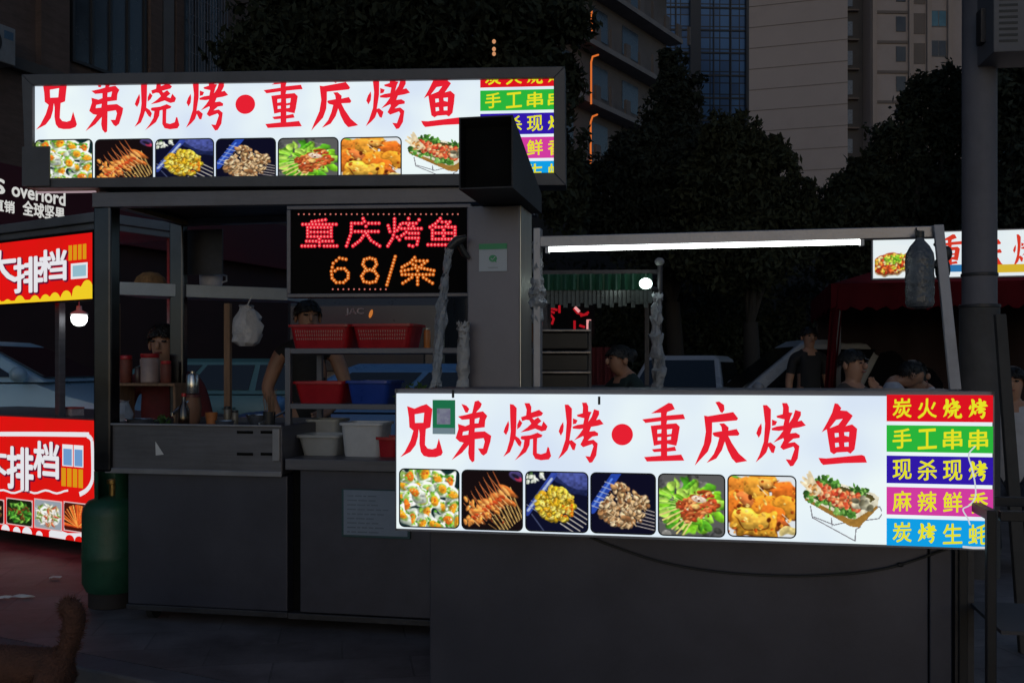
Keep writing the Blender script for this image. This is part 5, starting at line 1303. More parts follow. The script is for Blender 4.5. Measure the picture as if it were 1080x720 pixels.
for s in (-1, 1):
    b = MB(); b.ball(FK.at(s*.7,-.03,1.12) , .16, .07, .1, 14, 8); b.build('headlight', mat('headlight_glass', ()), tk, smooth=True)
for (x, y) in ((-.8,.5),(.8,.5),(-.8,3.8),(.8,3.8)):
    b = MB(); b.tube([FK.at(x-.11,y,.4), FK.at(x+.11,y,.4)], .4, 22); w = b.build('wheel', rubber, tk, smooth=True)
    b = MB(); b.tube([FK.at(x-.115,y,.4), FK.at(x+.115,y,.4)], .2, 16); b.build('rim', mat('alloy_rim', ()), w, smooth=True)
b = MB(); a0, z0 = FK.hit(365, 333, -.02); a1, z1 = FK.hit(384, 325, -.02)
vs, fs_ = text_geo('JAC', 1.0, .02); 
bz = lambda z: -.038
fit_text(b, 'JAC', lambda a, z: FK.at(a, bz(z), z), a0, z0, a1, z1, .02); b.build('badge_lettering', mat('chrome_letters', (.45,.45,.47), .3, .5), tk)
c = FK.at(FK.hit(392, 331)[0], -.0, FK.hit(392, 331)[1]); b = MB(); b.ball(c + FK.b*(bz(c.z) - .0), .02, .02, .05, 10, 8, rot=Matrix.Rotation(.3, 3, 'Y')); b.build('marker_lamp', glow('marker_orange', lin((220,130,60)), .7), tk, smooth=True)

# ------------------------------------------------------------------ people and the dog
skin_m = mat('skin', (.36,.19,.125), .55, 0, .12, 12, .05, 60); hair_m = mat('hair_black', (.008,.007,.007), .5, 0, .3, 30, .4, 120)
eye_m = mat('eye_dark', (.015,.01,.01), .2); lip_m = mat('lips', (.24,.07,.06), .5)
EDGES = [('pelvis','waist'),('waist','chest'),('chest','collar'),('collar','neck'),('neck','jaw'),('jaw','skull'),('skull','crown')]
for s in 'LR': EDGES += [('collar','sh'+s),('sh'+s,'el'+s),('el'+s,'wr'+s),('wr'+s,'pa'+s),('pelvis','hip'+s),('hip'+s,'kn'+s),('kn'+s,'an'+s),('an'+s,'to'+s)]
def default_pose():
    J = {'pelvis':(0,0,.95,.135),'waist':(0,0,1.10,.12),'chest':(0,.005,1.28,.135),'collar':(0,.01,1.42,.095),'neck':(0,0,1.495,.052),'jaw':(0,-.018,1.555,.066),'skull':(0,-.008,1.625,.088),'crown':(0,.004,1.675,.066)}
    for s, k in (('L',-1),('R',1)):
        J.update({'sh'+s:(k*.165,.01,1.40,.06),'el'+s:(k*.215,.02,1.13,.042),'wr'+s:(k*.22,-.05,.90,.027),'pa'+s:(k*.22,-.07,.83,.032),'hip'+s:(k*.085,0,.90,.092),'kn'+s:(k*.095,-.01,.50,.06),'an'+s:(k*.1,.02,.09,.04),'to'+s:(k*.11,-.13,.035,.036)})
    return J
def skin_mesh(V, Rr, E, root, sub=2):
    me = bpy.data.meshes.new('s'); me.from_pydata(V, E, []); o = bpy.data.objects.new('s', me); COL.objects.link(o)
    m = o.modifiers.new('k', 'SKIN'); 
    for i, r in enumerate(Rr):
        sv = me.skin_vertices[0].data[i]; sv.radius = (r, r) if not isinstance(r, tuple) else r; sv.use_root = (i == root)
    m.use_smooth_shade = True
    s = o.modifiers.new('u', 'SUBSURF'); s.levels = sub; s.render_levels = sub
    dg = bpy.context.evaluated_depsgraph_get(); out = bpy.data.meshes.new_from_object(o.evaluated_get(dg))
    vs = [v.co.copy() for v in out.vertices]; fs = [tuple(p.vertices) for p in out.polygons]
    bpy.data.objects.remove(o); bpy.data.meshes.remove(me); bpy.data.meshes.remove(out)
    return vs, fs
def person(label, loc, yaw, pose=None, shirt=None, pants=None, sleeves='short', scale=1.0, female=False, head_yaw=0.0, hair_long=False, group=None):
    J = default_pose(); J.update(pose or {})
    names = list(J); V = [J[n][:3] for n in names]; Rr = [J[n][3] for n in names]; E = [(names.index(a), names.index(b)) for a, b in EDGES]
    vs, fs = skin_mesh(V, Rr, E, 0)
    t = thing('person', label, 'person', loc, yaw, group); M = WM[t.name]
    jaw, skull = Vector(J['jaw'][:3]), Vector(J['skull'][:3]); HR = Matrix.Rotation(head_yaw, 3, 'Z')
    def H3(x, y, z): return skull + HR @ Vector((x, y, z))
    b = MB(); mi = []
    seg = [(Vector(J[a][:3]), Vector(J[c][:3]), a, c) for a, c in EDGES]
    def zone(p):
        best, bn = 9, None
        for A, B, a, c in seg:
            d = B - A; u = max(0, min(1, (p - A).dot(d) / max(d.length_squared, 1e-9))); q = (p - A - d*u).length - .03
            if q < best: best, bn, bu = q, (a, c), u
        a, c = bn
        if c in ('jaw','skull','crown') or (c == 'neck' and bu > .25): return 0
        if c[:2] in ('pa',) or (c[:2] == 'wr' and sleeves != 'long'): return 0
        if c[:2] == 'el' and sleeves == 'none': return 0 if bu > .08 else 1
        if c[:2] == 'el' and sleeves == 'short': return 1 if bu < .62 else 0
        if c[:2] == 'to': return 3
        if c[:2] in ('hi','kn','an') : return 2
        return 1
    for v in vs:                                             # narrow the head sideways
        if (v - skull).length < .135 and v.z > jaw.z - .05:
            q = HR.inverted() @ (v - skull); q.x *= .86; q.y *= 1.06; v.xyz = skull + HR @ q
    b.v = vs; b.f = fs; b.m = [zone(sum((vs[i] for i in f), Vector()) / len(f)) for f in fs]
    # nose, ears, fingers belong to the same skin
    b.ball(H3(0,-.098,-.018), .014, .018, .024, 10, 8, 0)
    for s in (-1, 1): b.ball(H3(s*.077,.008,-.012), .012, .02, .032, 10, 8, 0)
    for s, k in (('L',-1),('R',1)):
        wr, pa = Vector(J['wr'+s][:3]), Vector(J['pa'+s][:3]); d = (pa - wr).normalized(); side = d.cross(Vector((0,-1,.2))).normalized()
        nrm = side.cross(d).normalized()
        for i in range(4):
            off = side * (-.027 + .018*i); L = (.062,.075,.07,.055)[i]; p0 = pa + off - d*.01; p1 = pa + off + d*L*.55; p2 = p1 + (d*.7 + nrm*.5).normalized()*L*.5
            b.tube([p0, p1, p2], [.0095,.0088,.007], 8, mi=0)
        sd = 1 if k < 0 else -1
        p0 = wr*.4 + pa*.6 + side*sd*.022; b.tube([p0, p0 + (d*.6 + side*sd*.8).normalized()*.035, p0 + (d*.9 + side*sd*.45).normalized()*.068], [.0125,.011,.008], 8, mi=0)
    b.build('body', [skin_m, shirt, pants, black_pl], t, local=True, smooth=True)
    h = MB()                                                  # cap of hair
    n, m = 22, 10; k0 = len(h.v)
    for i in range(m + 1):
        for j in range(n):
            a = 2*math.pi*j/n; front = max(0, -math.sin(a)); low = (1.45 + (.75 if hair_long else .42)*(1 - front) - .1*front)
            ph = low * i / m; wv = 1 + .025*math.sin(7*a + i)
            h.v.append(H3(.086*wv*math.sin(ph)*math.cos(a), .012 + .104*wv*math.sin(ph)*math.sin(a), .012 + .092*math.cos(ph)))
    for i in range(m):
        for j in range(n):
            a = k0+i*n+j; c = k0+i*n+(j+1) % n; h.f.append((a, a+n, c+n, c)); h.m.append(0)
    rh = np.random.default_rng(len(label))
    for _ in range(420):
        a = rh.uniform(0, 2*math.pi); fr_ = max(0, -math.sin(a)); ph = rh.uniform(.2, 1.0)*(1.45 + (.75 if hair_long else .42)*(1-fr_) - .12*fr_)
        p0 = H3(.087*math.sin(ph)*math.cos(a), .012+.105*math.sin(ph)*math.sin(a), .012+.093*math.cos(ph)); d = HR @ Vector((math.cos(ph)*math.cos(a)*.6, math.cos(ph)*math.sin(a)*.6, -math.sin(ph)))
        d = (d + HR @ Vector((math.cos(a), math.sin(a), .2))*.25 + Vector(rh.normal(size=3))*.25).normalized()*rh.uniform(.012,.034); e = d.cross(Vector((.3,.2,1))).normalized()*.004
        h.add([p0 - e, p0 + e, p0 + d], [(0,1,2)])
    if female: h.ball(H3(0,.115,.03), .045, .045, .045, 14, 10)
    h.build('hair', hair_m, t, local=True, smooth=True); t.scale = (scale,)*3
    f = MB()
    for s in (-1, 1):
        f.ball(H3(s*.031,-.086,.004), .0135, .008, .0065, 10, 8); f.ball(H3(s*.033,-.088,.026), .021, .007, .0045, 10, 6)
    f.build('eyes', eye_m, t, local=True, smooth=True)
    f = MB(); f.ball(H3(0,-.088,-.056), .022, .008, .0065, 12, 8); f.build('mouth', lip_m, t, local=True, smooth=True)
    return t
cloth_black = mat('black_cloth', (.012,.012,.014), .85, 0, .3, 14, .2, 30); jeans = mat('dark_jeans', (.025,.03,.045), .85, 0, .25, 14, .2, 40)
cloth_green = mat('dark_green_cloth', (.008,.022,.022), .85, 0, .3, 12, .2, 30); cloth_white = mat('white_cloth', (.42,.42,.46), .85, 0, .12, 12, .3, 30)
cloth_red = mat('red_cloth', (.12,.015,.018), .85, 0, .3, 12, .2, 30)
def foot(px, Y): p = P(px, 400, Y); p.z = 0; return p
def bent(drop, J=None):
    """knees bent so that the upper body comes down by drop; J is given for the upright figure"""
    p = default_pose(); p.update(J or {})
    for k in list(p):
        x, y, z, r = p[k]
        if k[:2] == 'kn': dz = .42 - drop; p[k] = (x*1.2, -math.sqrt(max(.001, .16 - dz*dz)), .48, r)
        elif k[:2] in ('an', 'to'): pass
        else: p[k] = (x, y, z - drop, r)
    return p
man = {'shL':(-.165,.0,1.32,.06)}
person('man with short black hair looking down behind the rear stall, next to its corner post', foot(173, 6.05), R(12), bent(.33, {'elL':(-.25,-.05,1.1,.042),'wrL':(-.14,-.25,1.02,.027),'paL':(-.10,-.32,1.0,.032),'elR':(.25,-.05,1.1,.042),'wrR':(.14,-.25,1.02,.027),'paR':(.10,-.32,1.0,.032)}), cloth_red, jeans, scale=1.12, head_yaw=R(-12))
person('person in a black sleeveless top working behind the red baskets', foot(325, 6.35), R(8), {'elL':(-.26,.0,1.16,.042),'wrL':(-.16,-.17,.98,.027),'paL':(-.12,-.23,.95,.032),'elR':(.25,-.04,1.16,.042),'wrR':(.13,-.22,1.02,.027),'paR':(.08,-.28,1.0,.032),'shL':(-.17,.01,1.40,.058)}, cloth_black, jeans, 'none', head_yaw=R(15))
person('person in a dark green shirt bending over below the green awning', foot(659, 7.3), R(-62), bent(.24, {'jaw':(0,-.06,1.53,.066),'skull':(0,-.055,1.60,.088),'crown':(0,-.05,1.65,.066),'elL':(-.2,-.16,1.2,.042),'wrL':(-.15,-.36,1.12,.027),'paL':(-.14,-.43,1.11,.032),'elR':(.2,-.16,1.2,.042),'wrR':(.15,-.36,1.12,.027),'paR':(.14,-.43,1.11,.032)}), cloth_green, jeans, female=True)
person('person in dark clothes standing in front of the grey wagon', foot(853, 10.6), R(6), None, cloth_black, jeans)
person('person with a hand raised to the mouth beside the red tent', foot(899, 6.9), R(34), bent(.30, {'elR':(.24,-.22,1.2,.042),'wrR':(.10,-.20,1.40,.027),'paR':(.05,-.15,1.47,.03)}), mat('grey_brown_cloth', (.05,.04,.036), .85), jeans, head_yaw=R(0))
person('person in a white shirt with bowed head left of the white leaning post', foot(944, 7.4), R(70), bent(.30, {'jaw':(0,-.09,1.50,.066),'skull':(0,-.13,1.55,.088),'crown':(0,-.15,1.60,.066)}), cloth_white, jeans)
person('person in a white shirt leaning forward close beside the white leaning post', foot(972, 7.5), R(-60), bent(.34, {'jaw':(0,-.08,1.51,.066),'skull':(0,-.11,1.56,.088),'crown':(0,-.13,1.61,.066)}), cloth_white, jeans)
person('person in a white shirt bending down right of the utility pole', foot(1068, 6.6), R(-30), bent(.42), cloth_white, jeans)
dg_c = P(20, 700, 3.9); dg_c.z = -.12
dog = thing('dog', 'small brown dog with raised curled tail at the lower left corner', 'dog', dg_c)
def dpx(x, y, d=0.0): return P(x, y, 3.9 + d)
Vd = {'rump':(*dpx(55,706),.085),'loin':(*dpx(25,700),.085),'belly':(*dpx(-20,702),.095),'chest':(*dpx(-60,702),.105),'neck':(*dpx(-95,670),.065),'head':(*dpx(-115,650),.068),'muz':(*dpx(-142,658),.038),
      't0':(*dpx(70,690),.036),'t1':(*dpx(76,668),.042),'t2':(*dpx(80,650),.05),'t3':(*dpx(74,637),.048),'t4':(*dpx(62,640),.03)}
for s, dy in (('L',-.07),('R',.07)):
    r0, c0 = Vector(Vd['rump'][:3]), Vector(Vd['chest'][:3]); g_ = -.12
    Vd['th'+s] = (r0.x+.01, r0.y+dy, r0.z-.05, .06); Vd['st'+s] = (r0.x-.05, r0.y+dy, (r0.z+g_)*.5+.0, .035); Vd['ho'+s] = (r0.x+.05, r0.y+dy, g_+.12, .022); Vd['hp'+s] = (r0.x+.03, r0.y+dy, g_+.025, .022); Vd['hf'+s] = (r0.x-.02, r0.y+dy, g_+.02, .022)
    Vd['sh'+s] = (c0.x, c0.y+dy, c0.z-.06, .045); Vd['fk'+s] = (c0.x+.01, c0.y+dy, g_+.14, .026); Vd['fp'+s] = (c0.x, c0.y+dy, g_+.03, .022); Vd['ff'+s] = (c0.x-.05, c0.y+dy, g_+.02, .022)
Ed = [('rump','loin'),('loin','belly'),('belly','chest'),('chest','neck'),('neck','head'),('head','muz'),('rump','t0'),('t0','t1'),('t1','t2'),('t2','t3'),('t3','t4')]
for s in 'LR': Ed += [('rump','th'+s),('th'+s,'st'+s),('st'+s,'ho'+s),('ho'+s,'hp'+s),('hp'+s,'hf'+s),('chest','sh'+s),('sh'+s,'fk'+s),('fk'+s,'fp'+s),('fp'+s,'ff'+s)]
nm = list(Vd); vs, fs_ = skin_mesh([Vd[n][:3] for n in nm], [Vd[n][3] for n in nm], [(nm.index(a), nm.index(c)) for a, c in Ed], nm.index('loin'))
fur = mat('dog_fur', (.10,.04,.024), .9, 0, .35, 14, .6, 90)
b = MB(); b.v = vs; b.f = fs_; b.m = [0]*len(fs_)
for s in (-1, 1): b.ball(dpx(-108, 630) + Vector((0, s*.05, 0)), .02, .012, .045, 10, 8)
b.build('body', fur, dog, smooth=True)
b = MB(); r_ = np.random.default_rng(8)
for i in range(9000):
    f = fs_[r_.integers(len(fs_))]; w = r_.dirichlet(np.ones(len(f))); p = sum((vs[k]*float(x) for k, x in zip(f, w)), Vector())
    n_ = (vs[f[1]]-vs[f[0]]).cross(vs[f[2]]-vs[f[0]]).normalized(); tl_ = p.x > dpx(60,690).x and p.z > dpx(60,690).z
    d = (n_ + Vector(r_.normal(size=3))*.4 + Vector((.5,0,-.5 if not tl_ else .3))).normalized()*(.024 if tl_ else .016)*r_.uniform(.5,1.2); e = d.cross(Vector((0,1,.1))).normalized()*.0011
    b.add([p-e, p+e, p+d], [(0,1,2)])
b.build('coat', fur, dog)
b = MB(); b.ball(dpx(-152,656), .014, .012, .012, 10, 8)
for s in (-1, 1): b.ball(dpx(-128,646) + Vector((0,s*.045,0)), .008, .006, .008, 8, 6)
b.build('nose_and_eyes', eye_m, dog, smooth=True)
# ------------------------------------------------------------------ far stall with green awning, bulb and tray rack
FG = Frame(P(572, 300, 7.2), R(-4)); gz = FG.hit
aG = lambda x, bb=0.0: gz(x, 300, bb)[0]
fw = thing('drinks_stall', 'dim stall with a green plastic awning and clear fringe behind the grill counter', 'stall', FG.at(.4, .5, 0), FG.yaw)
b = MB(); n = 60; zt1, zt0 = gz(600, 289)[1], gz(600, 306)[1]; x0, x1 = aG(572), aG(688)
def sheet(b, fr, a0, a1, z0, z1, amp, k, n=60, b0=0.0, th=.006, drop=0):
    f, g = [], []
    for i in range(n+1):
        a = a0 + (a1-a0)*i/n; w = amp*math.sin(k*i/n*2*math.pi)
        f += [fr.at(a, b0 + w, z0 + drop*math.sin(i*1.9)), fr.at(a, b0 + w*.3, z1)]; g += [fr.at(a, b0 + w + th, z0 + drop*math.sin(i*1.9)), fr.at(a, b0 + w*.3 + th, z1)]
    o = len(f); b.add(f + g, [(2*i, 2*i+2, 2*i+3, 2*i+1) for i in range(n)] + [(o+2*i, o+2*i+1, o+2*i+3, o+2*i+2) for i in range(n)] + [(2*i, o+2*i, o+2*i+2, 2*i+2) for i in range(n)])
sheet(b, FG, x0, x1, zt0, zt1, .03, 13); b.build('awning', mat('awning_green', (.022,.10,.055), .5, 0, .3, 9, trans=.2), fw, smooth=True)
b = MB()
zf0 = gz(600, 322)[1]
for i in range(26):
    a = x0 + (x1-x0)*(i+.5)/26; w = (x1-x0)/26*.5; dz = .018*math.sin(i*2.3)
    b.hexa([FG.at(a-w,.0,zf0+dz), FG.at(a+w,.012,zf0+dz), FG.at(a+w,.015,zf0+dz), FG.at(a-w,.003,zf0+dz), FG.at(a-w,.0,zt0), FG.at(a+w,.012,zt0), FG.at(a+w,.015,zt0), FG.at(a-w,.003,zt0)])
b.build('fringe', mat('fringe_film', (.09,.1,.095), .3, 0, .3, 14, trans=.3), fw)
b = MB(); b.fbox(FG, x0-.02, x1+.05, .02, .9, zt1, zt1+.03); b.build('roof', steel_dark, fw)
zcf = gz(600, 408)[1]
b = MB(); b.fbox(FG, x0, x1+.1, .2, .9, .08, zcf); b.build('counter', mat('counter_dark', (.03,.03,.03), .7), fw, bevel=.005)
for a, bb in ((x0,.03),(x1-.0,.85),(x0,.85)):
    b = MB(); b.fbox(FG, a, a+.035, bb, bb+.035, 0, zt1); b.build('post', steel_dark, fw)
for a in (x0+.05, x1):
    for bb in (.25,.8): b = MB(); b.fbox(FG, a, a+.05, bb, bb+.05, 0, .08); b.build('leg', steel_dark, fw)
# pole with crumpled film + bulb
k = [P(694, y, 7.0) for y in (412, 380, 345, 310, 280)]; k[2] = P(692, 345, 7.0)
lp = thing('lamp_pole', 'lamp pole wrapped in crumpled clear film with a round bright bulb at its side', 'lamp', Vector((k[0].x, k[0].y, 0)))
b = MB(); b.tube([Vector((k[0].x, k[0].y, 0)), P(696, 272, 7.0)], .018, 12); b.build('pole', steel_dark, lp, smooth=True)
b = MB(); crumple(b, k[:4], [.036,.044,.038,.034], 8); b.build('film_wrap', film, lp, smooth=True)
b = MB(); b.ball(P(695.5, 276, 7.0), .035, .035, .03, 14, 10); b.build('pole_cap', mat('cap_grey', (.2,.2,.2), .6), lp, smooth=True)
b = MB(); b.ball(P(681, 299, 6.95), .045, .042, .038, 20, 14); b.build('bulb', glow('bulb_green_white', (.80, 1, .92), 6.0), lp, smooth=True)
b = MB(); b.tube([P(686, 303, 6.97), P(694, 306, 7.0)], .014, 8); b.build('bulb_arm', black_pl, lp)
# tray rack
FT_ = Frame(P(566, 400, 6.6), R(-4)); wt = 58/F*6.6
tr = thing('tray_rack', 'rack of dark trays with pale metal edges below the green awning', 'rack', FT_.at(wt/2, .2, 0), FT_.yaw)
for a in (0, wt - .02):
    for bb in (0, .36):
        b = MB(); b.fbox(FT_, a, a+.018, bb, bb+.018, 0, P(0, 338, 6.6).z); b.build('upright', steel_dark, tr)
for y in (347, 370, 391):
    z = P(0, y, 6.6).z
    b = MB(); b.fbox(FT_, .02, wt-.022, .0, .37, z-.135, z-.02); t_ = b.build('tray', mat('tray_dark', (.006,.0035,.0035), .5, 0, .3, 6), tr, bevel=.01)
    b = MB(); b.fbox(FT_, .005, wt-.005, -.02, .385, z-.018, z-.002); b.build('tray_edge', mat('tray_edge', (.22,.2,.2), .35, .5, .4, 12), t_, bevel=.004)
c = FT_.at(-.02, .05, P(0, 360, 6.6).z)
cs = thing('bowl_stack', 'small stack of brown bowls against the left side of the tray rack', 'bowls', c)
for i in range(6):
    q = c + Vector((-.01, 0, i*.019)); b = MB(); b.lathe(q, [(.02,0),(.04,.018),(.041,.022),(.037,.022),(.018,.004)], 18); b.build('bowl', mat('bowl_brown', (.22,.12,.08), .5, 0, .2, 10), cs, smooth=True)
b = MB(); b.tube([Vector((c.x-.01, c.y, .0)), Vector((c.x-.01, c.y, c.z))], .03, 10); b.build('stand', steel_dark, cs)
# red lights in the distance
FRd = Frame(P(568, 330, 9.2), R(0))
rl = thing('red_light_sign', 'small broken red lit sign glowing above the tray rack', 'sign', FRd.at(.25, 0, P(0, 356, 9.2).z))
rg = glow('neon_red', lin((190, 24, 36)), .7); pk = glow('neon_pink', lin((255, 170, 170)), .8); q9 = lambda x, y: P(x, y, 9.2)
b = MB()
for pl in ([(568,328),(574,323),(581,325),(588,327)],[(572,331),(578,327),(585,330)],[(568,335),(571,340),(569,344)],[(580,331),(584,336),(582,342)],[(606,338),(606,350)],[(611,343),(617,345)],[(590,322),(590,330)],[(571,324),(577,330)],[(574,330),(573,343)],[(605,325),(609,330),(616,332),(621,329)],[(612,333),(620,331)]): b.tube([q9(*p) for p in pl], .011, 8)
b.build('red_tubes', rg, rl, smooth=True)
b = MB(); b.tube([q9(571,334), q9(577,334)], .03, 8); b.tube([q9(606,324), q9(611,329)], .016, 8); b.tube([q9(621,337), q9(621,355)], .022, 8); b.build('pink_tubes', pk, rl, smooth=True)
b = MB(); b.fbox(FRd, -.05, .52, .03, .06, P(0,358,9.2).z, P(0,318,9.2).z); b.build('back_board', dull_black, rl)
b = MB(); b.fbox(FRd, .0, .04, .061, .09, 0, P(0,330,9.2).z); b.fbox(FRd, .44, .48, .061, .09, 0, P(0,330,9.2).z); b.build('stand', steel_dark, rl)
b = MB(); FC = Frame(P(624, 390, 8.2), R(-10)); sheet(b, FC, 0, .20, .5, P(0,366,8.2).z, .03, 3, 30, 0, .01, .01)
o = b.build('red_cloth', cloth_red, None, smooth=True); tag(recenter(o), 'red cloth hanging between the tray rack and the person in dark green', 'cloth')

# ------------------------------------------------------------------ red tent with lit sign
FTn = Frame(P(882, 300, 9.0), R(-13)); tz = FTn.hit
red_tent = mat('tent_red', (.06,.003,.006), .9, 0, .25, 2.5, .15, 12, spec=.08)
tw, td = 3.4, 2.6; ze = tz(882, 300)[1]; zv = tz(882, 326)[1]
tt = thing('red_tent', 'dark red canopy tent with a lit food sign on its front edge', 'tent', FTn.at(tw/2, td/2, 0), FTn.yaw)
zp = tz(960, 240)[1]
b = MB(); cs_ = [FTn.at(-.05,-.05,ze), FTn.at(tw,-.05,ze), FTn.at(tw,td,ze), FTn.at(-.05,td,ze)]; pk_ = [FTn.at(tw*.4,td*.5,zp), FTn.at(tw*.6,td*.5,zp)]
b.add(cs_ + pk_, [(0,1,5,4),(1,2,5),(2,3,4,5),(3,0,4)]); b.add([v + Vector((0,0,-.02)) for v in cs_ + pk_], [(4,5,1,0),(5,2,1),(5,4,3,2),(4,0,3)]); b.build('canopy', red_tent, tt)
b = MB(); sheet(b, FTn, -.05, tw, zv, ze+.005, .02, 9, 80, -.05, .008, .02); b.build('front_valance', red_tent, tt, smooth=True)
FTs = Frame(FTn.at(-.05, -.05, 0), FTn.yaw + R(90)); b = MB(); sheet(b, FTs, 0.01, td, zv, ze+.004, .02, 7, 60, 0, .008, .02); b.build('side_valance', red_tent, tt, smooth=True)
b = MB()
for i in range(10):
    t0, t1 = i/10, (i+1)/10
    f_ = lambda t, s: FTn.at(-.04 - .10*t + s*.11*(1-.35*t), -.02 + .03*math.sin(s*9+t*2), zv + (ze-zv)*.9 - t*(zv - .35))
    for j in range(6): b.add([f_(t0,j/6), f_(t0,(j+1)/6), f_(t1,(j+1)/6), f_(t1,j/6)], [(0,1,2,3)])
    for j in range(6): b.add([f_(t0,j/6) + FTn.b*.01, f_(t0,(j+1)/6) + FTn.b*.01, f_(t1,(j+1)/6) + FTn.b*.01, f_(t1,j/6) + FTn.b*.01], [(3,2,1,0)])
b.build('tied_curtain', red_tent, tt, smooth=True)
for a, bb in ((0,0),(tw-.06,0),(0,td-.06),(tw-.06,td-.06)):
    b = MB(); b.fbox(FTn, a, a+.04, bb, bb+.04, 0, ze-.003); b.build('post', steel_dark, tt)
b = MB(); sheet(b, FTn, .02, tw-.06, .3, ze-.02, .03, 9, 80, td-.1, .01, .02); b.build('back_wall', mat('tent_back', (.018,.006,.006), .85, 0, .3, 2), tt, smooth=True)
sa0, sz1 = tz(921, 247, -.16); sa1 = sa0 + 2.0; sz0 = tz(921, 293.5, -.16)[1]
FTg = Frame(FTn.at(sa0, -.16, 0), R(-14)); tg = FTg.hit
ts = thing('tent_sign', 'lit white sign with a food picture on the front edge of the red tent', 'sign', FTg.at(1, 0, sz0), FTg.yaw)
b = MB(); b.fbox(FTg, 0, 2.0, 0, .08, sz0, sz1); b.build('lit_panel', glow('sign_diffuser_far', (.80,.88,.93), .92, (.85,.93,.95), 3), ts)
b = MB(); e = .012; b.fbox(FTg, -e, 2+e, .01, .09, sz1, sz1+e); b.fbox(FTg, -e, 2+e, .01, .09, sz0-e, sz0); b.fbox(FTg, -e, 0, .01, .09, sz0, sz1); b.fbox(FTg, 2, 2+e, .01, .09, sz0, sz1); b.build('frame', alu, ts)
b = MB()
for ch, bb_ in ((CHONG,(987,247,1016,285)),(QING,(1031,246,1061,285)),(KAO,(1068,246,1096,284)),(YU,(1102,246,1128,284))):
    for stq in place(ch, bb_): b.poly(stq, lambda x, y: (lambda q: FTg.at(q[0], -.0015, q[1]))(tg(x, y)))
b.build('lettering', glow('tent_letters', lin((226, 60, 40)), .85), ts)
c = Canvas(56, (236, 244, 246), 31)
c.ell(.5,.62,.62,.36,-.15,(196,176,140),.2); c.ell(.5,.58,.58,.34,-.15,(150,60,30),.3)
for i in range(130):
    a = c.r.uniform(0,6.3); k_ = math.sqrt(c.r.uniform(0,1)); c.ell(.5+.52*k_*math.cos(a), .58+.3*k_*math.sin(a)-.08*math.cos(a)*k_, .06,.04,c.r.uniform(0,3),[(206,80,40),(226,120,50),(170,50,26),(240,180,70),(196,200,60),(220,210,150)][c.r.integers(6)],.5,.35)
for i in range(30):
    a = c.r.uniform(0,6.3); k_ = math.sqrt(c.r.uniform(0,1)); c.ell(.58+.26*k_*math.cos(a), .45+.12*k_*math.sin(a), .06,.04,c.r.uniform(0,3),[(150,200,50),(210,220,80),(110,170,40)][c.r.integers(3)],.5,.35)
a0, z1 = tg(922.5, 259); a1, z0 = tg(957, 292)
o = bpy.data.objects.new('food_picture', canvas_mesh(c, a1-a0, z1-z0)); COL.objects.link(o); o.parent = ts; mw = Matrix.Translation(FTg.at(a0, -.0015, z1)) @ Matrix.Rotation(FTg.yaw, 4, 'Z'); o.matrix_local = WM[ts.name].inverted() @ mw
b = MB(); a0, z1 = tg(994, 279.5); a1, z0 = tg(1014, 286.5); b.fbox(FTg, a0, a1, -.003, -.001, z0, z1); b.build('blue_strip', glow('tent_blue', lin((46,120,180)), .85), ts)
b = MB(); a0, z1 = tg(1052, 279); a1, z0 = tg(1100, 286.5); b.fbox(FTg, a0, a1, -.003, -.001, z0, z1); b.build('yellow_strip', glow('tent_yellow', lin((226,190,50)), .85), ts)
# brick-dark tables of the diners
tb_m = mat('table_top', (.08,.05,.04), .5, 0, .3, 5)
for i, (px, Y, l) in enumerate([(922, 6.9, 'low folding table among the people in white shirts beside the red tent')]):
    c = foot(px, Y); t = thing('folding_table', l, 'table', c)
    b = MB(); loft(b, [rring(c,.62,.62,.03,.66,0), rring(c,.64,.64,.03,.70,0)]); b.build('table_top', tb_m, t, bevel=.004)
    for sx in (-1,1):
        for sy in (-1,1): b = MB(); b.tube([c + Vector((sx*.28,sy*.28,0)), c + Vector((sx*.25,sy*.25,.66))], .014, 8); b.build('leg', steel_dark, t)

# ------------------------------------------------------------------ far buildings
conc = mat('grey_concrete', (.12,.108,.11), .85, 0, .2, .4, .2, 4, dirt=.5)
FM = Frame(P(590, 200, 48), R(56.7)); mz = FM.hit
mb_ = thing('balcony_building', 'dark grey building with sloping balcony lines behind the trees in the middle', 'building', FM.at(0, 6, 0), FM.yaw)
mL = mz(703, 100)[0]
b = MB(); b.fbox(FM, -18, mL, 0, 14, 0, 30); b.build('wall', conc, mb_)
zs0 = mz(613, 47)[1]; zs1 = mz(613, 109)[1]; fl = zs0 - zs1
for k in range(-3, 4):
    z = zs0 + k*fl
    if z < 3: continue
    b = MB(); b.fbox(FM, -18, mL+.3, -.9, -.001, z-.25, z+.02); sl = b.build('balcony_slab', mat('pale_slab', (.17,.16,.165), .8, 0, .2, 1), mb_)
    b = MB()
    for i in range(19):
        a = -16 + i*1.65; b = MB(); b.fbox(FM, a, a+.5, -.85, -.7, z+.021, z+.8) if i % 3 else b.fbox(FM, a, a+.2, -.85, -.7, z+.021, z+1.1)
        b.build('parapet_post', conc, sl)
    for i in range(7):
        a = -15 + i*3.6; 
        if a + 1.8 > mL: break
        b = MB(); b.fbox(FM, a, a+1.9, -.03, .0-.001, z+.7, z+fl-.7); b.build('window', glassd, mb_)
ls = thing('light_string', 'thin orange light string running down the balcony building', 'lights', FM.at(mz(624, 170, -1.0)[0], -1, mz(624,170,-1.0)[1]))
og = glow('string_orange', lin((236, 120, 52)), .8)
b = MB(); m1 = lambda x, y: (lambda q: FM.at(q[0], -1.0, q[1]))(mz(x, y, -1.0))
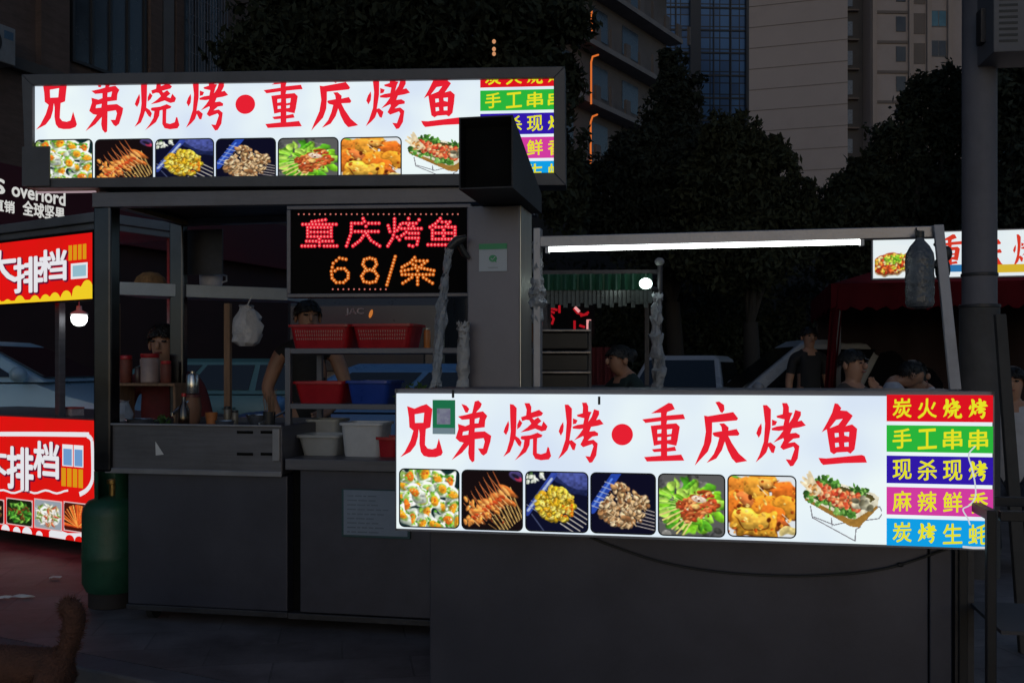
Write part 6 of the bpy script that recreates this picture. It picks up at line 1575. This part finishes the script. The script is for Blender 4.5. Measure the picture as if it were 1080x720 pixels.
for pl in ([(624,10),(624,24),(624.5,33)],[(631,58),(625,60),(623.5,66),(623.5,85),(623.5,110)],[(630,121),(625,123),(623,129),(623,145),(623,163)]): b.tube([m1(*p) for p in pl], .045, 6)
b.build('light_cord', og, ls)
for y in (166, 169.5, 173):
    b = MB(); b.ball(m1(623, y), .06, .06, .06, 8, 6); b.build('bulb', og, ls)
lt = thing('light_string', 'three tiny orange lights glowing high in the dark tree above the roof sign', 'lights', P(521, 58, 15.6))
for y in (44, 52, 57): 
    b = MB(); b.ball(P(521, y, 15.6), .03, .03, .035, 8, 6); b.build('bulb', glow('lantern_orange', lin((240,170,120)), .7), lt)
# glass tower
def glass_tower():
    m = bpy.data.materials.new('curtain_glass'); N, L = nodes(m); bs = N['Principled BSDF']
    tc = N.new('ShaderNodeTexCoord'); mp = N.new('ShaderNodeMapping'); mp.inputs['Rotation'].default_value = (R(90), 0, 0); L.new(tc.outputs['Object'], mp.inputs[0])
    br = N.new('ShaderNodeTexBrick'); br.offset = 0; br.inputs['Scale'].default_value = 1; br.inputs['Brick Width'].default_value = 1.5; br.inputs['Row Height'].default_value = 1.7; br.inputs['Mortar Size'].default_value = .1
    br.inputs['Color1'].default_value = (.045,.11,.23,1); br.inputs['Color2'].default_value = (.02,.05,.12,1); br.inputs['Mortar'].default_value = (.012,.016,.024,1); br.inputs['Bias'].default_value = -.1
    L.new(mp.outputs[0], br.inputs[0]); L.new(br.outputs[0], bs.inputs['Base Color']); bs.inputs['Roughness'].default_value = .3; bs.inputs['Metallic'].default_value = .35
    return m
FQ = Frame(P(690, 100, 150), R(3)); qz = FQ.hit
gt = thing('glass_tower', 'blue glass tower far behind, left of the plain beige tower', 'building', FQ.at(7, 5, 0), FQ.yaw)
q0, q1 = 0, qz(815, 100)[0]
b = MB(); b.fbox(FQ, q0, q1, 0, 20, 0, 70); b.build('glass_wall', glass_tower(), gt)
strip = mat('dark_mullion', (.035,.034,.04), .6, 0, .2, .3)
for (x0, x1, d) in ((727, 738, .8), (786, 790.5, .6), (712, 713.2, .3), (752, 753, .3), (770, 771, .3)):
    b = MB(); b.fbox(FQ, qz(x0,50)[0], qz(x1,50)[0], -d, -.001, 0, 70); b.build('fin', strip, gt)
b = MB()
for i in range(18): b.fbox(FQ, q0, q1, -.15, -.002, 3.4*i+1, 3.4*i+1.25)
b.build('floor_bands', strip, gt)
# beige tower
beige = mat('beige_render', (.31,.268,.265), .85, 0, .08, .12, .1, 1.5, dirt=.35)
FB1 = Frame(P(790, 100, 98), R(-18)); bz_ = FB1.hit
bt = thing('beige_tower', 'tall beige tower with a plain side wall and a recessed strip of windows', 'building', FB1.at(6, 6, 0), FB1.yaw)
w1 = bz_(894, 100)[0]
b = MB(); b.fbox(FB1, 0, w1, 0, 14, 0, 60); b.build('side_wall', beige, bt)
b = MB()
for i in range(26):
    z = bz_(790, 8)[1] - (i-8)*2.05; 
    if z > 2: b.fbox(FB1, 0, w1, -.03, -.001, z, z+.07)
b.build('wall_joints', mat('wall_joint', (.16,.135,.13), .9, 0, .1, 1), bt)
pR = FB1.at(w1, 0, 0); FB2 = Frame((pR.x + .0, pR.y + 1.2, 0), R(2)); cz_ = FB2.hit
r1 = cz_(918.5, 100)[0]
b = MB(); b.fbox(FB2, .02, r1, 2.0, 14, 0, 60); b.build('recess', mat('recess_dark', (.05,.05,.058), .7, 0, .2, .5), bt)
w2 = cz_(1052, 100)[0]
b = MB(); b.fbox(FB2, r1+.01, w2, 0, 14, 0, 60); b.build('front_wall', beige, bt)
dark_b = mat('beige_dark', (.13,.11,.105), .85, 0, .15, .3); fz = cz_(950, 12)[1]; f2 = cz_(950, 12)[1] - cz_(950, 43.5)[1]
winb = mat('window_blue', (.05,.14,.2), .2, 0, .3, .6); wind = mat('window_dark', (.03,.03,.036), .2, 0, .3, .6)
for k in range(-3, 9):
    z = fz - k*f2
    b = MB(); b.fbox(FB2, cz_(921,50)[0], cz_(957,50)[0], -.12, -.001, z-.26, z); b.build('floor_band', dark_b, bt)
    b = MB(); b.fbox(FB2, cz_(945,50)[0], cz_(955,50)[0], -.08, -.002, z-2.0, z-.55); b.build('window', wind, bt)
    b = MB(); b.fbox(FB2, cz_(963,50)[0], cz_(975.5,50)[0], -.06, -.002, z-2.2, z-.2); b.build('window', dark_b, bt)
    f = MB(); fa0, fa1 = cz_(981,50)[0], cz_(998,50)[0]; f.fbox(FB2, fa0, fa1, -.05, -.001, z-1.5, z+.1); w_ = f.build('window', mat('window_rim', (.12,.12,.13), .6), bt)
    for j, (u0, u1) in enumerate(((.05,.47),(.53,.95))):
        p = MB(); p.fbox(FB2, fa0+(fa1-fa0)*u0, fa0+(fa1-fa0)*u1, -.09, -.052, z-1.42, z+.02); p.build('pane', winb if (k+j) % 3 == 0 or k in (0,) else wind, w_)
    b = MB(); q0_, q1_ = r1*.15, r1*.6; b.fbox(FB2, q0_, q1_, 1.9, 1.999, z-1.8, z-.4); b.build('window', mat('window_pale', (.10,.13,.19), .3), bt)
    b = MB(); b.fbox(FB2, r1*.05, r1*.8, 1.5, 1.999, z-2.35, z-2.2); b.build('ledge', dark_b, bt)
for x in (919, 957.5, 976.5, 998.5):
    b = MB(); a = cz_(x, 50)[0]; b.fbox(FB2, a, a + .42, -.35, -.002, 0, 60); b.build('pier', mat('pier_beige', (.28,.235,.22), .85, 0, .08, .3), bt)

# ------------------------------------------------------------------ trees
leafm = mat('leaf_dark', (.024,.03,.021), .8, 0, .45, .9, spec=.08); leafm2 = mat('leaf_dark_cool', (.021,.027,.022), .8, 0, .45, .9, spec=.08); leafm3 = mat('leaf_olive', (.03,.035,.022), .8, 0, .4, .9, spec=.08)
barkm = mat('bark', (.02,.017,.015), .9, 0, .3, 6, .5, 20, (1,1,.3))
def tree(name, label, base, blobs, leafs, n, m, seed, trunk_r=.2, cat='tree', group='trees behind the stalls'):
    """blobs: (centre, rx, rz) lumps of crown; leaves sit in clumps round twig ends"""
    r = np.random.default_rng(seed); t = thing(name, label, cat, base, 0, group)
    cen = np.array([list(c) for c, _, _ in blobs]); vol = np.array([rx*rx*rz for _, rx, rz in blobs])**.7; vol /= vol.sum()
    tops = []; P0 = []
    for i, (c, rx, rz) in enumerate(blobs):
        k = max(10, int(n*vol[i]/38))
        d = r.normal(size=(k,3)); d /= np.linalg.norm(d, axis=1)[:,None]; rad = r.uniform(.25,1.0,(k,1))**.5*(1+.12*r.normal(size=(k,1)))
        tip = np.array(c) + d*rad*np.array([rx,rx,rz]); tops.append(tip)
        P0.append((tip[:,None,:] + r.normal(size=(k,38,3))*np.array([rx,rx,rz*.8])*.13).reshape(-1,3))
    P0 = np.concatenate(P0); N_ = len(P0)
    a = r.normal(size=(N_,3)); a[:,2] -= .5; a /= np.linalg.norm(a,axis=1)[:,None]
    b_ = np.cross(a, r.normal(size=(N_,3))); b_ /= np.linalg.norm(b_,axis=1)[:,None]
    s = leafs*r.uniform(.55,1.35,(N_,1)); a *= s; b_ *= s*.42
    V = np.stack([P0-a, P0+b_*1.0, P0+a, P0-b_*1.0],1).reshape(-1,3) - np.array(base)
    me = bpy.data.meshes.new('crown'); me.vertices.add(N_*4); me.vertices.foreach_set('co', V.ravel().astype(np.float32))
    me.loops.add(N_*4); me.loops.foreach_set('vertex_index', np.arange(N_*4, dtype=np.int32)); me.polygons.add(N_)
    me.polygons.foreach_set('loop_start', np.arange(0,N_*4,4,dtype=np.int32)); me.polygons.foreach_set('loop_total', np.full(N_,4,dtype=np.int32)); me.update(calc_edges=True)
    me.materials.append(m); o = bpy.data.objects.new('crown', me); COL.objects.link(o); o.parent = t
    b = MB(); bs = Vector(base); mid = Vector(cen.mean(0)); fork = bs + Vector(((mid.x-bs.x)*.2,(mid.y-bs.y)*.2, max(1.0,(mid.z-bs.z)*.45)))
    b.tube([bs, bs*.5+fork*.5+Vector((.06,0,0)), fork], [trunk_r*1.25, trunk_r, trunk_r*.85], 12)
    for i, (c, rx, rz) in enumerate(blobs):
        c = Vector(c); q = fork*.45+c*.55+Vector((r.normal()*.2,r.normal()*.2,.2)); b.tube([fork, q, c], [trunk_r*.5,trunk_r*.3,trunk_r*.12], 8)
        for tp in tops[i][:6]: b.tube([q*.4+c*.6, Vector(tp)], [trunk_r*.12,trunk_r*.03], 5)
    b.build('trunk', barkm, t, smooth=True); return t
def blob(px, py, rpx, rpy, Y): return (P(px,py,Y), rpx/F*Y, rpy/F*Y)
tree('broadleaf_tree', 'wide dark tree filling the sky directly behind the roof sign', (P(420,0,16.5).x, 16.5, 0),
     [blob(*q) for q in [(285,60,52,60,16),(345,20,60,60,16.8),(425,30,75,70,16),(510,25,70,60,16.6),(580,15,45,45,17),(300,150,55,60,16.6),(370,120,70,70,17.2),(455,130,70,70,17),(540,120,60,70,16.6),(575,90,35,55,17.4),(590,190,30,60,16.8),(480,-40,90,60,17),(350,-50,80,50,17)]], .085, 95000, leafm, 1, .24)
tree('pointed_tree', 'dark tree with a narrow upper spire in front of the blue glass tower', (P(712,0,23).x, 23, 0),
     [blob(*q) for q in [(708,70,16,22,23),(714,100,24,30,23),(705,140,34,40,23.2),(690,190,45,50,23),(725,180,36,45,22.6),(655,215,50,50,23.4),(712,245,60,50,23),(668,170,26,34,23.5)]], .08, 44000, leafm2, 2, .2)
tree('rounded_tree', 'low rounded dark tree with leafy sprays against the beige tower base', (P(790,0,21).x, 21, 0),
     [blob(*q) for q in [(770,150,28,30,21),(800,165,28,32,21),(825,190,22,32,20.6),(845,215,18,26,21),(760,200,45,45,21.4),(805,230,50,40,21),(780,270,60,40,21)]], .085, 34000, leafm3, 3, .18)
tree('spreading_tree', 'spreading dark tree standing left of the utility pole before the beige tower', (P(950,0,22).x, 22, 0),
     [blob(*q) for q in [(885,215,26,28,22),(915,195,30,34,22),(945,165,30,36,22),(975,125,26,40,22),(998,95,20,34,22),(1010,160,30,50,22.4),(960,220,50,45,22.5),(905,250,50,40,22),(1000,230,45,50,22)]], .085, 52000, leafm, 4, .2)
tree('leaning_tree', 'tall dark tree right of the utility pole behind the louvred box', (P(1085,0,19).x, 19, 0),
     [blob(*q) for q in [(1070,60,40,60,19),(1085,130,45,60,19),(1060,190,40,50,19.2),(1095,230,50,50,19),(1100,40,50,70,19.4),(1060,110,26,40,19.4)]], .085, 34000, leafm2, 5, .2)
# dark shrubbery row closing the street behind
def bush(name, label, px, Y, w, h, seed, m):
    c = foot(px, Y); b_ = [((c.x + dx*w, c.y + dy*.4, h*z), w*.55, h*.45) for dx, dy, z in ((-.5,0,.45),(0,.3,.6),(.5,-.2,.5),(.1,-.3,.3))]
    tree(name, label, (c.x, c.y, 0), [(Vector(q[0]), q[1], q[2]) for q in b_], .08, 9000, m, seed, .06, 'shrub', 'shrubs along the street')
for i, (px, Y, w, h, l) in enumerate([(560,26,2.6,4.2,'tall dark shrub behind the left end of the tube lamp'),(640,25.5,2.4,4.0,'dark shrub behind the green awning'),(720,26,2.5,4.2,'dark shrub behind the lamp pole'),(800,25.4,2.5,4.0,'dark shrub behind the grey wagon'),(880,26,2.6,4.2,'dark shrub just left of the tent sign'),(480,26,2.6,4.4,'dark shrub behind the steel duct'),(400,26,2.6,4.4,'dark shrub behind the dotted display'),(320,26,2.6,4.4,'dark shrub behind the plastic bag'),(250,26,2.4,4.2,'dark shrub behind the hanging shelf')]):
    bush('street_shrub', l, px, Y, w, h, 20+i, [leafm, leafm2, leafm3][i % 3])
fwall = Frame((-14, 30), 0)
b = MB(); b.fbox(fwall, 0, 34, 0, .3, 0, 6.2); sw_ = b.build('dark_backing_wall', mat('dark_wall', (.02,.02,.022), .9, 0, .3, .6), None)  # dark wall added to give the street's darkness behind the shrubs
tag(recenter(sw_), 'long dark wall added behind the row of shrubs as the darkness of the street', 'wall')

# ------------------------------------------------------------------ ground
def paving(name, base, mortar, w, h, rot, rough=.75, wet=0.0):
    m = bpy.data.materials.new(name); N, L = nodes(m); bs = N['Principled BSDF']
    tc = N.new('ShaderNodeTexCoord'); mp = N.new('ShaderNodeMapping'); mp.inputs['Rotation'].default_value = (0,0,rot); L.new(tc.outputs['Object'], mp.inputs[0])
    br = N.new('ShaderNodeTexBrick'); br.inputs['Scale'].default_value = 1; br.inputs['Brick Width'].default_value = w; br.inputs['Row Height'].default_value = h; br.inputs['Mortar Size'].default_value = .006; br.inputs['Mortar Smooth'].default_value = .4
    br.inputs['Color1'].default_value = tuple(c*.85 for c in base)+(1,); br.inputs['Color2'].default_value = tuple(c*1.15 for c in base)+(1,); br.inputs['Mortar'].default_value = mortar+(1,); L.new(mp.outputs[0], br.inputs[0])
    n = N.new('ShaderNodeTexNoise'); n.inputs['Scale'].default_value = 1.3; n.inputs['Detail'].default_value = 8; n.inputs['Roughness'].default_value = .7; L.new(tc.outputs['Object'], n.inputs[0])
    r = N.new('ShaderNodeValToRGB'); L.new(n.outputs[0], r.inputs[0]); r.color_ramp.elements[0].position = .35; r.color_ramp.elements[1].position = .7; r.color_ramp.elements[0].color = (.32,.29,.29,1); r.color_ramp.elements[1].color = (1.1,1.1,1.1,1)
    mx = N.new('ShaderNodeMix'); mx.data_type = 'RGBA'; mx.blend_type = 'MULTIPLY'; mx.inputs[0].default_value = 1; L.new(br.outputs[0], mx.inputs[6]); L.new(r.outputs[0], mx.inputs[7]); L.new(mx.outputs[2], bs.inputs['Base Color'])
    rr = N.new('ShaderNodeMapRange'); rr.inputs[3].default_value = rough-.25; rr.inputs[4].default_value = rough+.1; L.new(n.outputs[0], rr.inputs[0]); L.new(rr.outputs[0], bs.inputs['Roughness'])
    n2 = N.new('ShaderNodeTexNoise'); n2.inputs['Scale'].default_value = 60; n2.inputs['Detail'].default_value = 4; L.new(tc.outputs['Object'], n2.inputs[0])
    ad = N.new('ShaderNodeMath'); ad.operation = 'MULTIPLY_ADD'; ad.inputs[1].default_value = .25; L.new(n2.outputs[0], ad.inputs[0])
    iv = N.new('ShaderNodeMath'); iv.operation = 'SUBTRACT'; iv.inputs[0].default_value = 1; L.new(br.outputs['Fac'], iv.inputs[1]); L.new(iv.outputs[0], ad.inputs[2])
    bp = N.new('ShaderNodeBump'); bp.inputs['Strength'].default_value = .5; bp.inputs['Distance'].default_value = .006; L.new(ad.outputs[0], bp.inputs['Height']); L.new(bp.outputs[0], bs.inputs['Normal'])
    return m
kd = Vector((.886, -.464, 0)); kn = Vector((.464, .886, 0)); k0_ = Vector((-1.909, 4.33, 0))
FK2 = Frame(k0_, math.atan2(kd.y, kd.x))
b = MB(); b.fbox(FK2, -60, 60, .16, 120, -.16, 0); struct(b.build('pavement', paving('paving_slabs', (.20,.172,.172), (.155,.135,.135), .6, .3, FK2.yaw + R(18)), None))
b = MB(); b.fbox(FK2, -60, 60, 0.0, .157, -.16, .003); struct(b.build('kerb', mat('kerb_stone', (.12,.115,.125), .8, 0, .25, 3, .2, 40, dirt=.5), None, bevel=.012))
b = MB(); b.add([(-80,-60,-.12),(80,-60,-.12),(80,40,-.12),(-80,40,-.12)], [(0,1,2,3)]); struct(b.build('road', mat('asphalt', (.045,.045,.05), .8, 0, .3, 2, .4, 120, dirt=.3), None))
b = MB(); b.add([(-500,-500,-.17),(500,-500,-.17),(500,500,-.17),(-500,500,-.17)], [(0,1,2,3)]); struct(b.build('ground', mat('far_ground', (.06,.058,.055), .9, 0, .3, .2), None))

for i, (x, y, l) in enumerate([(5, 632, 'small crumpled paper scrap on the paving near the left edge'), (24, 630.5, 'thin paper scrap on the paving beside a smaller crumpled one'), (58, 611, 'flat pale scrap on the paving below the lower red board')]):
    Yq = 1.3*F/(y - CY); c = P(x, y, Yq); c.z = .004; r_ = np.random.default_rng(40+i); n = 9; b = MB()
    top = [c + Vector((r_.uniform(.6,1)*(.05 if i != 1 else .075)*math.cos(2*math.pi*j/n), r_.uniform(.5,1)*.028*math.sin(2*math.pi*j/n), r_.uniform(.002,.018))) for j in range(n)]
    b.add(top + [c + Vector((0,0,.02))], [(j,(j+1)%n,n) for j in range(n)]); b.add([v*1 for v in top], [tuple(reversed(range(n)))])
    tag(recenter(b.build('paper_scrap', paper, None)), l, 'litter')

# ------------------------------------------------------------------ light, sky, camera
w = bpy.data.worlds.new('World'); SC.world = w; w.use_nodes = True; N, L = w.node_tree.nodes, w.node_tree.links
sky = N.new('ShaderNodeTexSky'); sky.sky_type = 'NISHITA'; sky.sun_disc = False; sky.sun_elevation = R(14); sky.sun_rotation = R(180); sky.air_density = 1.0; sky.dust_density = 0.6; sky.ozone_density = 2.8
bg = N['Background']; bg.inputs[1].default_value = SKY_STRENGTH
L.new(sky.outputs[0], bg.inputs[0])
sl = bpy.data.lights.new('sun', 'SUN'); sl.energy = SUN_STRENGTH; sl.angle = R(40); sl.color = (1, .92, .9); so = bpy.data.objects.new('sun', sl); COL.objects.link(so); so.rotation_euler = (R(76), 0, 0)
cd = bpy.data.cameras.new('camera'); cd.sensor_width = 36; cd.lens = 35; cd.shift_y = 27/1080; cd.clip_start = .05; cd.clip_end = 2000
co = bpy.data.objects.new('camera', cd); COL.objects.link(co); co.location = CAM; co.rotation_euler = (R(90), 0, 0); SC.camera = co
SC.view_settings.view_transform = 'Standard'; SC.view_settings.look = 'None'; SC.view_settings.gamma = 1; SC.view_settings.exposure = 0; SC.view_settings.use_curve_mapping = False
SC.render.engine = 'CYCLES'; SC.cycles.use_denoising = True; SC.cycles.max_bounces = 6; SC.cycles.diffuse_bounces = 3; SC.cycles.glossy_bounces = 3; SC.cycles.transmission_bounces = 4; SC.cycles.transparent_max_bounces = 4; SC.cycles.sample_clamp_indirect = 4
